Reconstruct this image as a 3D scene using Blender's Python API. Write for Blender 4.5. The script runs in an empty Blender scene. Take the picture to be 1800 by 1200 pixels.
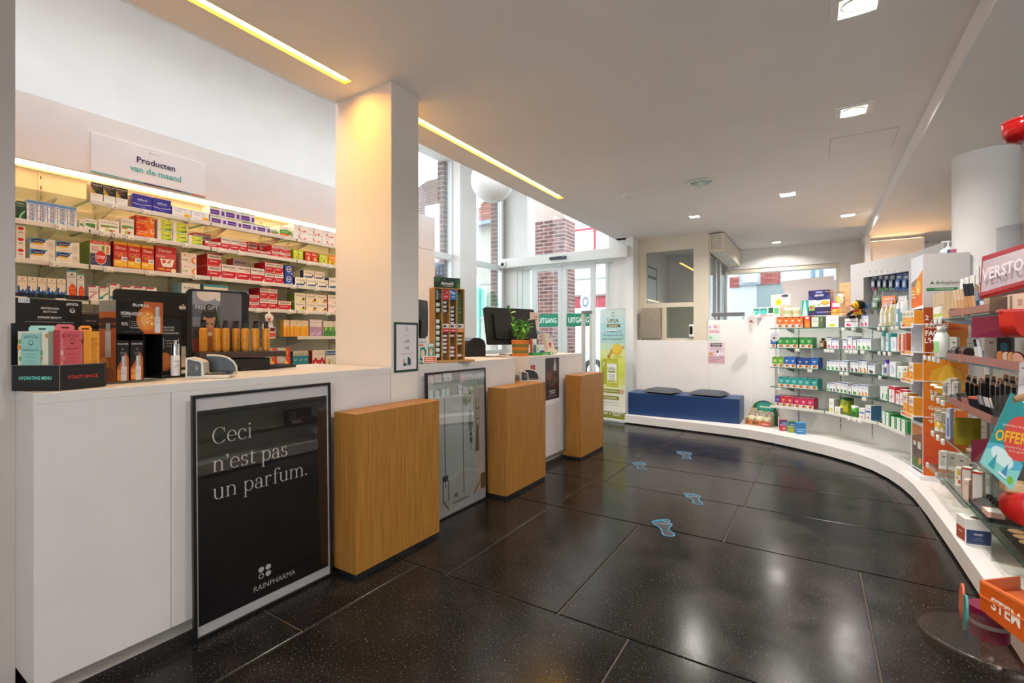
import bpy, bmesh, math, random
from mathutils import Vector, Matrix
random.seed(7)
S = bpy.context.scene
COL = S.collection
# ------------------------------------------------------------------ camera, world, exposure
F, CX, CY, EYE = 836.0, 900.0, 590.0, 1.2          # focal length and horizon in pixels, eye height in metres
YAW = math.atan(530 / 836)
RX, RY, FX, FY = math.cos(YAW), math.sin(YAW), -math.sin(YAW), math.cos(YAW)
cam = bpy.data.cameras.new('camera'); cam.sensor_width = 36; cam.lens = F / 1800 * 36
cam.shift_y = -(600 - CY) / 1800; cam.clip_start = .05
cam.dof.use_dof = True; cam.dof.focus_distance = 3.2; cam.dof.aperture_fstop = 7.0
camo = bpy.data.objects.new('camera', cam); COL.objects.link(camo)
camo.location = (0, 0, EYE); camo.rotation_euler = (math.pi / 2, 0, YAW)
S.camera = camo
S.view_settings.view_transform = 'Standard'; S.view_settings.look = 'None'
S.view_settings.gamma = 1; S.view_settings.use_curve_mapping = False
S.view_settings.exposure = 0.05
W = bpy.data.worlds.new('sky'); S.world = W; W.use_nodes = True
bg = W.node_tree.nodes['Background']; bg.inputs[0].default_value = (.86, .93, 1, 1); bg.inputs[1].default_value = 5.6
S.cycles.transparent_max_bounces = 32
DOWN_W, STRIP_E, COVE_E = 24.0, 70.0, 34.0


def P(u, v, x=None, y=None, z=None):
    """Point of the room that pixel (u, v) of the 1800x1200 photograph shows on the plane x, y or z."""
    a, b = (u - CX) / F, -(v - CY) / F
    d = (a * RX + FX, a * RY + FY, b)
    t = (z - EYE) / d[2] if z is not None else x / d[0] if x is not None else y / d[1]
    return Vector((d[0] * t, d[1] * t, EYE + d[2] * t))


# ------------------------------------------------------------------ materials
MATS = {}


def lin(h):
    h = h.lstrip('#'); c = [int(h[i:i + 2], 16) / 255 for i in (0, 2, 4)]
    return tuple(q / 12.92 if q <= .04045 else ((q + .055) / 1.055) ** 2.4 for q in c) + (1,)


def M(h, rough=.5, metal=0.0, spec=.5):
    k = (h, rough, metal, spec)
    if k not in MATS:
        m = bpy.data.materials.new('paint_' + h.strip('#')); m.use_nodes = True
        b = m.node_tree.nodes['Principled BSDF']
        b.inputs['Base Color'].default_value = lin(h); b.inputs['Roughness'].default_value = rough
        b.inputs['Metallic'].default_value = metal; b.inputs['Specular IOR Level'].default_value = spec
        MATS[k] = m
    return MATS[k]


def emit(h, s):
    k = ('e', h, s)
    if k not in MATS:
        m = bpy.data.materials.new('lamp'); m.use_nodes = True
        b = m.node_tree.nodes['Principled BSDF']
        b.inputs['Base Color'].default_value = lin(h); b.inputs['Emission Color'].default_value = lin(h)
        b.inputs['Emission Strength'].default_value = s
        MATS[k] = m
    return MATS[k]


def clear(name, tint, gloss=.08, rough=.02, fres=.5):
    k = ('g', name)
    if k not in MATS:
        m = bpy.data.materials.new(name); m.use_nodes = True; n = m.node_tree.nodes; l = m.node_tree.links
        n.remove(n['Principled BSDF']); out = n['Material Output']
        t = n.new('ShaderNodeBsdfTransparent'); t.inputs[0].default_value = lin(tint)
        g = n.new('ShaderNodeBsdfGlossy'); g.inputs['Roughness'].default_value = rough
        f = n.new('ShaderNodeLayerWeight'); f.inputs[0].default_value = .25
        mm = n.new('ShaderNodeMath'); mm.operation = 'MULTIPLY_ADD'; mm.inputs[1].default_value = fres; mm.inputs[2].default_value = gloss * .4
        l.new(f.outputs['Fresnel'], mm.inputs[0])
        x = n.new('ShaderNodeMixShader'); l.new(mm.outputs[0], x.inputs[0]); l.new(t.outputs[0], x.inputs[1]); l.new(g.outputs[0], x.inputs[2])
        l.new(x.outputs[0], out.inputs[0]); MATS[k] = m
    return MATS[k]


def noisy(name, cols, scale, rough=.5, stretch=(1, 1, 1), bump=0.0, detail=6, spec=.5, rr=None):
    """Two to four colours blended by noise in object space."""
    m = bpy.data.materials.new(name); m.use_nodes = True; n = m.node_tree.nodes; l = m.node_tree.links
    b = n['Principled BSDF']; tc = n.new('ShaderNodeTexCoord'); mp = n.new('ShaderNodeMapping'); mp.inputs['Scale'].default_value = stretch
    nz = n.new('ShaderNodeTexNoise'); nz.inputs['Scale'].default_value = scale; nz.inputs['Detail'].default_value = detail
    cr = n.new('ShaderNodeValToRGB'); e = cr.color_ramp.elements
    while len(e) < len(cols): e.new(.5)
    for q, (p, c) in zip(e, cols): q.position = p; q.color = lin(c)
    l.new(tc.outputs['Object'], mp.inputs[0]); l.new(mp.outputs[0], nz.inputs['Vector']); l.new(nz.outputs[0], cr.inputs[0]); l.new(cr.outputs[0], b.inputs['Base Color'])
    b.inputs['Roughness'].default_value = rough; b.inputs['Specular IOR Level'].default_value = spec
    if rr:
        mr = n.new('ShaderNodeMapRange'); mr.inputs[3].default_value = rr[0]; mr.inputs[4].default_value = rr[1]
        l.new(nz.outputs[0], mr.inputs[0]); l.new(mr.outputs[0], b.inputs['Roughness'])
    if bump:
        bp = n.new('ShaderNodeBump'); bp.inputs['Strength'].default_value = bump; bp.inputs['Distance'].default_value = .002
        l.new(nz.outputs[0], bp.inputs['Height']); l.new(bp.outputs[0], b.inputs['Normal'])
    return m


WHITE = noisy('white_paint', [(.3, '#e6e2de'), (.7, '#ebe8e4')], 3, .6, spec=.3)
CEIL = noisy('ceiling_paint', [(.3, '#ebe6e2'), (.7, '#f0ebe7')], 2, .7, spec=.2)
LAM = noisy('white_laminate', [(.3, '#e2dedb'), (.7, '#e7e3e0')], 4, .35, spec=.4)
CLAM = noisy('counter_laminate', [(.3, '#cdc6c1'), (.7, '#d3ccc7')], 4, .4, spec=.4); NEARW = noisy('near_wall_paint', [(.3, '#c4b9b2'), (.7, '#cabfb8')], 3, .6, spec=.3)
GLASS = clear('shelf_glass', '#f0f7f3'); PANE = clear('window_glass', '#fafcfc', .06); ACR = clear('clear_acrylic', '#eef2f2', .1)
GEDGE = M('#3f7464', .15); STEEL = M('#b9bbbc', .3, .9); CHROME = M('#d8d8d8', .12, 1); BLACK = M('#0c0c0d', .4); GLOSSBLACK = M('#08080a', .12)
BEIGE = M('#d8cdba', .5); ALU = M('#c4c6c5', .35, .15)


def wood_mat(name, c0, c1, c2):
    return noisy(name, [(.25, c0), (.5, c1), (.75, c2)], 9, .45, (9, 9, .35), .25, 8)


OAK = wood_mat('oak_veneer', '#85571c', '#9a6828', '#a97636')
PALEWOOD = wood_mat('pale_wood', '#b79c78', '#c7ad8b', '#d2ba99')


def stone_mat():
    m = noisy('bluestone', [(.2, '#100f0e'), (.5, '#191716'), (.68, '#242120'), (.9, '#35322f')], 5, .2, (1, 1, 1), .05, 12, .2, (.10, .30))
    n = m.node_tree.nodes; l = m.node_tree.links; b = n['Principled BSDF']
    v = n.new('ShaderNodeTexNoise'); v.inputs['Scale'].default_value = 130; v.inputs['Detail'].default_value = 3
    tc = [x for x in n if x.type == 'TEX_COORD'][0]; l.new(tc.outputs['Object'], v.inputs['Vector'])
    cr = n.new('ShaderNodeValToRGB'); cr.color_ramp.elements[0].position = .62; cr.color_ramp.elements[1].position = .76
    l.new(v.outputs[0], cr.inputs[0])
    mx = n.new('ShaderNodeMix'); mx.data_type = 'RGBA'; l.new(cr.outputs[0], mx.inputs[0])
    old = b.inputs['Base Color'].links[0].from_socket; l.new(old, mx.inputs[6]); mx.inputs[7].default_value = lin('#6e6c6a')
    l.new(mx.outputs[2], b.inputs['Base Color'])
    return m


STONE = stone_mat()
GROUT = M('#4d463c', .8)

# ------------------------------------------------------------------ mesh helpers


class MB:
    def __init__(s): s.v, s.f, s.m, s.mats, s.sm = [], [], [], [], []

    def mi(s, m):
        if m not in s.mats: s.mats.append(m)
        return s.mats.index(m)

    def add(s, vs, fs, m, smooth=False):
        o = len(s.v); s.v += [tuple(q) for q in vs]; i = s.mi(m)
        for f in fs: s.f.append([o + k for k in f]); s.m.append(i); s.sm.append(smooth)
        return s

    def box(s, x0, x1, y0, y1, z0, z1, m, b=0.0):
        if b <= 0:
            vs = [(x, y, z) for z in (z0, z1) for x, y in ((x0, y0), (x1, y0), (x1, y1), (x0, y1))]
            return s.add(vs, [(0, 3, 2, 1), (4, 5, 6, 7), (0, 1, 5, 4), (1, 2, 6, 5), (2, 3, 7, 6), (3, 0, 4, 7)], m)
        bm = bmesh.new(); bmesh.ops.create_cube(bm, size=1)
        for v in bm.verts: v.co = ((x0 + x1) / 2 + v.co.x * (x1 - x0), (y0 + y1) / 2 + v.co.y * (y1 - y0), (z0 + z1) / 2 + v.co.z * (z1 - z0))
        bmesh.ops.bevel(bm, geom=bm.edges[:], offset=b, segments=2, affect='EDGES', profile=.5)
        bm.verts.index_update()
        s.add([v.co[:] for v in bm.verts], [[v.index for v in f.verts] for f in bm.faces], m); bm.free()
        return s

    def quad(s, a, b, c, d, m): return s.add([a, b, c, d], [(0, 1, 2, 3)], m)

    def prism(s, pts, z0, z1, m, m2=None):
        """pts: counter-clockwise outline in plan"""
        n = len(pts); vs = [(x, y, z0) for x, y in pts] + [(x, y, z1) for x, y in pts]
        s.add(vs, [[i, (i + 1) % n, n + (i + 1) % n, n + i] for i in range(n)], m)
        s.add(vs[n:], [list(range(n))], m2 or m); s.add(vs[:n], [list(range(n))[::-1]], m)
        return s

    def slab(s, pts, y0, y1, m):
        """outline in the x-z plane, extruded along y; first face looks to -y"""
        n = len(pts); vs = [(x, y0, z) for x, z in pts] + [(x, y1, z) for x, z in pts]
        s.add(vs, [[(i + 1) % n, i, n + i, n + (i + 1) % n] for i in range(n)], m)
        s.add(vs[:n], [list(range(n))], m); s.add(vs[n:], [list(range(n))[::-1]], m)
        return s

    def cyl(s, c, r, h, m, seg=16, r2=None, axis='z', cap=True, smooth=True):
        r2 = r if r2 is None else r2; vs = []
        for rr, t in ((r, 0), (r2, h)):
            for i in range(seg):
                a = 2 * math.pi * i / seg; p, q = rr * math.cos(a), rr * math.sin(a)
                vs.append({'z': (c[0] + p, c[1] + q, c[2] + t), 'x': (c[0] + t, c[1] + p, c[2] + q), 'y': (c[0] + q, c[1] + t, c[2] + p)}[axis])
        s.add(vs, [[i, (i + 1) % seg, seg + (i + 1) % seg, seg + i] for i in range(seg)], m, smooth)
        if cap: s.add(vs, [list(range(seg))[::-1], list(range(seg, 2 * seg))], m)
        return s

    def lathe(s, prof, m, seg=20, c=(0, 0, 0), smooth=True, sx=1, sy=1):
        vs = []; n = len(prof)
        for r, z in prof:
            for i in range(seg):
                a = 2 * math.pi * i / seg; vs.append((c[0] + r * sx * math.cos(a), c[1] + r * sy * math.sin(a), c[2] + z))
        s.add(vs, [[j * seg + i, j * seg + (i + 1) % seg, (j + 1) * seg + (i + 1) % seg, (j + 1) * seg + i] for j in range(n - 1) for i in range(seg)], m, smooth)
        if prof[0][0] > 1e-4: s.add(vs[:seg], [list(range(seg))[::-1]], m)
        if prof[-1][0] > 1e-4: s.add(vs[-seg:], [list(range(seg))], m)
        return s

    def ball(s, c, r, m, seg=12, rings=8):
        rx, ry, rz = r if isinstance(r, tuple) else (r, r, r); vs = []; fs = []
        for j in range(rings + 1):
            t = math.pi * j / rings
            for i in range(seg):
                a = 2 * math.pi * i / seg; vs.append((c[0] + rx * math.sin(t) * math.cos(a), c[1] + ry * math.sin(t) * math.sin(a), c[2] - rz * math.cos(t)))
        for j in range(rings):
            for i in range(seg): fs.append([j * seg + i, j * seg + (i + 1) % seg, (j + 1) * seg + (i + 1) % seg, (j + 1) * seg + i])
        return s.add(vs, fs, m, True)

    def tube(s, pts, r, m, seg=8):
        pts = [Vector(p) for p in pts]; n = len(pts); vs = []
        rs = r if isinstance(r, (list, tuple)) else [r] * n; up = None
        for i, p in enumerate(pts):
            d = (pts[min(i + 1, n - 1)] - pts[max(i - 1, 0)]).normalized()
            if up is None: up = d.orthogonal().normalized()
            up = (up - d * up.dot(d)).normalized(); w = d.cross(up)
            for k in range(seg):
                a = 2 * math.pi * k / seg; vs.append(p + (up * math.cos(a) + w * math.sin(a)) * rs[i])
        s.add(vs, [[i * seg + k, i * seg + (k + 1) % seg, (i + 1) * seg + (k + 1) % seg, (i + 1) * seg + k] for i in range(n - 1) for k in range(seg)], m, True)
        s.add(vs, [list(range(seg))[::-1], list(range((n - 1) * seg, n * seg))], m)
        return s

    def mesh(s, name):
        me = bpy.data.meshes.new(name); me.from_pydata(s.v, [], s.f)
        for m in s.mats: me.materials.append(m)
        me.polygons.foreach_set('material_index', s.m); me.polygons.foreach_set('use_smooth', s.sm); me.update()
        return me

    def build(s, name, parent=None, loc=(0, 0, 0), rot=(0, 0, 0)):
        return put(name, s.mesh(name), parent, loc, rot)


def put(name, me, parent=None, loc=(0, 0, 0), rot=(0, 0, 0)):
    o = bpy.data.objects.new(name, me); COL.objects.link(o)
    if parent is not None: o.parent = parent
    o.location = loc; o.rotation_euler = rot
    return o


def tag(o, label, cat, group=None):
    o['label'] = label; o['category'] = cat
    if group: o['group'] = group
    return o


def thing(name, label, cat, loc=(0, 0, 0), rz=0, group=None):
    return tag(put(name, None, None, loc, (0, 0, rz)), label, cat, group)


def struct(o):
    o['kind'] = 'structure'; return o


FONTC = {}


def glyphs(txt, bold=False):
    """The built-in font as a flat mesh: vertices and faces, cap height about 0.73, and its width."""
    k = (txt, bold)
    if k not in FONTC:
        c = bpy.data.curves.new('t', 'FONT'); c.body = txt; c.size = 1; c.resolution_u = 2
        if bold: c.offset = .022
        o = bpy.data.objects.new('t', c); COL.objects.link(o)
        me = bpy.data.meshes.new_from_object(o)
        vs = [(v.co.x, v.co.y) for v in me.vertices]; fs = [list(p.vertices) for p in me.polygons]
        bpy.data.objects.remove(o); bpy.data.curves.remove(c); bpy.data.meshes.remove(me)
        FONTC[k] = (vs, fs)
    return FONTC[k]


def art(mb, w, h, ops, y=-.0004, step=.00012):
    """Flat print on a w x h panel that stands in the x-z plane (x centred, z from 0) and looks to -y."""
    for op in ops:
        t = op[0]; y -= step
        X = lambda q: (q - .5) * w
        K = lambda q: min(1, max(0, q))
        if t == 'r':
            _, x0, z0, x1, z1, c = op
            mb.quad((X(x0), y, z0 * h), (X(x1), y, z0 * h), (X(x1), y, z1 * h), (X(x0), y, z1 * h), c if not isinstance(c, str) else M(c))
        elif t == 'e':
            _, cx, cz, rx, rz, c = op; n = 18
            mb.add([(X(K(cx + rx * math.cos(2 * math.pi * i / n))), y, K(cz + rz * math.sin(2 * math.pi * i / n)) * h) for i in range(n)], [list(range(n))], M(c))
        elif t == 'p':
            _, pts, c = op
            mb.add([(X(K(a)), y, K(b) * h) for a, b in pts], [list(range(len(pts)))], M(c) if isinstance(c, str) else c)
        elif t in ('t', 'tb', 'tv', 'ti'):
            txt, cx, cz, size, c = op[1:6]; mw = op[6] if len(op) > 6 else .92
            vs, fs = glyphs(txt, t == 'tb')
            if not vs: continue
            x0, x1 = min(v[0] for v in vs), max(v[0] for v in vs); wd = max(x1 - x0, 1e-3)
            s = size * h / .73; sx = s
            lim = mw * (h if t == 'tv' else w)
            if wd * sx > lim: sx = lim / wd; s = max(s * .7, min(s, sx * 1.5)) if len(txt) > 2 else sx
            sh = .2 if t == 'ti' else 0
            if t == 'tv': q = [(X(cx) - (v[1] - .36) * s, y, cz * h + (v[0] - (x0 + x1) / 2) * sx) for v in vs]
            else: q = [(X(cx) + (v[0] - (x0 + x1) / 2) * sx + sh * v[1] * s, y, cz * h + (v[1] - .36) * s) for v in vs]
            mb.add(q, fs, M(c))
    return mb


def panel_print(w, h, ops, name='printed_front', parent=None, loc=(0, 0, 0), rot=(0, 0, 0), y=-.0004, step=.00012):
    return art(MB(), w, h, ops, y, step).build(name, parent, loc, rot)


def copy_tree(o, parent=None):
    c = o.copy(); COL.objects.link(c)
    if parent is not None: c.parent = parent
    for ch in list(o.children): copy_tree(ch, c)
    return c


def area(name, loc, rot, sx, sy, watts, color, spread=math.pi):
    l = bpy.data.lights.new(name, 'AREA'); l.shape = 'RECTANGLE'; l.size = sx; l.size_y = sy; l.energy = watts; l.color = color; l.spread = spread
    o = bpy.data.objects.new(name, l); COL.objects.link(o); o.location = loc; o.rotation_euler = rot
    return o


R90 = math.pi / 2


def Q(u, v, w):
    """Point seen at pixel (u, v) at depth w metres along the view direction."""
    a = (u - CX) / F
    return Vector(((a * RX + FX) * w, (a * RY + FY) * w, EYE - (v - CY) * w / F))


def face_rz(p, q):
    """Turn about z that makes a front (local -y) run left to right from p to q."""
    return math.atan2(q.y - p.y, q.x - p.x)


# a high-contrast serif drawn stroke by stroke
def serif_text(mb, txt, x, z, s, y, m, step=.00012):
    T, t = .135, .04

    def strip(pts, ws):
        n = len(pts)
        for i in range(n - 1):
            (ax, az), (bx, bz) = pts[i], pts[i + 1]
            d0 = Vector(pts[min(i + 1, n - 1)]) - Vector(pts[max(i - 1, 0)]); d1 = Vector(pts[min(i + 2, n - 1)]) - Vector(pts[i])
            n0 = Vector((-d0.y, d0.x)).normalized() * ws[i] / 2; n1 = Vector((-d1.y, d1.x)).normalized() * ws[i + 1] / 2
            q = [(ax - n0.x, az - n0.y), (bx - n1.x, bz - n1.y), (bx + n1.x, bz + n1.y), (ax + n0.x, az + n0.y)]
            mb.add([(x + a * s, y, z + b * s) for a, b in q], [(0, 1, 2, 3)], m)

    def ring(cx, cz, rx, rz, a0, a1, n=22):
        A = [math.radians(a0 + (a1 - a0) * i / n) for i in range(n + 1)]
        strip([(cx + rx * math.cos(a), cz + rz * math.sin(a)) for a in A], [t + (T - t) * abs(math.cos(a)) ** 1.4 for a in A])

    def bar(x0, x1, z0, z1): mb.add([(x + a * s, y, z + b * s) for a, b in ((x0, z0), (x1, z0), (x1, z1), (x0, z1))], [(0, 1, 2, 3)], m)
    def stem(cx, z0, z1): bar(cx - T / 2, cx + T / 2, z0, z1)
    def foot(cx, zz, w=.19): bar(cx - w, cx + w, zz, zz + t)
    def flag(cx, zz): bar(cx - .19, cx, zz - t, zz)
    def ball(cx, cz, r=.085): mb.add([(x + (cx + r * math.cos(k * .524)) * s, y, z + (cz + r * math.sin(k * .524)) * s) for k in range(12)], [list(range(12))], m)
    for ch in txt:
        adv = .5
        if ch == 'C': ring(.66, .72, .56, .73, 38, 322, 30); bar(1.08, 1.12, .95, 1.45); adv = 1.3
        elif ch == 'c': ring(.46, .5, .38, .5, 42, 320); ball(.72, .76); adv = .92
        elif ch == 'e': ring(.46, .5, .38, .5, 2, 318); bar(.1, .84, .50, .54); adv = .98
        elif ch == 'i': stem(.22, 0, 1); foot(.22, 0); flag(.22, 1); ball(.22, 1.36, .1); adv = .5
        elif ch in 'nm':
            stem(.22, 0, 1); foot(.22, 0); flag(.22, 1)
            for k in range(1 if ch == 'n' else 2): o = .62 * k; ring(.53 + o, .62, .31, .36, 0, 165); stem(.84 + o, 0, .63); foot(.84 + o, 0)
            adv = 1.12 if ch == 'n' else 1.74
        elif ch == "'": ball(.2, 1.33, .1); strip([(.27, 1.3), (.24, 1.12), (.12, 1.0)], [.1, .07, .03]); adv = .42
        elif ch == 's': ring(.38, .75, .24, .23, 35, 265); ring(.38, .25, .27, .25, 85, -145); bar(.58, .62, .72, 1.0); bar(.09, .13, 0, .3); adv = .78
        elif ch == 't': stem(.3, .2, 1.0); strip([(.3, 1.0), (.33, 1.3)], [T, .03]); bar(.08, .62, .96, 1.0); ring(.46, .2, .17, .19, 180, 330); adv = .7
        elif ch == 'p': stem(.22, -.55, 1); foot(.22, -.55); flag(.22, 1); ring(.56, .5, .36, .49, -165, 165); adv = 1.08
        elif ch == 'a': stem(.7, .1, .72); bar(.7, .9, 0, .05); strip([(.7, .16), (.78, .03), (.92, .06)], [T, .07, .03]); ring(.4, .27, .28, .27, 20, 340); ring(.42, .7, .26, .29, 0, 160); ball(.2, .76, .08); adv = .98
        elif ch == 'u': stem(.22, .34, 1); flag(.22, 1); ring(.53, .36, .31, .36, 180, 350); stem(.84, 0, 1); flag(.84, 1); bar(.84, 1.02, 0, t); adv = 1.12
        elif ch == 'r': stem(.22, 0, 1); foot(.22, 0, .22); flag(.22, 1); ring(.55, .68, .3, .3, 65, 165); ball(.64, .9, .09); adv = .84
        elif ch == 'f': stem(.3, 0, 1.2); foot(.3, 0, .22); ring(.55, 1.2, .25, .3, 25, 180); ball(.76, 1.34, .085); bar(.06, .6, .96, 1.0); adv = .68
        elif ch == '.': ball(.2, .08, .095); adv = .4
        x += adv * s
    return x
# ------------------------------------------------------------------ structure
ZC, ZS = 2.70, 2.566           # ceiling and lower soffit on the right
XW, YD, YB = -4.72, 7.2, 9.2   # window wall, door wall, back wall
XB, XS, XC = -3.93, -3.6, -2.10  # shelving back panel, shelf fronts, counter front
ZT = 3.9                       # ceiling of the tall space behind the counter


def cut_slab(xs, ys, holes, z0, z1, m):
    """A level slab with rectangular holes (x0, x1, y0, y1), each hole lined with its sides."""
    mb = MB(); gx = sorted(set(list(xs) + [q for h in holes for q in h[:2]])); gy = sorted(set(list(ys) + [q for h in holes for q in h[2:]]))
    for i in range(len(gx) - 1):
        for j in range(len(gy) - 1):
            cx, cy = (gx[i] + gx[i + 1]) / 2, (gy[j] + gy[j + 1]) / 2
            if any(h[0] < cx < h[1] and h[2] < cy < h[3] for h in holes): continue
            for z, fl in ((z0, 1), (z1, 0)):
                a = [(gx[i], gy[j], z), (gx[i + 1], gy[j], z), (gx[i + 1], gy[j + 1], z), (gx[i], gy[j + 1], z)]
                mb.add(a[::-1] if fl else a, [(0, 1, 2, 3)], m)
    for x0, x1, y0, y1 in list(holes) + [(xs[0], xs[-1], ys[0], ys[-1])]:
        c = [(x0, y0), (x1, y0), (x1, y1), (x0, y1)]
        for k in range(4):
            (ax, ay), (bx, by) = c[k], c[(k + 1) % 4]
            mb.quad((ax, ay, z0), (bx, by, z0), (bx, by, z1), (ax, ay, z1), m)
    return mb


# floor: a grout bed carrying bluestone slabs
floor = struct(MB().box(-4.9, 3.2, -2.5, YB, -.12, -.006, GROUT).build('floor'))
TG = .0045


def tiles(x0, x1, ys):
    pass


rows = [  # y0, y1, list of x joints
    (-2.5, .02, [-4.9, -3.4, -2.4, -1.75, -.9, .25, 1.3, 2.4, 3.2]), (.02, 1.84, [-4.9, -3.6, -2.6, -1.75, -.62, .55, 1.6, 3.2]),
    (1.84, 3.0, [-4.9, -3.8, -2.9, -1.56, -.935, .2, 1.25, 2.3, 3.2]), (3.0, 3.70, [-4.9, -3.6, -2.7, -1.55, -.445, .7, 1.8, 3.2]),
    (3.70, 4.36, [-4.9, -3.7, -2.7, -1.45, -.41, .62, 1.7, 3.2]), (4.36, 5.02, [-4.9, -3.9, -2.7, -1.43, -.4, .5, 1.6, 3.2]),
    (5.02, 5.76, [-4.9, -3.5, -2.5, -1.38, -.39, .7, 1.6, 3.2]), (5.76, 6.5, [-4.9, -3.9, -2.4, -1.36, -.36, .6, 1.6, 3.2]),
    (6.5, 7.2, [-4.9, -3.6, -2.4, -1.2, -.1, 1, 2, 3.2]), (7.2, 8.2, [-4.9, -3.6, -2.4, -1.2, -.1, 1, 2, 3.2]), (8.2, YB, [-4.9, -3.6, -2.4, -1.2, -.1, 1, 2, 3.2])]
extra_cut = {(0, 2): [], }
TM = {}


def tile(x0, x1, y0, y1):
    k = (round(x1 - x0, 3), round(y1 - y0, 3))
    if k not in TM:
        mb = MB(); w, h = k[0] - 2 * TG, k[1] - 2 * TG; b = .002
        vs = [(-w / 2, -h / 2, -.02), (w / 2, -h / 2, -.02), (w / 2, h / 2, -.02), (-w / 2, h / 2, -.02)]
        vs += [(x, y, -b) for x, y, z in vs] + [(x * (1 - 2 * b / w), y * (1 - 2 * b / h), 0) for x, y, z in vs]
        fs = [(8, 9, 10, 11)] + [[r * 4 + i, r * 4 + (i + 1) % 4, (r + 1) * 4 + (i + 1) % 4, (r + 1) * 4 + i] for r in (0, 1) for i in range(4)]
        mb.add(vs, fs, STONE); TM[k] = mb.mesh('tile')
    put('tile', TM[k], floor, ((x0 + x1) / 2, (y0 + y1) / 2, random.uniform(-.0004, .0004)))


for (y0, y1, xs) in rows:
    for a, b in zip(xs, xs[1:]):
        if b <= -1.7 and a >= -3 and y0 < 2 and y0 >= 0 and a >= -2.7:      # narrow strip of slabs along the counter
            c = 1.18 if y0 < 1 else 2.58
            tile(a, b, y0, c); tile(a, b, c, y1)
        else: tile(a, b, y0, y1)

# ceiling with recessed strip lights and square downlights
strips = [(-2.362, -2.292, -1.6, 1.862), (-2.362, -2.292, 2.24, 4.675)]
DL = [(.17, 2.66, .155), (.225, 3.90, .15), (-.23, 5.82, .15), (-1.26, 6.27, .12), (.36, 7.22, .15), (-.50, 8.70, .13), (-.1, 1.1, .15), (-.2, -.6, .15), (.6, -1.6, .15)]  # the last ones are out of view, added to fill in light
holes = list(strips) + [(x - s / 2, x + s / 2, y - s / 2, y + s / 2) for x, y, s in DL]
struct(cut_slab([-2.60, .63], [-2.5, YB], holes, ZC, ZC + .14, CEIL).build('ceiling'))
struct(MB().box(.63, 3.2, -2.5, YB, ZS, ZS + .3, CEIL).build('ceiling'))
struct(MB().box(-2.60, -2.5, -2.5, YD, ZC + .14, ZT, WHITE).build('wall_inner'))
# tall space: unseen roof with openings added to bring sky light onto the shelves
struct(cut_slab([-4.9, -2.5], [-2.5, YD + .2], [(-3.7, -2.7, -.9, 1.9), (-3.7, -2.7, 2.3, 5.4)], ZT, ZT + .2, WHITE).build('ceiling'))  # unseen roof, openings added for light
struct(MB().box(XW - .2, XW, -2.5, 4.3, 0, ZT, WHITE).build('wall_left'))
# rear wall with a window opening added behind the camera for soft fill light
struct(MB().box(-4.9, -.6, -2.7, -2.5, 0, ZT, WHITE).box(-.6, 3.2, -2.7, -2.5, 2.45, ZT, WHITE).box(-.6, 3.2, -2.7, -2.5, 0, .35, WHITE).build('wall_rear'))
w6 = struct(put('fill_window', None)); MB().box(-.6, 3.2, -2.62, -2.61, .35, 2.45, PANE).build('pane', w6)
f6 = MB()
for x in (-.6, .6, 1.9, 3.14): f6.box(x, x + .06, -2.66, -2.56, .35, 2.45, BEIGE)
f6.build('window_frame', w6)
struct(MB().box(3.2, 3.4, -2.7, YB + .2, 0, ZT, WHITE).build('wall_right'))
# near wall end beside the counter
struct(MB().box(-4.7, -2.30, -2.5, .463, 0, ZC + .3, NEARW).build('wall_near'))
# pillar between the two counters
struct(MB().box(-2.61, XC, 1.985, 2.215, 0, ZC, M('#d9d1c6', .5), .002).build('trim_1'))

# window wall: a wide white pier, two glazed bays with a transom
def window(name, y0, y1, side):
    o = struct(put(name, None))
    fr = MB(); z0, z1, zt = .9, ZT, 2.36; t = .06; x0, x1 = XW - .06, XW + .02
    for a, b, c, d in ((y0, y0 + t, z0, z1), (y1 - t, y1, z0, z1), (y0 + t, y1 - t, z0, z0 + t), (y0 + t, y1 - t, zt, zt + .09)): fr.box(x0, x1, a, b, c, d, M('#e4e6e4', .35), .004)
    fr.build('window_frame', o)
    MB().box(XW - .035, XW - .025, y0 + t, y1 - t, z0 + t, zt, PANE).build('pane', o)
    MB().box(XW - .035, XW - .025, y0 + t, y1 - t, zt + .09, z1, PANE).build('pane', o)
    return o


window('window_1', 4.3, 5.74, 0); window('window_2', 6.1, 7.13, 0)
struct(MB().box(XW - .05, -4.55, 5.70, 6.12, 0, ZT, WHITE).build('trim_2'))
struct(MB().box(XW - .2, XW, 4.3, YD, 0, .9, WHITE).build('wall_left'))

# door wall: white panels, tall glazing above the header, sliding leaves
dw = struct(put('door_1', None))
yd = YD
def dx(u): return P(u, 590, y=yd).x
cr = M('#dfe2de', .35)
struct(MB().box(XW - .2, dx(909), yd, yd + .12, 0, 2.36, WHITE).build('wall_door'))
struct(MB().box(XW - .2, dx(926), yd, yd + .12, 2.36, ZT, WHITE).build('wall_door'))
struct(MB().box(dx(1077), -2.33, yd, yd + .12, 0, 2.36, WHITE).build('wall_door'))
struct(MB().box(dx(1070), -2.33, yd, yd + .12, 2.36, ZT, WHITE).build('wall_door'))
struct(MB().box(-2.42, -2.312, yd - .125, 7.405, 0, ZC - .001, WHITE).build('trim_3'))
struct(MB().box(-2.60, -2.31, yd - .12, yd, ZC, ZT, WHITE).build('wall_door'))
g = MB()
for a, b in ((917, 929), (1068, 1077)): g.box(dx(a), dx(b), yd + .02, yd + .08, 0, 2.4, cr, .003)
g.box(dx(909), dx(917), yd + .01, yd + .1, 0, 2.4, cr).box(dx(1064), dx(1069), yd + .01, yd + .1, 0, 2.4, cr)
g.box(dx(909), dx(1077), yd - .004, yd + .1, 2.36, 2.46, cr)
g.build('door_frame', dw)
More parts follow.
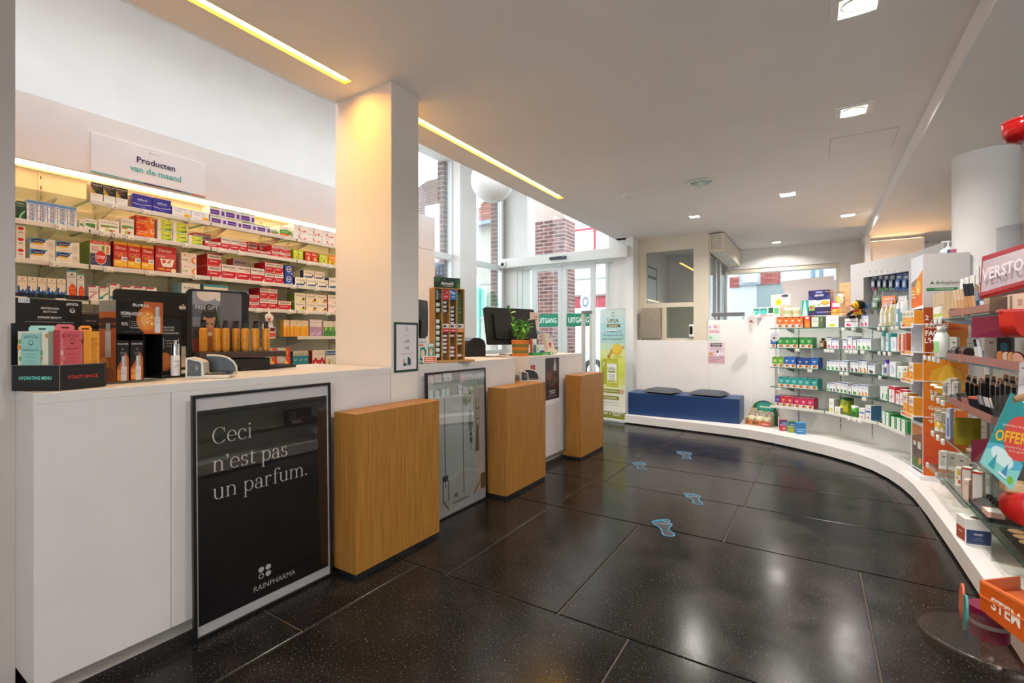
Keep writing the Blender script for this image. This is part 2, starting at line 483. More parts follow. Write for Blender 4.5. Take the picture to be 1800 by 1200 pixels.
for n, (a, b) in enumerate(((937, 988.6), (990.5, 1048))):
    lf = MB(); x0, x1 = dx(a), dx(b); y0, y1 = yd - .05, yd - .01; t0, t1 = (dx(946) - x0, x1 - dx(983)) if n == 0 else (dx(998) - x0, x1 - dx(1040))
    lf.box(x0, x0 + t0, y0, y1, .01, 2.38, cr, .004).box(x1 - t1, x1, y0, y1, .01, 2.38, cr, .004).box(x0 + t0, x1 - t1, y0, y1, .01, .1, cr).box(x0 + t0, x1 - t1, y0, y1, 2.3, 2.38, cr)
    leaf = lf.build('door_leaf', dw)
    MB().box(x0 + t0, x1 - t1, y0 + .016, y0 + .024, .1, 2.3, PANE).build('pane', leaf)
    zb, zt = P(965, 574, y=yd).z, P(965, 552, y=yd).z; w = x1 - x0 - t0 - t1
    st = MB(); st.box(-w / 2, w / 2, 0, .002, 0, zt - zb, M('#1f8f6e', .5)); art(st, w, zt - zb, [('tb', 'UITGANG', .5, .5, .55, '#f4fffb', .86)])
    st.build('exit_sticker', leaf, ((x0 + t0 + x1 - t1) / 2, y0 + .010, zb))
MB().box(dx(1048), dx(1064), yd + .04, yd + .05, .05, 2.38, PANE).build('pane', dw)
MB().box(dx(929), dx(937), yd + .04, yd + .05, .05, 2.38, PANE).build('pane', dw)
MB().box(dx(926), dx(1070), yd + .04, yd + .05, 2.46, ZT, PANE).build('pane', dw)
hd = tag(MB().box(-4.69, -2.385, yd - .17, yd - .052, 2.40, 2.56, M('#e9e7e0', .35), .006).build('door_header'), 'long off-white sliding door header box above the exit doors', 'door operator')
MB().box(-2.405, -2.375, yd - .175, yd - .051, 2.41, 2.57, M('#d6d2c8', .4), .003).build('end_cap', hd)
sx = [P(967, 452, y=yd - .17).x, P(996, 452, y=yd - .17).x]
sn = tag(MB().box(sx[0], sx[1], yd - .215, yd - .171, 2.455, 2.505, M('#3a3f45', .35), .012).build('motion_sensor'), 'dark grey motion sensor on the front of the door header', 'sensor')
MB().box(sx[1] - .06, sx[1] - .03, yd - .2165, yd - .2145, 2.482, 2.490, M('#cfd4d8')).build('logo_plate', sn)
cm = tag(MB().cyl((0, 0, 0), .062, .03, M('#e8e8e6', .35), 20, .055, 'y').build('dome_camera', None, (-4.64, yd - .245, 2.46)), 'small white dome camera on the left end of the door header', 'camera')
MB().ball((0, 0, 0), (.032, .02, .032), M('#1d2f36', .15)).build('lens', cm, (0, -.002, 0)); cm.location.y = yd - .203

# glazed booth behind the bench
bt = struct(put('door_2', None)); yb = 7.36
def bx(u): return P(u, 590, y=yb).x
def bz(v, u=1180): return P(u, v, y=yb).z
X0, X1 = -2.31, -1.285
bf = MB(); xa, xb2 = bx(1136), bx(1219); za, zb, zc, zd = bz(532), bz(447), bz(590), bz(540)
bf.box(X0, xa, yb, yb + .08, 0, ZC, BEIGE, .003).box(xb2, X1, yb, yb + .08, 0, ZC, BEIGE, .003).box(xa, xb2, yb, yb + .08, bz(447, 1136) + .02, ZC, BEIGE, .003)
bf.box(xa, xb2, yb, yb + .08, zd, za, BEIGE, .003).box(xa, bx(1171), yb, yb + .08, 0, zd, BEIGE, .003).box(bx(1171), xb2, yb, yb + .08, 0, bz(594), BEIGE, .003)
bf.build('door_frame', bt)
MB().box(xa, xb2, yb + .03, yb + .04, za, bz(447, 1136) + .02, PANE).build('pane', bt)
MB().box(bx(1171), xb2, yb + .03, yb + .04, bz(594), zd, clear('ribbed_glass', '#dfe6df', .1, .2)).build('pane', bt)
# side of the booth: sliding door with perforated header
sd = struct(put('door_3', None)); s2 = MB()
for y0, y1 in ((7.44, 7.5), (8.0, 8.06), (8.4, 8.46), (9.1, YB)): s2.box(X1 - .05, X1, y0, y1, 0, ZC - .3, ALU, .002)
s2.build('door_frame', sd)
MB().box(X1 - .03, X1 - .022, 7.5, 9.1, .02, ZC - .3, PANE).build('pane', sd)
ah = thing('door_header', 'cream box header with a perforated end over the side door', 'door operator')
MB().box(X1, X1 + .2, 7.40, YB - .01, 2.42, 2.68, M('#e2d8c6', .5), .004).build('casing', ah)
pf = MB()
for i in range(7):
    for j in range(9): pf.cyl((X1 + .03 + i * .022, 7.398, 2.46 + j * .024), .0065, .001, M('#4a453d'), 6, None, 'y')
o = pf.build('perforation', ah); o['kind'] = 'stuff'
# back wall with a wide shop window
wx0, wx1 = P(1278, 500, y=YB).x, P(1470, 500, y=YB).x; wz1 = 2.30
bw = MB(); m = WHITE
bw.box(wx0 - .14, wx0 - .06, YB, YB + .25, 0, ZC + .1, m).box(wx0 - .06, wx1 + .06, YB, YB + .25, wz1 + .07, ZC + .1, m).box(wx0 - .06, wx1 + .06, YB, YB + .25, 0, .5, m).box(wx1 + .06, 3.2, YB, YB + .25, 0, ZC + .1, m).box(-4.9, wx0 - .141, YB, YB + .2, 0, .3, m)
struct(bw.build('wall_back'))
w3 = struct(put('window_3', None)); f3 = MB(); t = .05
f3.box(wx0 - .06, wx0, YB + .02, YB + .2, .5, wz1 + .07, BEIGE).box(wx1, wx1 + .06, YB + .02, YB + .2, .5, wz1 + .07, BEIGE).box(wx0, wx1, YB + .02, YB + .2, wz1, wz1 + .07, BEIGE).box(wx0, wx1, YB + .02, YB + .2, .5, .56, BEIGE)
f3.build('window_frame', w3)
MB().box(wx0, wx1, YB + .1, YB + .11, .56, wz1, PANE).build('pane', w3)
a_, b_ = P(1330, 500, y=YB + .098), P(1396, 500, y=YB + .098); za_, zb_ = P(1360, 497, y=YB + .098).z, P(1360, 540, y=YB + .098).z
lt_ = MB(); wl_, hl_ = b_.x - a_.x, za_ - zb_
art(lt_, wl_ * 2, hl_, [('t', 'Eucerin', .46, .60, .3, '#8fa0a4', .62)]); lt_.v = [(-x, y, z) for x, y, z in lt_.v]; lt_.f = [f[::-1] for f in lt_.f]
lt_.build('window_lettering', w3, (b_.x + wl_ * .12, YB + .097, zb_))
MB().box(a_.x, b_.x + 1.2, YB + .0985, YB + .0995, zb_, za_, clear('frosted_film', '#d9e2e2', .3, .4)).build('frosted_film', w3)
# street glazing of the vestibule between door wall and back wall
w4 = struct(put('window_4', None)); f4 = MB()
for x in (-1.83, wx0 - .202): f4.box(x, x + .06, YB, YB + .08, .3, ZC, BEIGE)
f4.box(-1.77, wx0 - .202, YB, YB + .08, 2.3, ZC, BEIGE); f4.build('window_frame', w4)
MB().box(-1.77, wx0 - .202, YB + .03, YB + .04, .3, 2.3, PANE).build('pane', w4)
struct(MB().box(-2.42, -1.83, YB, YB + .1, 0, ZC, WHITE).build('wall_back'))
w5 = struct(MB().box(-2.31, -2.285, 7.5, 8.3, .9, 2.35, M('#6f7376', .4)).build('window_5'))
MB().box(-2.285, -2.28, 7.56, 8.24, .96, 2.15, M('#dfe6ea', .3)).build('pane', w5); MB().box(-2.285, -2.28, 7.56, 8.24, 2.2, 2.32, M('#dfe2e2', .4)).build('top_panel', w5)
struct(MB().box(-2.415, -2.315, 7.406, YB, 0, ZC, WHITE).build('wall_side'))
# round column and low soffit edge
struct(MB().cyl((1.09, 4.93, 0), .185, ZS, WHITE, 40).build('trim_4'))

# lights
for i, (x, y, s) in enumerate(DL):
    pos = ['nearest the camera over the floor', 'second along the aisle', 'tilted one above the middle of the shop', 'small one above the exit doors', 'right-hand one close to the soffit edge', 'farthest one beside the shop window', 'unseen added one overhead by the aisle', 'unseen added one behind the photographer at the rear', 'unseen added one behind the photographer beside the added window'][i]
    t = thing('ceiling_downlight', 'square white recessed downlight, ' + pos, 'downlight', (x, y, ZC), 0, 'recessed downlights in the ceiling')
    fr = MB(); a, b = s / 2 + .028, s / 2 - .004
    for x0, x1, y0, y1 in ((-a, -b, -a, a), (b, a, -a, a), (-b, b, -a, -b), (-b, b, b, a)): fr.box(x0, x1, y0, y1, -.005, .001, M('#e9e7e4', .4))
    fr.build('frame', t)
    MB().box(-s / 2, s / 2, -s / 2, s / 2, .115, .135, M('#cfccc6', .4)).build('housing', t)
    tl = .5 if i in (0, 1) else .35
    rg = MB(); n = 24
    pts = [(s * .40 * math.cos(2 * math.pi * k / n), s * .40 * math.sin(2 * math.pi * k / n), 0) for k in range(n + 1)]
    ring = rg.tube(pts, .003, M('#2f2e2d', .5), 6).build('ring', t, (0, 0, .004 if i < 2 else .002), (tl * .25, 0, 0))
    MB().cyl((0, 0, 0), s * .385, .004, emit('#fff6ea', 5), 24).build('lamp', t, (0, 0, .036), (tl, 0, 0))
    l = bpy.data.lights.new('lamp', 'AREA'); l.shape = 'DISK'; l.size = s * .74; l.energy = DOWN_W; l.color = (1, .955, .9); l.spread = 2.6
    lo = bpy.data.objects.new('lamp_light', l); COL.objects.link(lo); lo.location = (x, y, ZC + .014)
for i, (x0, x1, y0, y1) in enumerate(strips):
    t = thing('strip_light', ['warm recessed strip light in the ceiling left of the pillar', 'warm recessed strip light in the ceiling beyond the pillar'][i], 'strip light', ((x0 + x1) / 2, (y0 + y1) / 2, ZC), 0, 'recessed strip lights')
    w, h = (x1 - x0) / 2, (y1 - y0) / 2
    MB().box(-w + .001, w - .001, -h + .001, h - .001, .02, .026, emit('#ffc14e', STRIP_E)).build('diffuser', t)
    am = M('#b8741a', .5); MB().box(-w + .0005, -w + .003, -h + .001, h - .001, -.002, .019, am).box(w - .003, w - .0005, -h + .001, h - .001, -.002, .019, am).box(-w + .003, w - .003, h - .004, h - .001, -.002, .019, am).build('glow_liner', t)  # amber tint of the slot sides stands for the strip's warm edge glow
# round ceiling speaker and smoke detector
p = P(1232, 320, z=ZC)
t = thing('round_downlight', 'round clear-lensed fitting, switched off, in the middle of the ceiling', 'downlight', p)
MB().lathe([(.10, .0), (.128, -.004), (.132, -.008), (.108, -.010), (.10, -.004)], M('#e8e6e2', .35), 32).build('rim', t)
MB().lathe([(.001, -.003), (.10, -.006)], M('#9fb1b0', .15, .6), 32).build('reflector', t)
mb = MB()
for k in range(8):
    a = k * math.pi / 4; mb.box(.03, .09, -.004, .004, -.0105, -.006, M('#c7d2d0', .2, .5)) if k == 0 else mb.tube([(.03 * math.cos(a), .03 * math.sin(a), -.008), (.09 * math.cos(a), .09 * math.sin(a), -.008)], .004, M('#c7d2d0', .2, .5), 5)
mb.build('lens_rib', t)['kind'] = 'stuff'
MB().cyl((0, 0, -.012), .035, .01, M('#aebcbb', .2), 20).build('bulb', t)
p = P(1104, 341, z=ZC)
t = thing('smoke_detector', 'small domed white smoke detector on the ceiling', 'smoke detector', p)
MB().lathe([(.055, 0), (.057, -.014), (.05, -.02)], M('#e4e1da', .5), 24).build('base', t)
MB().lathe([(.045, -.02), (.04, -.04), (.022, -.05), (.001, -.051)], M('#dcd8d0', .5), 24).build('dome', t)
# access hatch and its joint
hx0, hx1, hy0, hy1 = .11, .52, 4.37, 4.78
t = tag(MB().box(hx0, hx1, hy0, hy1, ZC - .0015, ZC, CEIL).build('access_hatch'), 'thin-jointed square access hatch in the ceiling beside the soffit', 'hatch')
g = MB()
for a in ((hx0 - .003, hx0, hy0, hy1), (hx1, hx1 + .003, hy0, hy1), (hx0, hx1, hy0 - .003, hy0), (hx0, hx1, hy1, hy1 + .003)): g.box(a[0], a[1], a[2], a[3], ZC - .0012, ZC, M('#8d8883'))
g.build('joint', t)
# white glass globe hanging in the tall space
p = P(866, 316, x=-3.9)
t = thing('globe_pendant', 'large white globe pendant half hidden by the ceiling edge', 'pendant lamp', (-3.9, p.y, 0)); gz = P(866, 317, x=-3.9).z
MB().ball((0, 0, gz), .315, M('#f0eeea', .25), 32, 20).build('globe', t)
MB().cyl((0, 0, gz + .31), .004, ZT - gz - .31, M('#c9c9c9'), 8).build('cord', t)
# ------------------------------------------------------------------ cartons and other goods
BODY = {}
KINDS = {}     # name -> (words for its look, everyday word, body colour, side colour, print)


def kind(name, desc, cat, body, art_ops, side=None, top=None): KINDS[name] = (desc, cat, body, side or body, top or body, art_ops)


def carton_mesh(k, w, h, d):
    key = (k, round(w, 3), round(h, 3), round(d, 3))
    if key not in BODY:
        desc, cat, body, side, top, ops = KINDS[k]
        mb = MB(); b = min(.0012, w * .03); x, y = w / 2, d
        mb.box(-x, x, 0, y, 0, h, M(body, .42), b)
        mb.box(-x - .0003, -x + .001, b * 1.5, y - b, b * 1.5, h - b * 1.5, M(side, .42)).box(x - .001, x + .0003, b * 1.5, y - b, b * 1.5, h - b * 1.5, M(side, .42))
        if top != body: mb.box(-x + b, x - b, b, y - b, h - .001, h + .0003, M(top, .42))
        BODY[key] = (mb.mesh('carton'), art(MB(), w * .985, h * .985, ops).mesh('printed_front') if ops else None, h)
    return BODY[key]


ORD = ['first', 'second', 'third', 'fourth', 'fifth', 'sixth', 'seventh', 'eighth', 'ninth', 'tenth', 'eleventh', 'twelfth']
USED = {}


def carton(k, w, h, d, loc, rz, label, group=None):
    body, front, hh = carton_mesh(k, w, h, d)
    o = tag(put(KNAME.get(k, 'carton'), body, None, loc, (0, 0, rz)), label, KINDS[k][1], group)
    if front: put('printed_front', front, o, (0, 0, h * .0075))
    return o


KNAME = {}
# art shorthands: r rectangle, e ellipse, t text, p polygon; 0..1 across and up
kind('black_sup', 'black and white supplement carton', 'carton', '#ecebe6', [('r', 0, .42, 1, 1, '#1d1d1c'), ('p', [(0, .42), (.45, .42), (0, .8)], '#c99a1e'), ('t', 'Focus-m3', .5, .9, .085, '#f2f2f0'), ('r', .1, .80, .8, .82, '#d9822a'), ('t', 'memory', .35, .73, .06, '#aaaaaa'), ('t', 'concentration', .42, .64, .05, '#999999'), ('t', 'focus', .3, .56, .05, '#999999'), ('r', .08, .3, .7, .32, '#b9b9b5'), ('r', .08, .2, .8, .215, '#c4c4c0')], '#1d1d1c')
kind('navy_pack', 'royal blue carton with white wave', 'carton', '#2a2fa0', [('ti', 'daflorex', .5, .68, .13, '#ffffff', .55), ('r', .25, .53, .72, .55, '#8f93d8'), ('p', [(0, .36), (.4, .30), (1, .38), (1, .41), (.4, .33), (0, .4)], '#e8eaff'), ('t', 'capsules', .5, .2, .07, '#a9adea', .5)], '#23257f')
kind('mobility', 'white and blue joint supplement carton', 'carton', '#e9eef4', [('t', 'ACTIVE NUTRI', .5, .86, .1, '#3f9bd1', .85), ('t', 'Mobility', .3, .62, .13, '#5a6070', .5), ('t', 'Max', .72, .62, .13, '#d05a4e', .3), ('r', .62, .06, .98, .42, '#f5bd1f'), ('t', 'PLUS', .8, .24, .12, '#b06a00', .25), ('r', .06, .2, .5, .23, '#b8c2cf')], '#33408c')
kind('purple_pack', 'white and purple carton', 'carton', '#ece9ee', [('r', .05, .10, .64, .66, '#5a2d8f'), ('r', .80, .10, .98, .62, '#5a2d8f'), ('r', 0, .84, .62, .96, '#9dbb4f'), ('r', .08, .32, .56, .40, '#a58cc6'), ('e', .73, .44, .07, .28, '#d8d3dd'), ('r', .66, .86, .98, .93, '#bcb3c6')], '#e4e0e6')
kind('excedryn', 'green, white and orange carton', 'carton', '#f0ede2', [('p', [(0, .3), (0, .62), (.6, .72), (1, .55), (1, .2)], '#3c9a34'), ('ti', 'excedryn', .42, .5, .14, '#ffffff', .7), ('r', 0, .02, .8, .28, '#e8622c'), ('ti', 'Vital', .5, .84, .13, '#df6a34')])
kind('colitab', 'white carton with red swoosh', 'carton', '#ecebea', [('t', 'Colitab', .4, .83, .14, '#3a3f4c', .66), ('r', .1, .5, .42, .52, '#c9c4c0'), ('r', .1, .42, .36, .44, '#d5cfca')] + [('p', [(.62 + .3 * math.cos(a) , .4 + .34 * math.sin(a)), (.62 + .3 * math.cos(b), .4 + .34 * math.sin(b)), (.62 + .22 * math.cos(b), .4 + .26 * math.sin(b)), (.62 + .22 * math.cos(a), .4 + .26 * math.sin(a))][::-1], '#d3402f') for a, b in [(math.radians(150 + 22 * i), math.radians(172 + 22 * i)) for i in range(8)]] + [('e', .78, .22, .1, .09, '#e06a5a')])
kind('green_pack', 'dark green carton with pale swoosh', 'carton', '#1f4a35', [('t', 'Digesta', .4, .88, .08, '#dff0e4'), ('p', [(.2, 0), (.5, 0), (.45, .2), (.9, .4), (1, .55), (.6, .42), (.3, .25)], '#86d3a8'), ('t', 'Comfort', .4, .74, .07, '#bfe0cc')], '#163828')
kind('pfrax', 'white carton with blue speckled top', 'carton', '#e9edf3', [('r', 0, .86, 1, 1, '#5d8fca'), ('tv', 'pfraxolone', .3, .44, .3, '#27408f', .75), ('tv', 'zuigtabletten', .62, .5, .13, '#7b8aa3', .6), ('tv', '20 tabs', .8, .6, .1, '#9aa5b8', .3), ('p', [(.45, .02), (.7, .02), (.7, .2), (.5, .14)], '#58a7dc')] + [('e', .1 + .2 * (i % 5), .80 + .05 * (i % 2), .07, .03, '#6f9fd6') for i in range(5)], '#dfe5ee', '#6f9fd6')
kind('kids', 'small white and green carton', 'carton', '#ebe8df', [('r', .1, .35, .9, .62, '#4b8b47'), ('r', .1, .8, .9, .86, '#77766f'), ('p', [(.1, .35), (.9, .35), (.9, .2), (.5, .28)], '#3f5f49')])
kind('fruits', 'white carton with green band and fruit', 'carton', '#ece9e2', [('t', 'Fruits & Fibres', .5, .8, .13, '#5a5148', .85), ('r', .08, .44, .95, .56, '#4f9b45'), ('r', .08, .36, .5, .43, '#c96a3a'), ('e', .42, .16, .14, .12, '#b9c94c'), ('e', .6, .14, .1, .09, '#9b4a36'), ('e', .75, .2, .07, .06, '#e08a3c')], '#e6dccb')
kind('immuni', 'orange and red carton', 'carton', '#d9441c', [('p', [(.45, 0), (1, 0), (1, 1), (.6, 1)], '#ef7d22'), ('t', 'Immuni', .36, .58, .18, '#fff4ea', .46), ('e', .88, .68, .12, .26, '#f7c9a0'), ('e', .9, .72, .07, .14, '#e8622c'), ('r', .03, .24, .52, .42, '#f39a36'), ('r', .05, .88, .2, .94, '#f7d9c5')], '#b8341a')
kind('cwill', 'white and lime green carton', 'carton', '#eceadf', [('r', .22, .04, .95, .96, '#c6d82f'), ('p', [(.4, .04), (.95, .04), (.95, .3), (.6, .16)], '#5da32c'), ('e', .58, .58, .38, .26, '#e3ec5e'), ('tb', 'C-will', .58, .58, .27, '#2d5a34', .6)], '#e5e2d6')
red = '#c8102a'
kind('dafalgan', 'red and white pain relief carton', 'carton', '#ece7e0', [('r', 0, .02, .86, .56, red), ('p', [(.86, .02), (1, .3), (1, .56), (.86, .56)], red), ('r', 0, .93, 1, 1, red), ('tb', 'DAFALGAN', .5, .76, .2, '#26252e', .8), ('e', .2, .36, .07, .1, '#ecdfe0'), ('r', .25, .31, .7, .40, '#e8b9bd'), ('e', .2, .36, .045, .065, '#7c1a2a')], red, '#d5453a')
kind('forte', 'red and white strong pain relief carton', 'carton', '#ece7e0', [('r', 0, .02, .86, .52, red), ('p', [(.86, .02), (1, .3), (1, .52), (.86, .52)], red), ('tb', 'DAFALGAN', .5, .84, .14, '#26252e', .84), ('t', 'FORTE', .76, .66, .11, '#d0443a', .4), ('e', .16, .32, .07, .1, '#ecdfe0'), ('r', .21, .27, .74, .36, '#e8b9bd'), ('e', .16, .32, .045, .065, '#7c1a2a')], red, '#d5453a')
kind('limecube', 'small lime yellow carton', 'carton', '#bfcf2c', [('r', .1, .7, .9, .76, '#e8efb0'), ('e', .55, .36, .24, .22, '#e3e88a'), ('p', [(.45, .2), (.65, .2), (.6, .45), (.5, .45)], '#5d6a2a'), ('r', .1, .8, .6, .84, '#eef2c8')], '#a9bb24')
kind('redcube', 'small red and orange carton', 'carton', '#c93a22', [('r', .1, .7, .9, .76, '#f2c3b0'), ('e', .55, .36, .24, .22, '#e88a5a'), ('p', [(.45, .2), (.65, .2), (.6, .45), (.5, .45)], '#f6e9df'), ('r', .1, .8, .6, .84, '#f4d3c8')], '#a82d1c')
kind('orangecube', 'small orange and yellow carton', 'carton', '#e98a2b', [('r', 0, 0, 1, .45, '#e8b72c'), ('r', .1, .7, .9, .76, '#f8e1bf'), ('p', [(.4, .08), (.65, .08), (.6, .4), (.5, .4)], '#6d5a2a')])
kind('redspot', 'white carton with red oval', 'carton', '#eae7e4', [('e', .5, .78, .36, .15, '#cf1f26'), ('t', 'pure', .5, .5, .1, '#b0443f'), ('p', [(.2, .42), (.8, .42), (.7, .35), (.5, .39), (.3, .35)], '#9c4a4a'), ('r', .2, .2, .8, .23, '#cfc8c4')], '#d5cfcc')
kind('actif', 'white carton with navy oval and yellow stripe', 'carton', '#ebe7dd', [('p', [(0, 1), (.7, 1), (.45, .5), (0, .45)], '#3b93c4'), ('e', .32, .76, .28, .2, '#1d2160'), ('t', 'Actimed', .32, .76, .14, '#dfe6f2', .4), ('e', .3, .5, .25, .09, '#e9b93a'), ('t', 'maagtabletten', .4, .2, .08, '#cf9a5e', .6), ('e', .83, .45, .15, .4, '#d5d3cc'), ('p', [(.75, .5), (.92, .42), (.85, .6)], '#c8a679')], '#c9cdd6')
kind('duopack', 'duo pack carton with round stop badge', 'carton', '#ece8e1', [('r', 0, 0, 1, .5, '#3a3c66'), ('r', 0, .88, 1, 1, '#cf3327'), ('t', 'PROMO -25%', .5, .94, .06, '#f7e4e0'), ('tb', 'DUO', .24, .73, .09, '#cf4136', .3), ('tb', 'PACK', .27, .63, .09, '#cf4136', .35), ('r', .56, .54, .7, .82, '#6fae55'), ('r', .8, .54, .92, .8, '#d9823c'), ('e', .52, .36, .29, .29, '#d8d0c4'), ('e', .52, .36, .26, .26, '#d3352a'), ('tb', 'STOP', .52, .36, .15, '#ffffff', .42), ('e', .16, .26, .11, .11, '#8c8fb0'), ('e', .16, .26, .09, .09, '#3a3c66')], '#6f8f3e')
kind('elimax', 'red and yellow treatment carton', 'carton', '#cc2a20', [('r', 0, .9, 1, 1, '#eeb43a'), ('t', 'Elimax', .52, .78, .13, '#fff0e6', .7), ('t', 'shampoo &', .5, .6, .055, '#f6c8bc'), ('t', 'behandeling', .5, .52, .055, '#f6c8bc'), ('r', 0, .06, 1, .32, '#f2bb2e'), ('t', '100', .3, .23, .1, '#fff3cf', .4), ('r', .55, .28, 1, .45, '#f4f0ea'), ('tb', '-50', .78, .37, .1, '#1d1d1d', .35), ('p', [(.3, .36), (.7, .58), (.62, .6), (.25, .42)], '#f08a2a'), ('e', .28, .45, .08, .06, '#7b8f2d')], '#a81f1a', '#eeb43a')
kind('elimaxbig', 'large dark red gift carton with badge', 'carton', '#b3262a', [('t', 'Elimax', .45, .84, .13, '#f3d6cf', .62), ('r', .02, .52, .98, .72, '#c7504e'), ('t', 'lotion', .25, .62, .09, '#f6dfdc', .4), ('p', [(.2, .52), (.9, .52), (.8, .22), (.32, .22)], '#eee7e0'), ('e', .4, .42, .09, .07, '#d9402e'), ('p', [(.58, .32), (.75, .46), (.7, .5), (.55, .4)], '#c8542f'), ('tb', '100% safe', .42, .13, .08, '#f3c23a', .6), ('e', .86, .09, .13, .08, '#f2d9b0')], '#98191f')
kind('gear', 'white carton with orange gear emblem', 'carton', '#ebe2da', [('e', .2, .76, .05, .05, '#d0543a'), ('t', 'Vitamine C', .5, .76, .08, '#b2a08f', .5), ('r', .02, .3, .32, .38, '#a5bd3e'), ('e', .34, .34, .05, .07, '#6d8f2a'), ('e', .86, .34, .17, .3, '#e87f2c'), ('e', .95, .34, .14, .22, '#ebe2da'), ('p', [(.66, .45), (.74, .4), (.74, .28), (.66, .22)], '#e87f2c')], '#e0c9c3')
kind('bluebadge', 'blue carton with round white face badge', 'carton', '#2146a5', [('e', .5, .6, .32, .3, '#e9edf5'), ('e', .5, .6, .25, .23, '#2a3f7c'), ('r', .3, .56, .7, .64, '#dfe5f0'), ('t', 'junior', .5, .2, .1, '#a9bfe8'), ('e', .85, .14, .07, .07, '#f4f6fa')], '#1a377f')
kind('streps_blue', 'cream lozenge carton with blue stripe', 'carton', '#ece6d6', [('t', 'Strepsils', .48, .72, .24, '#3b3f52', .82), ('p', [(.06, .08), (.7, .08), (.82, .32), (.06, .24)], '#39618f'), ('p', [(.72, .1), (.86, .5), (.95, .55), (.8, .1)], '#39618f'), ('e', .86, .44, .06, .1, '#2a3040')], '#28306a')
kind('streps_lime', 'cream lozenge carton with lime emblem', 'carton', '#ece6d6', [('t', 'Strepsils', .48, .74, .22, '#3b3f3a', .82), ('p', [(.5, .06), (.95, .06), (.95, .4), (.8, .5)], '#d9dc3c'), ('e', .84, .36, .1, .14, '#2d3336'), ('r', .08, .4, .4, .43, '#d9cf9c')], '#6f9a3a')
kind('streps_honey', 'cream lozenge carton with orange emblem', 'carton', '#ece4d2', [('t', 'Strepsils', .48, .74, .22, '#45403a', .82), ('p', [(.5, .06), (.95, .06), (.95, .42), (.78, .5)], '#e9a83a'), ('e', .82, .36, .1, .14, '#2d3336'), ('r', .08, .4, .4, .43, '#e3b87c')], '#e7d7b0')
kind('streps_red', 'cream lozenge carton with pink emblem', 'carton', '#ece2d8', [('t', 'Strepsils', .48, .74, .22, '#4a4040', .82), ('p', [(.6, .06), (.98, .06), (.9, .4), (.8, .45)], '#e0736a'), ('r', .08, .4, .4, .43, '#d9b0a8')], '#b3314b')
kind('ocean', 'white carton with blue wave', 'carton', '#ece4d6', [('p', [(0, 0), (1, 0), (1, .45), (.75, .3), (.45, .45), (.15, .55), (0, .55)], '#2055a8'), ('p', [(.45, 0), (1, 0), (1, .45), (.8, .12)], '#48b3d6'), ('e', .36, .42, .13, .12, '#f0f4f6'), ('t', 'Sterimar', .5, .78, .08, '#8c8378', .8), ('p', [(.38, .88), (.62, .88), (.55, .94), (.45, .92)], '#5a5a58')], '#dfe3e6')
kind('oceantall', 'tall white and blue spray carton', 'carton', '#e6e9ee', [('r', 0, .94, 1, 1, '#58b6d4'), ('t', 'Sterimar', .5, .78, .06, '#5d6b86', .8), ('p', [(.3, .84), (.7, .84), (.6, .9), (.42, .88)], '#2d4370'), ('r', 0, 0, 1, .14, '#5b66ae'), ('e', .6, .3, .42, .24, '#e2501e'), ('t', 'GRATIS', .6, .38, .05, '#ffc84a', .5), ('t', 'met spray', .6, .27, .04, '#ffe0d0', .5), ('r', .1, .6, .8, .61, '#a9b6cc'), ('r', .1, .55, .7, .56, '#a9b6cc')], '#cfd6e0')
kind('pinktop', 'white carton with crimson top band', 'carton', '#ece8e2', [('r', 0, .91, .72, 1, '#b0214c'), ('t', 'Sensicalm', .5, .76, .08, '#8a7d86', .7), ('p', [(0, .1), (1, .6), (1, .68), (0, .22)], '#c06a9c'), ('p', [(0, .04), (.6, .24), (.6, .3), (0, .12)], '#d8a6c4'), ('r', .1, .56, .7, .62, '#7a5a72')], '#c9c4d6')
kind('greenswoosh', 'white carton with teal swoosh and crimson top', 'carton', '#ece8e2', [('r', 0, .91, .72, 1, '#b0214c'), ('t', 'Sensicalm', .5, .76, .08, '#8a7d86', .7), ('p', [(0, .1), (1, .55), (1, .66), (0, .24)], '#46a77c'), ('e', .2, .22, .2, .09, '#2f7fae')], '#d4d8d6')
kind('metarelax', 'pale blue and white relaxation carton', 'carton', '#e8ecee', [('t', 'MetaRelax', .42, .8, .12, '#3f5268', .62), ('p', [(0, 0), (1, 0), (1, .5), (.5, .66), (0, .55)], '#a6d2e6')], '#8fbfdb')
kind('daf_teal', 'teal and white pain relief carton', 'carton', '#ece8df', [('r', 0, .9, 1, 1, '#39a0b0'), ('tb', 'DAFALGAN', .28, .72, .1, '#54505a', .46), ('tb', 'DAFALGAN', .74, .72, .1, '#3a363f', .46), ('r', 0, 0, 1, .56, '#7cc3cc')], '#39a0b0')
kind('skyblue', 'sky blue carton', 'carton', '#9fd2e6', [('r', 0, .85, .6, .97, '#58b0d4'), ('e', .85, .4, .2, .3, '#e5f2f6')], '#6fb8d6')
kind('sunbottle', 'yellow and orange carton with head silhouette', 'carton', '#ecd9c4', [('p', [(0, 0), (1, 0), (1, .62), (.6, .7), (0, .55)], '#eeb428'), ('e', .5, .4, .2, .13, '#e8902c'), ('p', [(.25, 0), (.8, 0), (.72, .32), (.3, .32)], '#e8902c'), ('t', 'Omnibionta', .5, .88, .06, '#a8907c', .8)], '#d8a222')
kind('lilac', 'lilac and white carton', 'carton', '#e6dfe6', [('r', 0, .02, 1, .58, '#b493c2'), ('p', [(.1, .06), (.9, .2), (.9, .3), (.1, .16)], '#d8c6de'), ('t', 'Omnibionta', .5, .84, .06, '#9a8aa0', .8)], '#d4c7d6')
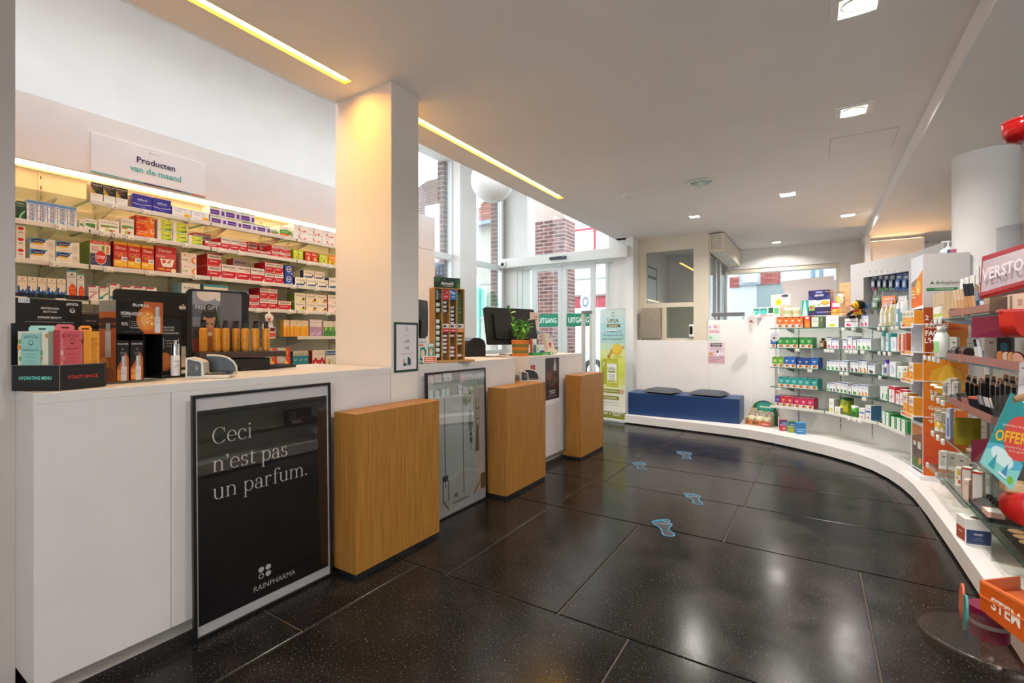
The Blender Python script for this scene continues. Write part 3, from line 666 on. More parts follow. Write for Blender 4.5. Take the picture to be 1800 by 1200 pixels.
kind('greenpill', 'green carton with pale leaf emblem', 'carton', '#e3dccf', [('r', 0, .0, 1, .62, '#2f8f34'), ('e', .5, .34, .18, .2, '#d9ecd0'), ('p', [(.2, .1), (.5, .5), (.8, .1), (.5, .2)], '#1d5f26'), ('e', .5, .52, .3, .08, '#a9d86a')], '#d6cfc2')
kind('silver_sun', 'silver grey carton with orange sun emblem', 'carton', '#c3c6c4', [('r', .62, 0, 1, 1, '#d8432e'), ('e', .66, .5, .17, .36, '#f0a428'), ('e', .66, .5, .09, .2, '#fff0c0'), ('t', 'SUPRADYN', .32, .6, .13, '#b4564a', .5), ('p', [(.4, .1), (.62, .3), (.62, .1)], '#4c8f5a'), ('r', .06, .3, .36, .34, '#93a09a')], '#b3b7b5')
kind('tealsmall', 'small teal carton', 'carton', '#c9c2b6', [('r', 0, 0, 1, .74, '#2f8a9e'), ('r', .2, .5, .8, .53, '#a9d3da'), ('r', .2, .44, .7, .47, '#a9d3da'), ('e', .5, .84, .2, .05, '#8f887c')], '#1f6878')
kind('redribbon', 'white carton with red ribbon figure', 'carton', '#e7dfd6', [('r', 0, 0, 1, .42, '#c41f33'), ('e', .5, .44, .24, .12, '#c41f33'), ('p', [(.2, 0), (.42, 0), (.62, .3), (.5, .34)], '#f1dcd8'), ('p', [(.8, 0), (.58, 0), (.38, .3), (.5, .34)], '#f1dcd8'), ('t', 'Sterimar', .5, .8, .07, '#9a8f84', .8)], '#a81a2c')
kind('bluepot', 'white carton with blue head band and yellow flame', 'carton', '#e3e2d6', [('r', 0, .68, 1, .96, '#285a9e'), ('t', 'Serenal', .5, .82, .14, '#eef2f8', .8), ('p', [(.3, 0), (.7, 0), (.6, .4), (.5, .5), (.4, .4)], '#d9b13c'), ('p', [(.42, 0), (.58, 0), (.5, .34)], '#3c6f5a')])

# ------------------------------------------------------------------ shelving unit on the left
wu = thing('shelving_unit', 'white back-lit shelving unit covering the wall behind the counter', 'shelving', (0, 0, 0))
MB().box(XB - .05, XB, .30, 4.02, .1, 2.15, M('#dcd9d4', .5)).build('back_panel', wu)
MB().box(XB - .05, XB, .30, 4.02, 2.15, 2.52, M('#dcd9d4', .5)).build('upper_panel', wu)
MB().box(XS - .02, XS + .0, .30, 4.02, 2.155, 2.52, LAM, .002).build('header_panel', wu)
MB().box(XB, XS - .02, .30, 4.02, 2.50, 2.52, LAM).build('top_panel', wu)
MB().box(XB - .05, XS, 4.02, 4.06, 0, 2.52, LAM).build('side_panel', wu)
MB().box(XB + .005, XB + .03, .32, 4.0, 2.185, 2.20, M('#f4efe4', .4)).build('light_rail', wu)
lt = MB().box(XB + .012, XB + .03, .32, 3.04, 2.2005, 2.206, emit('#ffc983', COVE_E * 6)).build('cove_lamp', wu)
for y in (.48, .898, 1.155, 1.574, 1.821, 2.247, 2.493, 2.921, 3.2, 3.6):
    s = MB(); s.box(XB, XB + .006, y - .012, y + .012, .12, 2.18, M('#c9c6c0', .4, .3))
    for i in range(34): s.box(XB + .006, XB + .0066, y - .003, y + .003, .16 + i * .06, .18 + i * .06, M('#2a2826'))
    s.build('standard', wu)
MB().box(XS - .02, XS, 3.06, 4.02, .93, 2.15, LAM, .002).build('door_panel', wu)
MB().box(XB, XS - .05, .30, 4.02, .90, .93, LAM).build('base_board', wu)
MB().box(XB, XS - .08, .30, 4.02, .1, .9, LAM).build('base_cabinet', wu)

SHZ = {'A': 2.0, 'B': 1.825, 'C': 1.615, 'D': 1.408, 'E': 1.193}
BAYS = [(.36, 1.028), (1.034, 1.695), (1.701, 2.355), (2.361, 3.03)]
BR = [(.48, .898), (1.155, 1.574), (1.821, 2.247), (2.493, 2.921)]
HGT = {'A': 'top', 'B': 'second', 'C': 'third', 'D': 'fourth', 'E': 'fifth', 'F': 'bottom'}
TAGU = {'A': [(197, 2), (254, 2), (335, 2), (500, 3)], 'B': [(105, 1), (182, 2), (204, 2), (226, 2), (263, 2), (325, 2), (386, 3), (420, 3), (541, 4), (566, 4), (578, 4)],
        'C': [(95, 1), (189, 2), (262, 2), (343, 2), (462, 3), (514, 3), (555, 4)], 'D': [(36, 1), (105, 1), (183, 2), (452, 3), (507, 3), (535, 4), (574, 4)], 'E': []}
RAIL = M('#dad8d2', .35)


def price_tag_mesh():
    mb = MB(); mb.box(-.024, .024, -.012, 0, -.034, 0, M('#d9d9d6', .35), .003); mb.box(-.019, .019, -.0128, -.012, -.029, -.006, M('#eceadf', .5))
    mb.box(-.016, -.013, -.0133, -.0128, -.026, -.010, M('#55554f')); mb.box(.000, .014, -.0133, -.0128, -.026, -.022, M('#77776f'))
    return mb.mesh('price_tag')


PT = price_tag_mesh()
for r, z in SHZ.items():
    for b, (y0, y1) in enumerate(BAYS):
        if r == 'E' and b < 3: continue
        sh = thing('glass_shelf', f'glass shelf, {HGT[r]} level, in the {["left-hand", "second", "third", "right-hand"][b]} bay behind the counter', 'shelf', (XS, (y0 + y1) / 2, z), R90, 'glass shelves behind the counter')
        w = (y1 - y0) / 2 - .002
        MB().box(-w, w, .0, .32, -.008, 0, GLASS).box(-w - .0005, -w + .001, .001, .319, -.0075, -.0005, GEDGE).box(w - .001, w + .0005, .001, .319, -.0075, -.0005, GEDGE).build('glass_plate', sh)
        if not (r == 'A' and b == 0): MB().box(-w, w, -.012, -.001, -.024, .004, RAIL, .002).build('price_rail', sh)
        for yb_ in BR[b]:
            MB().slab([(0, -.009), (0, -.075), (.06, -.07), (.29, -.02), (.29, -.009)], -.004, .004, M('#c9c5bc', .4, .2)).build('bracket', sh, (yb_ - (y0 + y1) / 2, .32, 0), (0, 0, -R90))
        for u, tb in TAGU[r]:
            if tb == b + 1: put('price_tag', PT, sh, (P(u, 400, x=XS).y - (y0 + y1) / 2, -.012, .002))

ROWS = {
 'A': [('black_sup', 159.3, 225.8, 318, 3, 1), ('navy_pack', 233.4, 302, 338.4, 2, 1), ('mobility', 303.3, 369.3, 361, 2, 1), ('purple_pack', 370.6, 476, 376.5, 4, 1), ('excedryn', 477, 490, 400.5, 1, 1), ('excedryn', 492.5, 513.6, 395.5, 1, 1), ('colitab', 517, 590.5, 392, 3, 2)],
 'B': [('green_pack', 30.5, 46.5, 351, 1, 1), ('pfrax', 47.4, 136, 349, 5, 1), ('kids', 140, 147.5, 385, 1, 1), ('kids', 148.5, 171, 383, 1, 1), ('fruits', 174, 210.5, 383.5, 1, 1), ('fruits', 213, 237, 381, 1, 1), ('immuni', 239.5, 273, 376.5, 1, 2), ('cwill', 277.5, 331, 383.5, 2, 2), ('cwill', 332.5, 357.6, 411.5, 1, 1), ('dafalgan', 361, 389, 421, 1, 1), ('forte', 389.5, 423, 416, 2, 1), ('dafalgan', 423.5, 435, 424, 1, 1), ('dafalgan', 437, 477.5, 436.5, 2, 1), ('dafalgan', 479, 512, 429.5, 2, 2), ('limecube', 517, 534.5, 437, 2, 1), ('redcube', 537, 560, 441, 2, 1), ('limecube', 562, 577, 445.5, 1, 1), ('orangecube', 578, 591, 447, 1, 1)],
 'C': [('redspot', 29, 46, 395, 1, 3), ('actif', 52.7, 141, 416, 2, 2), ('duopack', 158.7, 196, 420.5, 1, 1), ('elimax', 200, 272.5, 422.5, 3, 1), ('elimaxbig', 273.5, 311.5, 430, 1, 1), ('gear', 319.8, 347, 442, 1, 2), ('dafalgan', 365.8, 390, 444, 1, 2), ('forte', 390.5, 466, 463.5, 3, 1), ('dafalgan', 467, 499.5, 459, 2, 2), ('bluebadge', 501.5, 516.5, 465, 1, 2), ('streps_blue', 520, 578, 486, 3, 1), ('streps_blue', 579, 598, 487, 1, 1)],
 'D': [('ocean', 30.7, 117, 484, 5, 1), ('oceantall', 118, 135.5, 473.5, 1, 1), ('oceantall', 136, 149.5, 480, 1, 1), ('pinktop', 156, 174.4, 501, 1, 1), ('greenswoosh', 175.6, 192.5, 503, 1, 1), ('greenswoosh', 194, 212, 497, 1, 1), ('pinktop', 215, 277, 501, 3, 1), ('metarelax', 320, 353, 496, 1, 1), ('daf_teal', 359, 402.5, 498.5, 1, 1), ('skyblue', 408, 438, 510, 1, 1), ('dafalgan', 440, 457, 517, 1, 2), ('dafalgan', 458, 489, 504.5, 2, 2), ('dafalgan', 491, 513.5, 527.5, 1, 1), ('streps_lime', 519, 538, 513.5, 1, 2), ('streps_honey', 539, 576, 515.5, 2, 2), ('streps_red', 577.5, 596, 517.5, 1, 2)],
 'E': [('sunbottle', 500, 544, 562, 4, 1), ('lilac', 546, 567, 561, 2, 1), ('greenpill', 569.5, 595, 563.5, 3, 1)],
 'F': [('silver_sun', 463, 512, 612, 2, 2), ('tealsmall', 516, 543.5, 617, 3, 1), ('redribbon', 550, 573, 615.5, 2, 1), ('bluepot', 573.5, 598, 615, 2, 1)]}
SHZ['F'] = .93
cnt = {}
for r, items in ROWS.items():
    for k, u0, u1, vt, n, st in items: cnt[(r, k)] = cnt.get((r, k), 0) + n
run = {}
LV = {1: [''], 2: ['lower ', 'upper '], 3: ['lowest ', 'middle ', 'topmost ']}


def nth(i, n): return '' if n == 1 else (ORD[i] + ' ')


for r, items in ROWS.items():
    z = SHZ[r]
    for k, u0, u1, vt, n, st in items:
        y0, y1 = P(u0, 400, x=XS).y, P(u1, 400, x=XS).y; zt = P(u0, vt, x=XS).z
        w = (y1 - y0) / n; h = (zt - z - .001) / st; d = min(.2, max(.05, w * 1.1))
        if k in ('duopack', 'gear', 'dafalgan', 'forte', 'excedryn'): d = .16
        for i in range(n):
            q = run.get((r, k), 0); run[(r, k)] = q + 1
            for s in range(st):
                lab = f'{nth(q, cnt[(r, k)])}{LV[st][s]}{KINDS[k][0]}' + (' from left' if cnt[(r, k)] > 1 else '') + f', {HGT[r]} shelf behind counter'
                carton(k, w - .003, h - .0006, d, (XS - .006 - random.uniform(0, .006), y0 + w * (i + .5), z + .0005 + h * s), R90 + random.uniform(-.02, .02), lab[0].upper() * 0 + lab, f'{KINDS[k][0]}s on the {HGT[r]} shelf')
# cartons set back or stacked behind
for k, r, u0, u1, vt, vb, back, lab in (('purple_pack', 'A', 369, 396, 361, 376, .0, 'first'), ('purple_pack', 'A', 396.5, 422.5, 367, 382, .0, 'second'), ('purple_pack', 'A', 423, 449, 373, 388, .0, 'third')):
    y0, y1 = P(u0, 400, x=XS).y, P(u1, 400, x=XS).y; z0 = P(u0, 376.6, x=XS).z if 0 else SHZ[r] + (P(370.6, 376.5, x=XS).z - SHZ[r]) + .0008
    h = P(370.6, 361, x=XS).z - P(370.6, 376.5, x=XS).z
    carton(k, y1 - y0 - .003, h, .1, (XS - .008, (y0 + y1) / 2, z0), R90, f'{lab} white and purple carton of the upper layer, top shelf behind counter', 'white and purple cartons of the upper layer')
for k, r, u0, u1, vt, z0, lab in (('dafalgan', 'B', 341, 371, 408, None, 'red and white pain relief carton behind the single lime one, second shelf'), ('forte', 'C', 410, 434, 453, None, 'strong pain relief carton standing behind the row of three, third shelf'), ('dafalgan', 'B', 436, 452, 424, None, 'red and white pain relief carton behind the low pair, second shelf'), ('dafalgan', 'B', 457, 476, 426.5, None, 'red and white pain relief carton behind the right of the low pair')):
    xx = XS - .13; y0, y1 = P(u0, 400, x=xx).y, P(u1, 400, x=xx).y; zt = P(u0, vt, x=xx).z
    carton(k, y1 - y0, zt - SHZ[r] - .001, .1, (xx, (y0 + y1) / 2, SHZ[r] + .0005), R90, lab)
for i, (u0, u1) in enumerate(((536, 555.3), (555.7, 573))):
    y0, y1 = P(u0, 400, x=XS).y, P(u1, 400, x=XS).y; z0 = P(520, 486, x=XS).z; h = z0 - SHZ['C']
    carton('streps_blue', y1 - y0 - .002, h * .93, .05, (XS - .02, (y0 + y1) / 2, z0 + .0005), R90, f'{["left", "right"][i]} blue striped lozenge carton of the upper layer, third shelf')
# acrylic lip in front of the wave cartons
y0, y1 = .70, 1.025
t = tag(MB().box(XS + .012, XS + .014, y0, y1, 1.408, 1.432, clear('smoked_acrylic', '#b5ada4', .1)).box(XS - .0, XS + .014, y0, y1, 1.406, 1.408, clear('smoked_acrylic', '#b5ada4', .1)).build('shelf_lip'), 'clear shelf lip in front of the blue wave cartons', 'shelf lip')
# wall panel sign
a, b, c = P(159, 232, x=XS), P(360, 286, x=XS), P(159, 302, x=XS)
w, h = b.y - a.y, a.z - c.z
sg = thing('wall_sign', 'white sign reading Producten van de maand above the shelves', 'sign', (XS + .002, (a.y + b.y) / 2, c.z), R90)
MB().box(-w / 2, w / 2, -.006, 0, 0, h, M('#e9e8ea', .4), .001).build('board', sg)
cs = ['#5db0ae', '#8fc6c4', '#3d8f8c', '#2c2a4a', '#2c2a4a', '#3f7fb0', '#c8643c']; xs_ = [0, .21, .32, .42, .6, .77, .86, 1]
panel_print(w, h, [('r', xs_[i], 0, xs_[i + 1], .035, cs[i]) for i in range(7)] + [('tb', 'Producten', .53, .62, .16, '#2b2a44', .46), ('tb', 'van de maand', .53, .36, .16, '#58b3ac', .62), ('t', 'PHARMACY', .53, .86, .025, '#8a8a94', .1), ('e', .475, .86, .008, .02, '#8a8a94')], 'printed_front', sg, (0, -.006, 0))
# white cut-out tag that hangs from a price rail
p = P(469, 562, x=XS)
tg = thing('hanging_tag', 'white cut-out promotional tag with red foot hanging below the fourth shelf', 'tag', (XS + .015, P(471, 560, x=XS).y, P(471, 594, x=XS).z), R90)
ht = P(471, 546, x=XS).z - P(471, 594, x=XS).z; wt = .105
outl = [(0, 0), (1, 0), (1, .4), (.8, .42), (.78, .55), (.72, .62), (.85, .7), (.82, .84), (.7, .86), (.6, .92), (.55, 1.0), (.45, 1.0), (.42, .9), (.3, .88), (.2, .84), (.2, .72), (.32, .64), (.28, .56), (.05, .5), (0, .42)]
MB().slab([((x - .5) * wt, z * ht) for x, z in outl], 0, .0015, M('#efece8')).build('card', tg)
panel_print(wt, ht, [('r', .02, .04, .98, .2, '#c9302c'), ('r', .25, .24, .5, .42, '#6e2a2a'), ('r', .58, .24, .95, .38, '#6e2a2a'), ('e', .5, .72, .14, .1, '#c4473c'), ('e', .5, .78, .1, .06, '#efece8'), ('tb', 'RAMPE', .5, .6, .06, '#5a2a2a', .45), ('tb', 'PLUS', .5, .53, .05, '#5a2a2a', .3), ('r', .1, .09, .9, .11, '#e58a84'), ('r', .1, .14, .8, .155, '#e58a84')], 'printed_front', tg)
# ------------------------------------------------------------------ counters
CT = 1.015
def counter(name, y0, y1, label, joints, back=-2.79):
    t = thing('counter', label, 'counter', (XC, y0, 0), 0, 'white service counters')
    L = y1 - y0
    MB().box(back - XC, 0, 0, L, CT - .035, CT, CLAM, .0015).build('worktop', t)
    fr = MB(); prev = 0
    for j in joints + [L]: 
        MB().box(-.02, 0, prev + .0008, j - .0008, .07, CT - .035, CLAM, .0008).build('front_panel', t); prev = j
    MB().box(back - XC, -.02, 0, .02, .07, CT - .035, CLAM).build('side_panel', t); MB().box(back - XC, -.02, L - .02, L, .07, CT - .035, CLAM).build('side_panel', t)
    MB().box(back - XC + .1, -.05, .03, L - .03, 0, .07, M('#b9aea3', .5)).build('plinth', t)
    return t


y1a = P(58.7, 800, x=XC).y; y3a = P(931, 640, x=XC).y
counter('c1', y1a, 1.98, 'long white counter left of the pillar, with the black framed poster', [P(301, 690, x=XC).y - y1a, ])
counter('c2', 2.22, 3.36, 'white counter right of the pillar, under the lip balm stand', [.6])
counter('c3', y3a, 4.70, 'farthest white counter, nearest to the exit doors', [.55])
# oak parcel shelves in front
for i, (ya, yb_, lab) in enumerate(((1.562, 2.182, 'nearest oak box plinth, beside the large black poster'), (2.917, 3.525, 'middle oak box plinth, with payment terminals on top'), (4.240, 4.829, 'farthest oak box plinth, in front of the yellow banner'))):
    t = thing('oak_plinth', lab, 'plinth', (-1.90, ya, 0), 0, 'oak box plinths before the counters')
    L = yb_ - ya
    MB().box(-.165, 0, 0, L, .022, .813, OAK, .0015).build('body', t)
    MB().box(-.20, -.165, .01, L - .01, .022, .065, OAK).build('foot_rail', t)
    if i == 1: MB().box(-.48, -.165, .45, L, .79, .813, OAK).build('inner_board', t)
    MB().box(-.16, -.006, .006, L - .006, 0, .022, M('#1a1a1c', .5)).build('base', t)

# framed posters leaning on the counters
def poster(yl, yr, h, label, art_ops, extra=None, dark='#141416'):
    w = yr - yl; lean = .018
    t = thing('framed_poster', label, 'poster', (XC + .044, (yl + yr) / 2, 0), R90, 'framed posters leaning on the counters')
    t.rotation_euler = (-lean, 0, R90)
    b = .012; fr = MB(); fm = M('#111112', .35)
    fr.box(-w / 2, -w / 2 + b, -.02, 0, 0, h, fm, .002).box(w / 2 - b, w / 2, -.02, 0, 0, h, fm, .002).box(-w / 2 + b, w / 2 - b, -.02, 0, 0, b, fm, .002).box(-w / 2 + b, w / 2 - b, -.02, 0, h - b, h, fm, .002)
    fr.build('frame', t)
    bk = MB().box(-w / 2 + b, w / 2 - b, -.011, -.003, b, h - b, M('#d9d4d4', .5)); bk.build('paper', t)
    pr = art(MB(), w - 2 * b, h - 2 * b, art_ops, -.0112)
    if extra: extra(pr, w - 2 * b, h - 2 * b)
    o = pr.build('printed_picture', t, (0, 0, b))
    MB().box(-w / 2 + b, w / 2 - b, -.0185, -.0175, b, h - b, clear('poster_glass', '#fbfbfb', .09)).build('glazing', t)
    return t


def txt1(mb, w, h):
    m = M('#d9d2cd', .6); s = h * .0475
    for i, (l, z) in enumerate((("Ceci", .795), ("n'est pas", .675), ("un parfum.", .555))): serif_text(mb, l, -w / 2 + w * .10, h * z, s, -.0135, m)
    cx, cz = -w * .075, h * .168
    for a, b in ((0, 0), (1, 0), (0, 1), (1, 1)):
        ops = [('e', .5 - .075 + .052 * a, .143 + .030 * b, .021, .0125, '#d9d2cd')]
        art(mb, w, h, ops, -.0131)
    art(mb, w, h, [('e', .5 - .075, .143, .014, .0085, '#111113')], -.0134)
    art(mb, w, h, [('t', 'RAINPHARMA', .53, .095, .026, '#d9d2cd', .32)], -.0131)


poster(P(337, 800, x=XC + .04).y, P(580, 800, x=XC + .04).y, .965, "large black framed poster reading Ceci n'est pas un parfum", [('r', .012, .042, .988, .945, '#0e0e10')], txt1)


def txt2(mb, w, h):
    art(mb, w, h, [('e', .42 + .035 * a, .108 + .016 * b, .013, .0075, '#2a2a2a') for a, b in ((0, 0), (1, 0), (0, 1), (1, 1))] + [('e', .42, .108, .008, .0045, '#b9b6b3'), ('t', 'RAINPHARMA', .53, .068, .02, '#2a2a2a', .3)], -.0135)


ba = '#b9bbba'
ops2 = [('r', .0, .06, 1, .93, '#c4c8c7'), ('r', .0, .62, .58, .93, '#cdd1d0'), ('r', .58, .2, 1, .93, '#bdc4c0'), ('p', [(0, .06), (1, .06), (1, .13), (.6, .26), (0, .16)], '#c9c6c1'), ('p', [(0, .2), (.58, .30), (.58, .28), (0, .17)], '#d6d6d3'), ('p', [(.58, .30), (1, .2), (1, .18), (.58, .28)], '#d2d2cf'), ('r', .575, .1, .59, .93, '#5d5f5c'), ('r', .26, .2, .275, .82, '#5d5f5c'), ('r', .22, .24, .31, .28, '#2b2b2b'), ('r', .22, .1, .235, .24, '#4a4a48'), ('r', .31, .1, .325, .24, '#4a4a48'), ('e', .72, .62, .04, .09, '#6d7a80'), ('r', .715, .4, .728, .6, '#6d7a80'), ('r', .7, .46, .75, .5, '#3a3f42'), ('r', .7, .51, .745, .535, '#2d3033'), ('p', [(.8, .38), (.88, .38), (.87, .58), (.83, .58)], '#4d4038'), ('r', .82, .58, .835, .78, '#8c6a43'), ('r', .88, .56, .89, .78, '#8c6a43'), ('r', .82, .7, .89, .712, '#8c6a43'), ('r', .82, .62, .89, .632, '#8c6a43'), ('e', .64, .79, .06, .05, '#6f7a46'), ('e', .7, .80, .05, .04, '#8a8f52'), ('e', .93, .24, .06, .05, '#d8d3cd'), ('r', .9, .08, 1, .2, '#4a3f36'), ('p', [(.76, .07), (.79, .07), (.92, .16), (.9, .17)], '#8c6a43'), ('p', [(.3, .04), (.33, .03), (.24, .11), (.22, .1)], '#8c6a43'), ('r', .42, .72, .52, .78, '#d3d5d4'), ('r', .45, .68, .55, .71, '#c7c9c8'), ('r', 0, .93, 1, .99, '#cfcac9')]
poster(P(748.5, 800, x=XC + .04).y, P(852.5, 800, x=XC + .04).y, .965, 'black framed bathroom picture poster between the two nearer oak plinths', ops2, txt2)

# sign on the pillar
a, b, c = P(692, 566, x=XC), P(734, 567, x=XC), P(692, 655, x=XC); w, h = b.y - a.y, a.z - c.z
t = thing('pillar_sign', 'dark green bordered price sign taped to the pillar', 'sign', (XC + .003, (a.y + b.y) / 2, c.z), R90)
MB().box(-w / 2, w / 2, -.002, 0, 0, h, M('#1c3a35', .4)).build('board', t)
panel_print(w, h, [('r', .08, .045, .92, .955, '#d8d1d2'), ('t', 'NUXE', .5, .84, .028, '#4a4348', .36), ('e', .5, .89, .03, .012, '#6d6468'), ('t', 'VOTRE COMMANDE', .5, .75, .013, '#6d6468', .55), ('t', 'EN 2 PRODUITS', .5, .72, .011, '#6d6468', .4), ('t', '-20€', .5, .625, .055, '#3d373b', .36), ('r', .3, .585, .7, .588, '#4a4348'), ('t', '-50€', .5, .485, .055, '#3d373b', .36), ('r', .3, .44, .7, .443, '#4a4348'), ('r', .24, .375, .78, .38, '#8d8488'), ('r', .28, .355, .7, .36, '#8d8488'),
  ('r', .34, .14, .42, .26, '#c9a98f'), ('r', .36, .12, .5, .18, '#2a4a48'), ('r', .54, .14, .6, .30, '#23404d'), ('r', .6, .13, .67, .27, '#37585a'), ('r', .46, .12, .56, .16, '#8fa29d')], 'printed_front', t, (0, -.002, 0))
# poster sheet and red sticker on the far counter
a, b, c = P(957, 628, x=XC), P(983, 626, x=XC), P(957, 713, x=XC); w, h = b.y - a.y, a.z - c.z
t = tag(MB().box(-w / 2, w / 2, -.0008, 0, 0, h, M('#dedbd9', .5)).build('poster_sheet', None, (XC + .001, (a.y + b.y) / 2, c.z), (0, 0, R90)), 'dark perfume poster sheet taped to the farthest counter', 'poster')
panel_print(w, h, [('r', .04, .10, .98, .98, '#2b2126'), ('r', .04, .45, .98, .8, '#3a2a28'), ('e', .3, .6, .2, .1, '#6b4038'), ('e', .7, .5, .2, .07, '#4d4a32'), ('e', .5, .42, .25, .06, '#55352c'), ('p', [(.58, .7), (.78, .7), (.76, .84), (.68, .94), (.6, .84)], '#a9a3a6'), ('r', .66, .9, .7, .96, '#d9d3d4'), ('tb', 'VOLUPTE POUR', .5, .28, .03, '#d9d4d2', .84), ('tb', 'UNE RENTREE', .5, .235, .03, '#d9d4d2', .7), ('r', .2, .18, .8, .186, '#b9b0b0'), ('r', .15, .15, .85, .156, '#8f888a'), ('t', 'parfum', .75, .05, .02, '#6d6668', .3)], 'printed_picture', t, (0, -.0008, 0))
a, b, c = P(932, 642, x=XC), P(940, 641.5, x=XC), P(932, 651, x=XC)
t = tag(MB().box(0, b.y - a.y, -.0008, 0, 0, a.z - c.z, M('#b3243a', .4)).build('sticker', None, (XC + .001, a.y + .004, c.z), (0, 0, R90)), 'small red sticker at the left edge of the farthest counter', 'sticker')
panel_print(b.y - a.y, a.z - c.z, [('t', 'OPEN', .5, .66, .16, '#f2d9dc', .7), ('t', '24', .5, .36, .2, '#f2d9dc', .4)], 'printed_front', t, ((b.y - a.y) / 2, -.0008, 0))

# ------------------------------------------------------------------ on the first counter
def box_art(name, parent, x0, x1, y0, y1, z0, z1, m, ops, bevel=.001):
    """A carton-like part with print on its front."""
    o = MB().box(x0, x1, y0, y1, z0, z1, m, bevel).build(name, parent)
    if ops: panel_print(x1 - x0, z1 - z0, ops, 'printed_front', o, ((x0 + x1) / 2, y0, z0))
    return o


LB, MBk, RBk = Vector((-2.262, .446)), Vector((-2.135, .534)), Vector((-2.175, .668))
st = thing('display_stand', 'black two-compartment cardboard display of face masks at the counter end', 'display stand', (0, 0, CT + .001))
blk = M('#121213', .5); edge = M('#8d8a86', .5)
def wall(p, q, z0, z1, th=.003, m=None):
    d = (q - p); L = d.length; rz = math.atan2(d.y, d.x); mb = MB(); mb.box(0, L, 0, th, z0, z1, m or blk)
    return mb, (p.x, p.y, 0), (0, 0, rz), L


floor_pts = [LB, MBk, RBk, Vector((-2.262, .70)), Vector((-2.345, .51))]
MB().prism([tuple(p) for p in floor_pts], .004, .008, blk).build('base', st)
for nm, p, q, txt, col_, in (('front_panel', LB, MBk, 'HYDRATING MENU', '#6ed0c0'), ('front_panel', MBk, RBk, 'VITALITY SNACK', '#c5303a')):
    mb, loc, rot, L = wall(p, q, 0, .086)
    mb.box(0, L, -.0004, 0, .0845, .086, edge).box(0, .0015, -.0004, 0, 0, .086, edge)
    mb.box(L * .38 if txt[0] == 'V' else L * .1, L * .8 if txt[0] == 'V' else L * .72, -.0006, 0, 0, .013, M('#050505'))
    o = mb.build(nm, st, loc, rot)
    panel_print(L, .086, [('tb', txt, .5, .50, .135, col_, .68), ('r', .14, .64, .86, .645, '#4a4a48'), ('r', .14, .36, .86, .365, '#4a4a48')], 'printed_front', o, (L / 2, 0, 0))
mb, loc, rot, L = wall(RBk, Vector((-2.262, .70)), 0, .086); mb.build('side_panel', st, loc, rot)
bp0, bp1 = Q(20, 600, 1.60), Q(153, 600, 1.80)
mb, loc, rot, L = wall(Vector(bp0[:2]), Vector(bp1[:2]), 0, Q(20, 568, 1.60).z - CT); mb.build('back_panel', st, loc, rot)
h0, h1 = Q(27.5, 600, 1.63), Q(144, 600, 1.82); zt, zb = Q(27, 523, 1.63).z - CT, Q(27, 568, 1.63).z - CT - .01
mb, loc, rot, L = wall(Vector(h0[:2]), Vector(h1[:2]), zb, zt)
o = mb.build('header_card', st, loc, rot)
panel_print(L, zt - zb, [('tb', 'APIVITA', .84, .86, .1, '#e9e6e3', .2), ('e', .84, .62, .045, .09, '#d9d6d3'), ('e', .84, .63, .032, .06, '#121213'), ('e', .825, .62, .008, .02, '#d9d6d3'), ('e', .855, .62, .008, .02, '#d9d6d3'), ('tb', 'MEDITERRANEAN', .49, .67, .075, '#d9d6d3', .27), ('tb', 'BEAUTY FOOD', .49, .54, .075, '#d9d6d3', .2), ('tb', 'EXPRESS BEAUTY', .49, .33, .07, '#e9e6e3', .44), ('r', .27, .25, .72, .256, '#8d8a88'), ('t', 'voed jouw schoonheid met ingredienten uit het mediterrane dieet', .49, .17, .045, '#c9c6c4', .74), ('r', .03, .83, .19, .99, '#e4e7ee'), ('t', '€14.80', .11, .91, .1, '#3d4560', .14)], 'printed_front', o, (L / 2, 0, zb))
# boxes in the stand
def mask_box(p, q, back, top, label, colr, side, name_, dots, flap_c, group='boxes in the mask display'):
    rz = math.atan2(q.y - p.y, q.x - p.x); w = (q - p).length; d = .034; h = top - CT - .012
    t = thing('mask_box', label, 'box', ((p.x + q.x) / 2, (p.y + q.y) / 2, CT + .0095), rz, group)
    MB().box(-w / 2, w / 2, 0, d, 0, h, M(side, .45), .001).build('carton', t)
    fl = MB().slab([(-w / 2 + .004, h - .002), (w / 2 - .004, h - .002), (w / 2 - .004, h + .012), (w / 2 - .012, h + .02), (-w / 2 + .012, h + .02), (-w / 2 + .004, h + .012)], d - .002, d - .0005, M(flap_c, .45))
    fl.box(-.012, .012, d - .0024, d - .0018, h + .006, h + .011, M('#101010')); fl.build('hanging_flap', t)
    if dots is not None:
        panel_print(w, h, dots, 'printed_front', t)
    return t


dots1 = [('r', 0, 0, 1, 1, '#d8d2bd')] + [('e', (.07 * i) % 1, .12 + .1 * ((i * 7) % 9), .07, .045, ['#d98a3c', '#7fa35c', '#c9d2a5', '#8aa9a0', '#b9884f'][i % 5]) for i in range(26)] + [('r', .14, .16, .78, .97, '#8fc0b6'), ('t', 'APIVITA', .46, .9, .06, '#2d4a48', .46), ('e', .46, .8, .08, .05, '#2d4a48'), ('e', .46, .805, .06, .035, '#8fc0b6'), ('t', 'HYDRATING MENU', .46, .67, .03, '#2d4a48', .54), ('r', .2, .71, .72, .712, '#5a8078'), ('t', 'beauty & food', .46, .6, .022, '#46706a', .4), ('t', 'express masks', .46, .55, .022, '#46706a', .4), ('t', 'face mask', .46, .48, .02, '#46706a', .3)] + [('p', [(a - .12, .02 + b), (a + .1, .0 + b), (a + .12, .22 + b), (a - .1, .24 + b)], '#2a2226') for a, b in ((.2, .04), (.46, 0), (.72, .04))] + [('r', a - .07, .04 + b, a + .07, .13 + b, c) for a, b, c in ((.2, .06, '#9a8f78'), (.46, .01, '#e8863a'), (.72, .06, '#e8863a'))]
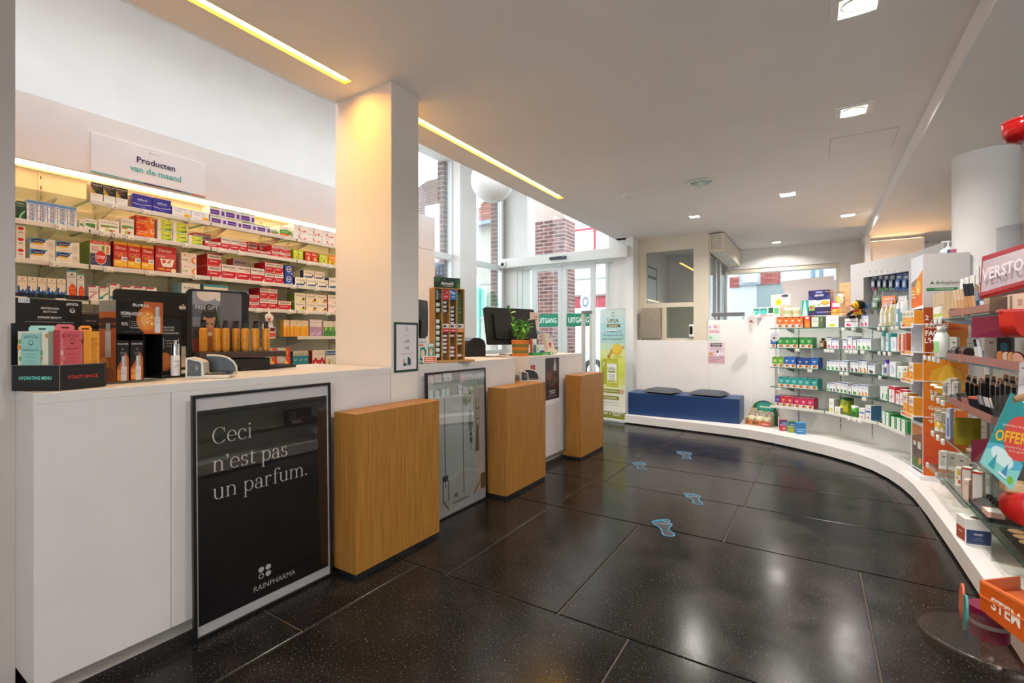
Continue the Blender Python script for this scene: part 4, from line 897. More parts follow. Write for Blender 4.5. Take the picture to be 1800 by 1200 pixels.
wdir = (MBk - LB).normalized(); nrm = Vector((-wdir.y, wdir.x)).normalized()
p = LB + nrm * .010 + wdir * .012; q = p + wdir * .098
mask_box(p, q, 0, Q(55, 581, 1.62).z, 'teal and cream face mask box in the left compartment', '#8fc0b6', '#9fb9a2', 'x', dots1, '#a9d6cc')
wd2 = (RBk - MBk).normalized(); n2 = Vector((-wd2.y, wd2.x)).normalized()
dots2 = [('r', 0, 0, 1, 1, '#d8737a')] + [('e', (.07 * i) % 1, .1 + .1 * ((i * 5) % 9), .07, .045, ['#c23a44', '#e9b9a2', '#8f2a3c', '#e28a4a'][i % 4]) for i in range(22)] + [('r', .16, .16, .86, .98, '#c9545c'), ('t', 'APIVITA', .5, .9, .06, '#5a1f28', .5), ('e', .5, .8, .09, .05, '#5a1f28'), ('e', .5, .805, .07, .035, '#c9545c'), ('t', 'VITALITY SNACK', .5, .67, .03, '#5a1f28', .54), ('t', 'express masks', .5, .58, .022, '#7a2a35', .4), ('t', 'face mask', .5, .52, .022, '#7a2a35', .3)] + [('p', [(a - .12, .02 + b), (a + .1, .0 + b), (a + .12, .22 + b), (a - .1, .24 + b)], '#2a2226') for a, b in ((.22, .04), (.5, 0), (.78, .04))] + [('r', a - .07, .04 + b, a + .07, .13 + b, c) for a, b, c in ((.22, .06, '#a06a48'), (.5, .01, '#c98a5a'), (.78, .06, '#b0705a'))]
p = MBk + n2 * .016 + wd2 * .012; q = p + wd2 * .066
mask_box(p, q, 0, Q(130, 579, 1.70).z, 'coral red face mask box in the right compartment', '#c9545c', '#b93a46', 'x', dots2, '#d9737a')
dots3 = [('r', .02, 0, .35, 1, '#e9952a'), ('r', .35, 0, .98, 1, '#eb9e33')] + [('r', .42, .2 + .035 * i, .9 - .1 * ((i * 3) % 4) * .5, .212 + .035 * i, '#b86a1c') for i in range(20)]
p = MBk + n2 * .014 + wd2 * .081; q = p + wd2 * .05
mask_box(p, q, 0, Q(170, 581, 1.76).z, 'orange face mask box with its text side outwards', '#e9952a', '#e08a22', 'x', dots3, '#e9a23c')

# serum display in clear casing
p, q = P(204, 675, z=CT), P(286, 668, z=CT); rz = face_rz(p, q); w = math.hypot(q.x - p.x, q.y - p.y); zt = Q(204, 527, 1.81).z - CT
fd = thing('serum_display', 'orange and black serum display with clear casing', 'display stand', ((p.x + q.x) / 2, (p.y + q.y) / 2, CT + .001), rz)
zs = Q(204, 587, 1.81).z - CT
MB().box(-w / 2 - .004, w / 2 + .004, -.012, .105, 0, .006, ACR, .001).build('base', fd)
MB().box(-w / 2, -w / 2 + .003, 0, .10, .006, zt, M('#0e0e0f', .25)).box(w / 2 - .003, w / 2, 0, .10, .006, zs, M('#0e0e0f', .25)).box(-w / 2 + .003, w / 2 - .003, .097, .10, .006, zs, M('#0e0e0f', .3)).box(w * .1, w * .1 + .002, .01, .097, .006, zs, M('#0e0e0f', .3)).build('casing', fd)
cardops = [('r', .56, 0, 1, 1, '#b4551c'), ('e', .66, .45, .26, .42, '#c8651f'), ('e', .63, .42, .2, .3, '#df8630'), ('e', .62, .42, .12, .18, '#eda65a')]
cardops += [('e', a, b, .055, .085, '#d98a35') for a, b in ((.66, .6), (.74, .5), (.65, .34), (.75, .3))] + [('e', a - .01, b + .02, .03, .045, '#f2c78c') for a, b in ((.66, .6), (.74, .5), (.65, .34), (.75, .3))]
cardops += [('r', .80, .04, .93, .54, '#d3cfce'), ('r', .815, .54, .915, .86, '#a9a7a8'), ('r', .84, .54, .86, .86, '#e6e5e5'), ('t', 'FILORGA', .865, .48, .03, '#5d5759', .1), ('r', .82, .36, .9, .37, '#5d5759'), ('tb', 'FILORGA', .5, .88, .085, '#e6e3e0', .36), ('tb', 'HYDRA-AOX [5]', .3, .63, .075, '#e3e0dd', .44), ('r', .08, .565, .48, .58, '#c9c6c4'), ('r', .09, .5, .28, .535, '#6a6765'), ('t', '90%', .155, .3, .1, '#e6e3e0', .13), ('r', .25, .18, .253, .4, '#b9b6b4'), ('r', .28, .36, .56, .375, '#a09d9b'), ('r', .28, .3, .52, .315, '#a09d9b'), ('r', .28, .24, .5, .255, '#a09d9b'), ('tb', 'MET VITAMINE', .37, .19, .035, '#c9c6c4', .2), ('r', .08, .06, .5, .07, '#5d5a58')]
o = MB().box(-w / 2, w / 2, -.002, .10, zs, zt, M('#121113', .25), .001).build('header_block', fd)
panel_print(w, zt - zs, cardops, 'printed_front', o, (0, -.002, zs))
so = [('r', 0, 0, 1, 1, '#b8561d'), ('r', 0, .86, 1, 1, '#8d8377'), ('e', .5, .75, .7, .04, '#3a1d10'), ('e', .4, .68, .7, .03, '#3a1d10'), ('r', .38, .3, .72, .62, '#c8c5c4'), ('r', .42, .62, .68, .72, '#9d9b9b'), ('e', .3, .2, .3, .1, '#d98a35'), ('e', .6, .1, .3, .08, '#8a3f14')]
panel_print(.10, zt - .006, so, 'printed_side', fd, (-w / 2, .05, .006), (0, 0, -R90))
kind('serumbox', 'slim black and orange serum carton', 'carton', '#151214', [('p', [(.0, 0), (1, 0), (1, .55), (.75, .72), (.3, .45), (0, .3)], '#b8591f'), ('e', .25, .1, .22, .07, '#e0902f'), ('e', .2, .24, .17, .06, '#d98a35'), ('r', .38, .0, .82, .36, '#cfcbc9'), ('r', .42, .36, .78, .62, '#a3a1a3'), ('r', .5, .36, .58, .62, '#dddcdc'), ('r', .44, .24, .74, .25, '#7a7476'), ('r', .44, .18, .7, .19, '#7a7476'), ('tb', 'HYDRA-AOX[5]', .5, .92, .035, '#d9d6d4', .86), ('t', '5', .5, .79, .05, '#d9d6d4'), ('t', 'hydratant', .5, .71, .025, '#b9b6b4', .6), ('t', 'anti-age', .5, .67, .025, '#b9b6b4', .5)], '#20140f')
hs = Q(204, 598, 1.83).z - CT - .008
for i in range(2):
    a = -w * .47 + .052 * i
    loc = fd.matrix_basis @ Vector((a + .024, .012, .0065))
    carton('serumbox', .046, hs, .045, loc, rz, f'{["left", "right"][i]} slim black and orange serum carton inside the clear display')
# tester card with bottle
p, q = Q(283, 660, 2.10), Q(320, 657, 2.16); rz = face_rz(p, q); w = math.hypot(q.x - p.x, q.y - p.y)
tc = thing('tester_card', 'black tester card with orange disc beside the serum display', 'display card', ((p.x + q.x) / 2, (p.y + q.y) / 2, CT + .001), rz)
MB().box(-w / 2 - .02, w / 2 + .03, -.05, .03, 0, .014, GLOSSBLACK, .002).build('base', tc)
hc = Q(300, 560, 2.12).z - CT
o = MB().box(-w / 2, w / 2, .01, .014, .014, hc, M('#111112', .3)).build('card', tc)
panel_print(w, hc - .014, [('e', .22, .22, .33, .17, '#a85a1e'), ('e', .2, .24, .25, .13, '#c4702a'), ('tb', 'KRACHTIGE', .4, .84, .035, '#c9c6c4', .5), ('tb', 'ANTI-AGING', .4, .79, .035, '#c9c6c4', .5), ('tb', 'ANTIOXIDANTEN', .5, .735, .035, '#c9c6c4', .74), ('r', .14, .46, .16, .64, '#c9c6c4'), ('r', .84, .46, .86, .64, '#c9c6c4'), ('t', 'RESVERATROL', .5, .6, .028, '#b9b6b4', .5), ('t', 'VITAMINE C', .5, .55, .028, '#b9b6b4', .5), ('t', 'VITAMINE E', .5, .5, .028, '#b9b6b4', .5)], 'printed_front', o, (0, .01, .014))
bl = Q(308.5, 658, 2.03); hb = .146
bo = thing('serum_bottle', 'silver capped white serum bottle on the tester card base', 'bottle', (bl.x, bl.y, CT + .0155), rz)
MB().lathe([(.0155, 0), (.0165, .004), (.0165, .082), (.015, .086)], M('#d5d1d0', .3), 24).build('body', bo)
MB().lathe([(.0145, .086), (.0145, .132), (.013, .136)], CHROME, 24).lathe([(.005, .136), (.005, .146), (.008, .147), (.008, .151)], M('#d9d9d9', .25, .5), 12).build('pump_cap', bo)
panel_print(.024, .07, [('t', 'FILORGA', .5, .8, .09, '#6d6668'), ('r', .1, .52, .9, .55, '#8d8688'), ('r', .1, .42, .7, .45, '#8d8688'), ('r', .1, .3, .6, .32, '#a9a4a5')], 'printed_front', bo, (0, -.0168, .006))

# payment terminals
def payment_terminal(loc, rz, label):
    t = thing('payment_terminal', label, 'payment terminal', loc, rz, 'payment terminals')
    sh = M('#c9c3b6', .35); dk = M('#26262a', .35)
    prof = [(-.085, .0), (-.02, 0), (-.016, .02), (-.02, .068), (-.03, .078), (-.075, .092), (-.084, .088)]
    MB().slab(prof, 0, .085, sh).build('reader_shell', t)
    ins = [(-.078, .012), (-.026, .012), (-.027, .064), (-.034, .072), (-.072, .083), (-.077, .08)]
    o = MB().slab(ins, -.0015, .001, dk).build('reader_face', t)
    mk = MB()
    for i, r in enumerate((.006, .010, .014)):
        mk.tube([(-.052 + r * math.cos(a), -.0022, .046 + r * math.sin(a)) for a in [math.radians(-60 + 15 * k) for k in range(9)]], .0009, M('#b9b6ae'), 4)
    mk.tube([(-.056 + .018 * math.cos(a), -.0022, .046 + .018 * math.sin(a)) for a in [math.radians(15 * k) for k in range(25)]], .0007, M('#8d8a82'), 4)
    mk.build('contactless_mark', t)['kind'] = 'stuff'
    led = MB()
    for i in range(4): led.cyl((-.064 + i * .008, .012, .0895 - i * .0024), .0022, .0012, M('#1f1f1f'), 8)
    led.build('indicator_light', t)['kind'] = 'stuff'
    bs = [(-.016, 0), (.078, 0), (.086, .02), (.082, .05), (-.016, .02)]
    MB().box(-.02, .08, .0, .10, 0, .014, sh, .003).build('base', t)
    MB().box(-.016, .074, .012, .09, .014, .020, dk, .002).build('keypad', t)
    kb = MB()
    for i in range(4):
        for j in range(4): kb.box(-.006 + i * .017, .006 + i * .017, .02 + j * .016, .031 + j * .016, .020, .0235, M(['#d8a83a', '#3f8a4a', '#c8443a', '#4a4a4e'][i if j == 0 else 3], .4), .001)
    kb.build('key', t)['kind'] = 'stuff'
    hood = [(-.03, .096), (0, .096), (.03, .092), (.055, .083), (.075, .066), (.086, .045), (.088, .025)]
    sh_o = hood + [(.08, .012), (-.02, .012)]
    MB().slab([(x, z) for x, z in sh_o][::-1], .094, .100, dk).build('privacy_shield', t)
    MB().tube([(x, .094, z) for x, z in hood] + [(.082, .05, .012), (.078, .0, .010)], .0045, sh, 8).build('shield_rim', t)
    MB().add([(.088, .095, .03), (.088, .095, .012), (.08, .0, .011), (.08, .0, .018), (.086, .05, .026)], [(0, 1, 2, 3, 4), (4, 3, 2, 1, 0)], dk).build('end_guard', t)
    return t


payment_terminal(Q(366, 665, 2.05).xy.to_3d() + Vector((0, 0, CT + .001)), math.radians(50), 'cream and black payment terminal on the first counter')
pt2 = payment_terminal(P(938, 671, z=.813).xy.to_3d() + Vector((-.03, 0, .814)), math.radians(40), 'cream and black payment terminal on the middle oak plinth')
p = P(911, 669, z=.813)
t = thing('card_reader', 'small grey card reader beside the terminal on the oak plinth', 'card reader', (p.x - .03, p.y, .814), math.radians(60))
MB().slab([(-.05, 0), (.05, 0), (.05, .03), (.03, .045), (-.04, .05), (-.05, .04)], 0, .06, M('#8b8783', .4)).build('body', t)
o = MB(); [o.box(-.04, .04, -.001, 0, .008 + .006 * i, .011 + .006 * i, M('#5d5a58')) for i in range(5)]; o.build('grille', t)['kind'] = 'stuff'

# golden serum bottles and the beauty mirror display
p, q = Q(329, 660, 2.42), Q(437, 656, 2.62); rz = face_rz(p, q); w = math.hypot(q.x - p.x, q.y - p.y)
md = thing('beauty_display', 'black framed beauty display with Free Gift picture and dark tray', 'display stand', ((p.x + q.x) / 2, (p.y + q.y) / 2, CT + .001), rz)
hm = Q(332, 507, 2.42).z - CT
def rrect(x0, x1, z0, z1, r, n=5):
    pts = []
    for cx, cz, a in ((x1 - r, z0 + r, -90), (x1 - r, z1 - r, 0), (x0 + r, z1 - r, 90), (x0 + r, z0 + r, 180)):
        for k in range(n + 1):
            b = math.radians(a + 90 * k / n); pts.append((cx + r * math.cos(b), cz + r * math.sin(b)))
    return pts


MB().slab(rrect(-w / 2, w / 2, .02, hm, .02), 0, .03, M('#141314', .4)).build('frame', md)
MB().slab(rrect(-w / 2 + .02, w / 2 - .035, .1, hm - .012, .015), -.002, .001, M('#77757a', .15, .4)).build('mirror', md)
pw = w * .44; ph = hm - .112
po = [('r', 0, 0, 1, 1, '#4d5563'), ('r', 0, .78, 1, 1, '#7f8796'), ('e', .5, .96, .35, .12, '#c9c2ba'), ('e', .93, .95, .15, .1, '#c9c2ba'), ('r', 0, .42, 1, .58, '#6d7480'), ('r', 0, .0, 1, .42, '#2d2d31'), ('e', .93, .5, .12, .14, '#4d6a3a'), ('e', .6, .46, .33, .34, '#2b211e'), ('e', .6, .42, .25, .29, '#b98468'), ('p', [(.45, .0), (.75, .0), (.72, .25), (.5, .25)], '#a87358'), ('e', .52, .47, .05, .012, '#3a2620'), ('e', .7, .47, .05, .012, '#3a2620'), ('e', .62, .4, .03, .05, '#c79478'), ('e', .61, .3, .11, .035, '#e9dcd6'), ('e', .6, .66, .26, .1, '#2b211e'), ('t', 'FREE GIFT', .5, .74, .07, '#c9ced6', .8), ('r', .12, .68, .9, .682, '#a9afb8'), ('e', .12, .1, .2, .12, '#6a2a24')]
panel_print(pw, ph, po, 'printed_picture', md, (-w / 2 + .022 + pw / 2, -.0025, .1))
MB().box(-w / 2 + .02, w / 2 + .08, -.10, 0, .0, .065, M('#0d0c0c', .4), .006).build('base', md)
MB().box(-w / 2 + .03, w / 2 + .16, -.115, .0, .07, .10, M('#3a2a23', .45), .002).build('tray', md)
def pump_bottle():
    t = thing('pump_bottle', 'x', 'bottle', (0, 0, 0))
    MB().lathe([(.016, 0), (.0185, .003), (.019, .02), (.019, .112), (.017, .12), (.012, .123)], M('#bd801a', .3), 20).build('body', t)
    MB().lathe([(.0125, .123), (.0125, .14), (.010, .142), (.010, .152)], M('#101010', .35), 16).box(-.006, .006, -.02, .012, .152, .163, M('#101010', .35), .003).build('pump', t)
    MB().lathe([(.0195, -.001), (.0195, .006), (.0192, .0065)], clear('thick_glass', '#e9e0c8', .2), 20).build('glass_foot', t)
    panel_print(.02, .05, [('r', .1, .7, .4, .74, '#5a4410'), ('r', .1, .55, .9, .58, '#5a4410'), ('r', .1, .45, .8, .48, '#5a4410'), ('e', .5, .05, .1, .05, '#5a4410')], 'printed_front', t, (.0, -.0192, .03))
    return t


pb = None
bc = [351.5, 364.5, 382.5, 396.5, 408.3, 423, 437]; bb = [622, 624, 625.5, 626.5, 628, 629.5, 629.5]
for i, (u, v) in enumerate(zip(bc, bb)):
    x = -w / 2 + .055 + i * (w + .07) / 7.2
    back = .045 if i in (3,) else .0
    o = pb or pump_bottle()
    if pb: o = copy_tree(pb)
    pb = pb or o
    o.location = md.matrix_basis @ Vector((x + (.0, .01, 0, .012, -.006, -.004, 0)[i], -.075 + back, .101)); o.rotation_euler = (0, 0, rz + (.3, -.5, .1, .2, -.2, .4, .0)[i])
    tag(o, f'{ORD[i]} golden pump bottle from left on the dark tray', 'bottle', 'golden pump bottles on the beauty display')

# monitor seen from behind
def monitor(pl, pr, ztop, zbot, label, word=None, tilt=0.0, th=.05, lo=0):
    rz = face_rz(pl, pr); w = math.hypot(pr.x - pl.x, pr.y - pl.y); h = ztop - zbot
    t = thing('monitor', label, 'monitor', ((pl.x + pr.x) / 2, (pl.y + pr.y) / 2, CT + .001), rz)
    mb = MB().slab(rrect(-w / 2, w / 2, 0, h, .018), 0, .022, M('#131314', .4)); mb.build('housing', t, (0, .0, zbot - CT), (tilt, 0, 0))
    MB().slab(rrect(-w * .36, w * .36, h * .14, h * .84, .02), -.022, .002, M('#0f0f10', .45)).build('rear_cover', t, (0, 0, zbot - CT), (tilt, 0, 0))
    sl = MB()
    for i in range(9): sl.box(-w * .22, w * .22, -.0225, -.021, h * .16 + i * .008, h * .16 + i * .008 + .003, M('#050505'))
    sl.build('vent', t, (0, 0, zbot - CT), (tilt, 0, 0))['kind'] = 'stuff'
    MB().box(-.035, .035, -.035, -.01, .01, zbot - CT + h * .45, M('#151516', .4), .004).box(-.11, .11, -.12, .10, 0, .012, M('#151516', .4), .004).build('stand', t)
    if word: panel_print(w, h, [word], 'printed_logo', t, (0, -.0228, zbot - CT), (tilt, 0, 0))
    return t


monitor(Q(201, 600, 2.42), Q(336, 600, 2.72), Q(201, 507, 2.42).z, Q(201, 507, 2.42).z - .30, 'black touch monitor seen from behind, left of the beauty display', ('tb', 'elo', .86, .74, .1, '#d9d9d9', .12))
p, q = Q(142, 600, 2.3), Q(190, 600, 2.42); rz = face_rz(p, q)
t = thing('receipt_printer', 'black receipt printer behind the mask display', 'printer', ((p.x + q.x) / 2, (p.y + q.y) / 2, CT + .001), rz); w = .16; hp = Q(160, 547, 2.34).z - CT
MB().box(-w / 2, w / 2, 0, .18, 0, hp * .72, M('#141414', .45), .006).build('body', t); MB().box(-w / 2, w / 2, .01, .17, hp * .72, hp, M('#191919', .4), .015).build('lid', t)
MB().box(-w * .4, w * .4, -.001, 0, hp * .62, hp * .66, M('#3a3a3a')).build('paper_slot', t)
panel_print(w, hp, [('t', 'EPSON', .4, .84, .035, '#8d8d8d', .3)], 'printed_logo', t)
p, q = P(432, 651, z=CT), P(512, 645, z=CT); rz = face_rz(p, q)
t = thing('keyboard', 'slim black keyboard lying on the first counter', 'keyboard', (q.x + .05, q.y - .14, CT + .001), rz)
MB().box(-.2, .16, 0, .13, 0, .014, M('#121212', .4), .004).build('body', t)
k_ = MB()
for j in range(5):
    for i in range(15): k_.box(-.19 + i * .0225, -.171 + i * .0225, .012 + j * .022, .031 + j * .022, .014, .018, M('#1d1d1d', .4))
k_.build('key', t)['kind'] = 'stuff'

# ------------------------------------------------------------------ on the second counter
pl, pr = Q(764, 600, 3.25), Q(816, 600, 3.37); rz = face_rz(pl, pr); w = math.hypot(pr.x - pl.x, pr.y - pl.y); zt = Q(764, 507, 3.25).z - CT
OKL = wood_mat('bamboo', '#a97a3f', '#b98a4d', '#c79a5c')
ds = thing('lip_balm_stand', 'tall bamboo rack of lip balms under a dark green header', 'display stand', ((pl.x + pr.x) / 2, (pl.y + pr.y) / 2, CT + .001), rz)
MB().box(-w / 2 - .012, w / 2 + .075, -.02, .10, 0, .016, OKL, .002).build('base', ds)
c4 = w / 4
for i, x in enumerate((-w / 2, -w / 2 + c4, -w / 2 + 2 * c4, -w / 2 + 3 * c4, w / 2)): MB().box(x - .004, x + .004, 0, .085, .016, zt, OKL, .0008).build('divider', ds)
MB().box(-w / 2 - .004, w / 2 + .004, 0, .085, zt, zt + .008, OKL).build('top_board', ds); MB().box(-w / 2, w / 2, .078, .085, .016, zt, OKL).build('back_board', ds)
hz = Q(780, 489, 3.3).z - Q(780, 508, 3.3).z
o = MB().box(-w / 2 + .004, w / 2 - .022, .02, .023, zt + .008, zt + .008 + hz, M('#23382f', .4)).build('header_card', ds)
panel_print(w - .026, hz, [('e', .05, .85, .2, .3, '#44673a'), ('e', .97, .3, .12, .4, '#4d7a3a'), ('e', .9, .7, .1, .25, '#37573a'), ('tb', 'dermophil', .5, .47, .36, '#eae6dc', .46), ('t', 'indien', .4, .78, .08, '#d9d5cb', .15), ('r', .36, .16, .7, .2, '#c9c5bb')], 'printed_front', o, (-.009, .02, zt + .008))
def zrow(yp): return Q(764, 460 + yp / 6, 3.25).z - CT
cardart = {0: ('#1c1c1e', [('tv', 'dermophil', .25, .5, .35, '#e9e6e0', .8), ('r', .5, .3, .9, .34, '#8d8a86'), ('r', .5, .5, .9, .54, '#8d8a86')]), 1: ('#c8283a', [('t', 'SOS', .5, .68, .16, '#ffffff', .7), ('t', 'LIPS', .5, .3, .16, '#ffffff', .7), ('p', [(0, .8), (.6, .55), (.7, .6), (0, .95)], '#1a1a1a')]), 2: ('#2a6fb5', [('t', 'HYDRA', .5, .68, .16, '#ffffff', .7), ('t', 'LIPS', .5, .3, .16, '#ffffff', .7), ('p', [(0, .8), (.6, .55), (.7, .6), (0, .95)], '#e9f2fa')])}
for c, (colr, ops) in cardart.items():
    x0 = -w / 2 + c4 * c + .005; zz0, zz1 = zrow(410 if c == 0 else 395), zrow(288)
    box_art('product_card', ds, x0, x0 + c4 - .01, .0, .03, zz0, zz1, M(colr, .4), ops)
x0 = -w / 2 + 3 * c4 + .005
box_art('leaf_panel', ds, x0, x0 + c4 - .01, .02, .024, zrow(670), zrow(310), M('#2d4a30', .4), [('p', [(.5 + .45 * s, b + .07), (.5, b), (.5, b + .03)] if s > 0 else [(.5, b + .03), (.5, b), (.5 - .45, b + .07)], '#6f9a3f') for b in [.05 + .09 * i for i in range(10)] for s in (1, -1)] + [('t', 'natuurlijk', .5, .52, .02, '#dfe8d6', .8), ('t', 'dermophil', .5, .4, .02, '#dfe8d6', .8)])
for c, colr in ((1, '#c8283a'), (2, '#c8344a'), (3, '#d9822a')):
    x0 = -w / 2 + c4 * c + .005
    box_art('shelf_card', ds, x0, x0 + c4 - .01, .0, .02, zrow(745), zrow(655), M(colr, .4), [('r', 0, .5, 1, 1, '#e9e2d6'), ('r', .1, .6, .5, .9, '#3a3a34'), ('tb', '5,9', .7, .74, .22, '#3a3a34', .4), ('t', 'baume', .5, .25, .16, '#ffffff', .7)])
sticks = {0: ([450, 510, 630, 690, 750, 815, 873, 935, 995], '#1f3d33', '#d9dcd4', .0155), 1: ([425, 470, 515, 785, 828, 870, 912, 957], '#6d7274', '#d0d3d3', .0095), 2: ([477, 520, 563, 605, 645, 782, 912, 957, 997], '#4a5a72', '#c9cdd3', .0095), 3: ([783, 826, 868, 997], '#e6e2d8', '#cfd2cc', .0095)}
names = ['dark green', 'grey capped', 'blue grey', 'cream']
def stick(r, L, cbody, clabel, tip):
    mb = MB().cyl((-L / 2, 0, 0), r, L, M(cbody, .35), 14, None, 'x'); mb.cyl((-L * .35, 0, 0), r + .0003, L * .6, M(clabel, .4), 14, None, 'x', False)
    if tip: mb.cyl((L / 2 - .012, 0, 0), r + .0004, .0122, M(tip, .35), 14, None, 'x')
    return mb.mesh('lip_balm')


for c, (yy, cb, cl, r) in sticks.items():
    tips = {0: None, 1: '#b3303a', 2: '#c8404a', 3: '#d98a3a'}
    for i, yp in enumerate(yy):
        tip = tips[c] if (c and yp > 700) else ('#2b2d30' if c else None)
        bodyc = ('#e6e2d8' if yp > 700 and c else cb)
        key = (c, tip, bodyc)
        if key not in BODY: BODY[key] = stick(r, c4 - .014, bodyc, cl, tip)
        lp = ds.matrix_basis @ Vector((-w / 2 + c4 * (c + .5), .02, zrow(yp)))
        o = tag(put('lip_balm', BODY[key], None, lp, (0, 0, rz)), f'{ORD[i]} {names[c]} lip balm from the top, {["left", "second", "third", "right"][c]} column of the bamboo rack', 'lip balm', 'lip balms in the bamboo rack')
# plaster display beside the pillar
p, q = Q(739, 640, 3.12), Q(763, 637, 3.2); rz = face_rz(p, q); w = math.hypot(q.x - p.x, q.y - p.y)
cd = thing('plaster_display', 'small teal and white plaster display between pillar and bamboo rack', 'display stand', ((p.x + q.x) / 2, (p.y + q.y) / 2, CT + .001), rz)
zt = Q(745, 595, 3.12).z - CT
MB().box(-w / 2, w / 2, -.03, .03, 0, .004, M('#2f8f8a', .4)).build('base', cd)
box_art('front_card', cd, -w / 2 + .002, w / 2 - .002, -.03, -.027, .004, .05, M('#e9e6e0', .4), [('r', .06, .1, .94, .9, '#d9693a'), ('r', .15, .3, .8, .4, '#f2d9c9'), ('r', .15, .6, .7, .7, '#f2d9c9')])
box_art('back_card', cd, -w / 2, w * .08, .02, .023, .004, zt, M('#dfe3e2', .4), [('t', 'ompeed', .5, .86, .09, '#4a86b0', .9), ('r', .05, .7, .6, .76, '#e8763a'), ('p', [(.1, .1), (.8, .1), (.95, .5), (.7, .66), (.2, .62)], '#1f8f86'), ('e', .5, .36, .26, .2, '#e3c9b2')])
box_art('side_card', cd, w * .1, w / 2, .005, .008, .004, zt * .8, M('#2b9890', .4), [('r', .05, .82, .95, .98, '#e9e9e6'), ('t', 'Compeed', .5, .9, .08, '#4a86b0', .84), ('e', .5, .55, .3, .2, '#e3c9b2'), ('r', .1, .62, .6, .7, '#e8763a')])
# till printer
p, q = Q(819, 625, 4.15), Q(856, 623, 4.3); rz = face_rz(p, q)
t = thing('till_printer', 'black domed till printer between bamboo rack and monitor', 'printer', ((p.x + q.x) / 2, (p.y + q.y) / 2, CT + .001), rz)
hp = Q(840, 593, 4.2).z - CT; w = .2
prof = [(-w / 2, 0), (w / 2, 0), (w / 2, hp * .62), (w * .4, hp * .85), (w * .15, hp * .98), (-w * .15, hp * .98), (-w * .42, hp * .82), (-w / 2, hp * .6)]
MB().slab(prof, 0, .2, M('#19191a', .4)).build('housing', t)
MB().box(-w / 2 + .006, w / 2 - .006, -.003, 0, hp * .12, hp * .5, M('#232325', .35)).build('front_cover', t); MB().box(-w * .3, w * .3, -.004, -.002, hp * .56, hp * .6, M('#050505')).build('paper_slot', t)
monitor(Q(722, 600, 3.45), Q(752, 600, 3.7), Q(740, 527, 3.6).z, Q(740, 592, 3.6).z, 'black monitor edge showing between pillar and bamboo rack')
monitor(Q(858, 600, 4.35), Q(946, 600, 4.75), Q(858, 538, 4.35).z, Q(858, 606, 4.35).z, 'black monitor tilted back beside the potted plant', ('t', 'DELL', .5, .3, .07, '#8d8d8d', .1), -.18)
cb = MB(); 
a0 = Q(872, 624, 4.3); 
pts = [Vector((a0.x, a0.y, CT + .006)), Vector((a0.x + .06, a0.y + .08, CT + .007)), Vector((a0.x + .12, a0.y + .12, CT + .03)), Vector((a0.x + .16, a0.y + .2, CT + .045)), Vector((a0.x + .15, a0.y + .28, CT + .03))]
tag(MB().tube(pts, .006, M('#c9c4b4', .5), 8).build('cable'), 'cream cable lying under the tilted monitor', 'cable')
# ------------------------------------------------------------------ on the far counter
pc = P(923, 626, z=CT); 
pp = thing('potted_plant', 'green leafy basil plant in an orange striped woven pot', 'potted plant', (pc.x - .05, pc.y + .0, CT + .001))
k = pc.length; R = .5 * 31.5 * 4.3 / F; Hh = 28.5 * 4.3 / F
orange, olive = M('#d97a2e', .8), M('#7d7a34', .8)
nb = 24
pot = MB(); rows_ = 16
for i in range(rows_):
    z0 = Hh * i / rows_; z1 = Hh * (i + 1) / rows_; r0 = R * (.9 + .12 * i / rows_)
    mt = olive if i in (3, 4, 5, 9, 10, 11) else orange
    pot.lathe([(r0 * .975, z0), (r0 * 1.02, (z0 + z1) / 2), (r0 * .975, z1)], mt, 22)
pot.build('pot', pp)
MB().cyl((0, 0, Hh - .02), R * .98, .008, M('#4a3626', .9), 22).build('soil', pp)
lm = [M('#4f9a34', .5), M('#6bb23f', .5), M('#86c04c', .5), M('#3f8a2f', .5)]
leafm = {}
for i, m in enumerate(lm):
    mb = MB(); vs = []
    for a in range(5):
        s_ = a / 4; ww = .5 * math.sin(math.pi * min(1, s_ * .9 + .07)) ** .8
        vs += [(-ww * .62, s_, .12 * math.sin(s_ * 2.6)), (0, s_, .05 + .12 * math.sin(s_ * 2.6) - .06), (ww * .62, s_, .12 * math.sin(s_ * 2.6))]
    fs = []
    for a in range(4):
        for b in (0, 1): fs.append((a * 3 + b, a * 3 + b + 1, a * 3 + b + 4, a * 3 + b + 3))
    mb.add(vs, fs, m, True); leafm[i] = mb.mesh('leaf')
rnd = random.Random(3)
stems = [(-.07, .02, .30, 13)] + [(rnd.uniform(-.07, .09), rnd.uniform(-.06, .06), rnd.uniform(.08, .19), 6) for _ in range(15)]
for sx_, sy_, sh_, nl in stems:
    e = Vector((sx_ * (2.1 if sh_ > .25 else 1.5), sy_ * 1.5, Hh + sh_)); b = Vector((sx_ * .4, sy_ * .4, Hh - .015))
    mid = (b + e) / 2 + Vector((sx_ * (-.25 if sh_ > .25 else .3), sy_ * .3, .02))
    cur = [b * (1 - t_) ** 2 + mid * 2 * t_ * (1 - t_) + e * t_ * t_ for t_ in [i / 6 for i in range(7)]]
    MB().tube(cur, .0018, M('#6f9a45', .6), 5).build('stem', pp)
    for k_ in range(nl):
        t_ = (k_ + 1.2) / (nl + .6); pt = b * (1 - t_) ** 2 + mid * 2 * t_ * (1 - t_) + e * t_ * t_
        s_ = rnd.uniform(.036, .062) * (1.1 if sh_ < .25 else .95)
        o = put('leaf', leafm[rnd.randrange(4)], pp, pt, (rnd.uniform(-.2, .9), rnd.uniform(-.4, .4), k_ * 2.4 + rnd.uniform(-.4, .4))); o.scale = (s_, s_, s_)
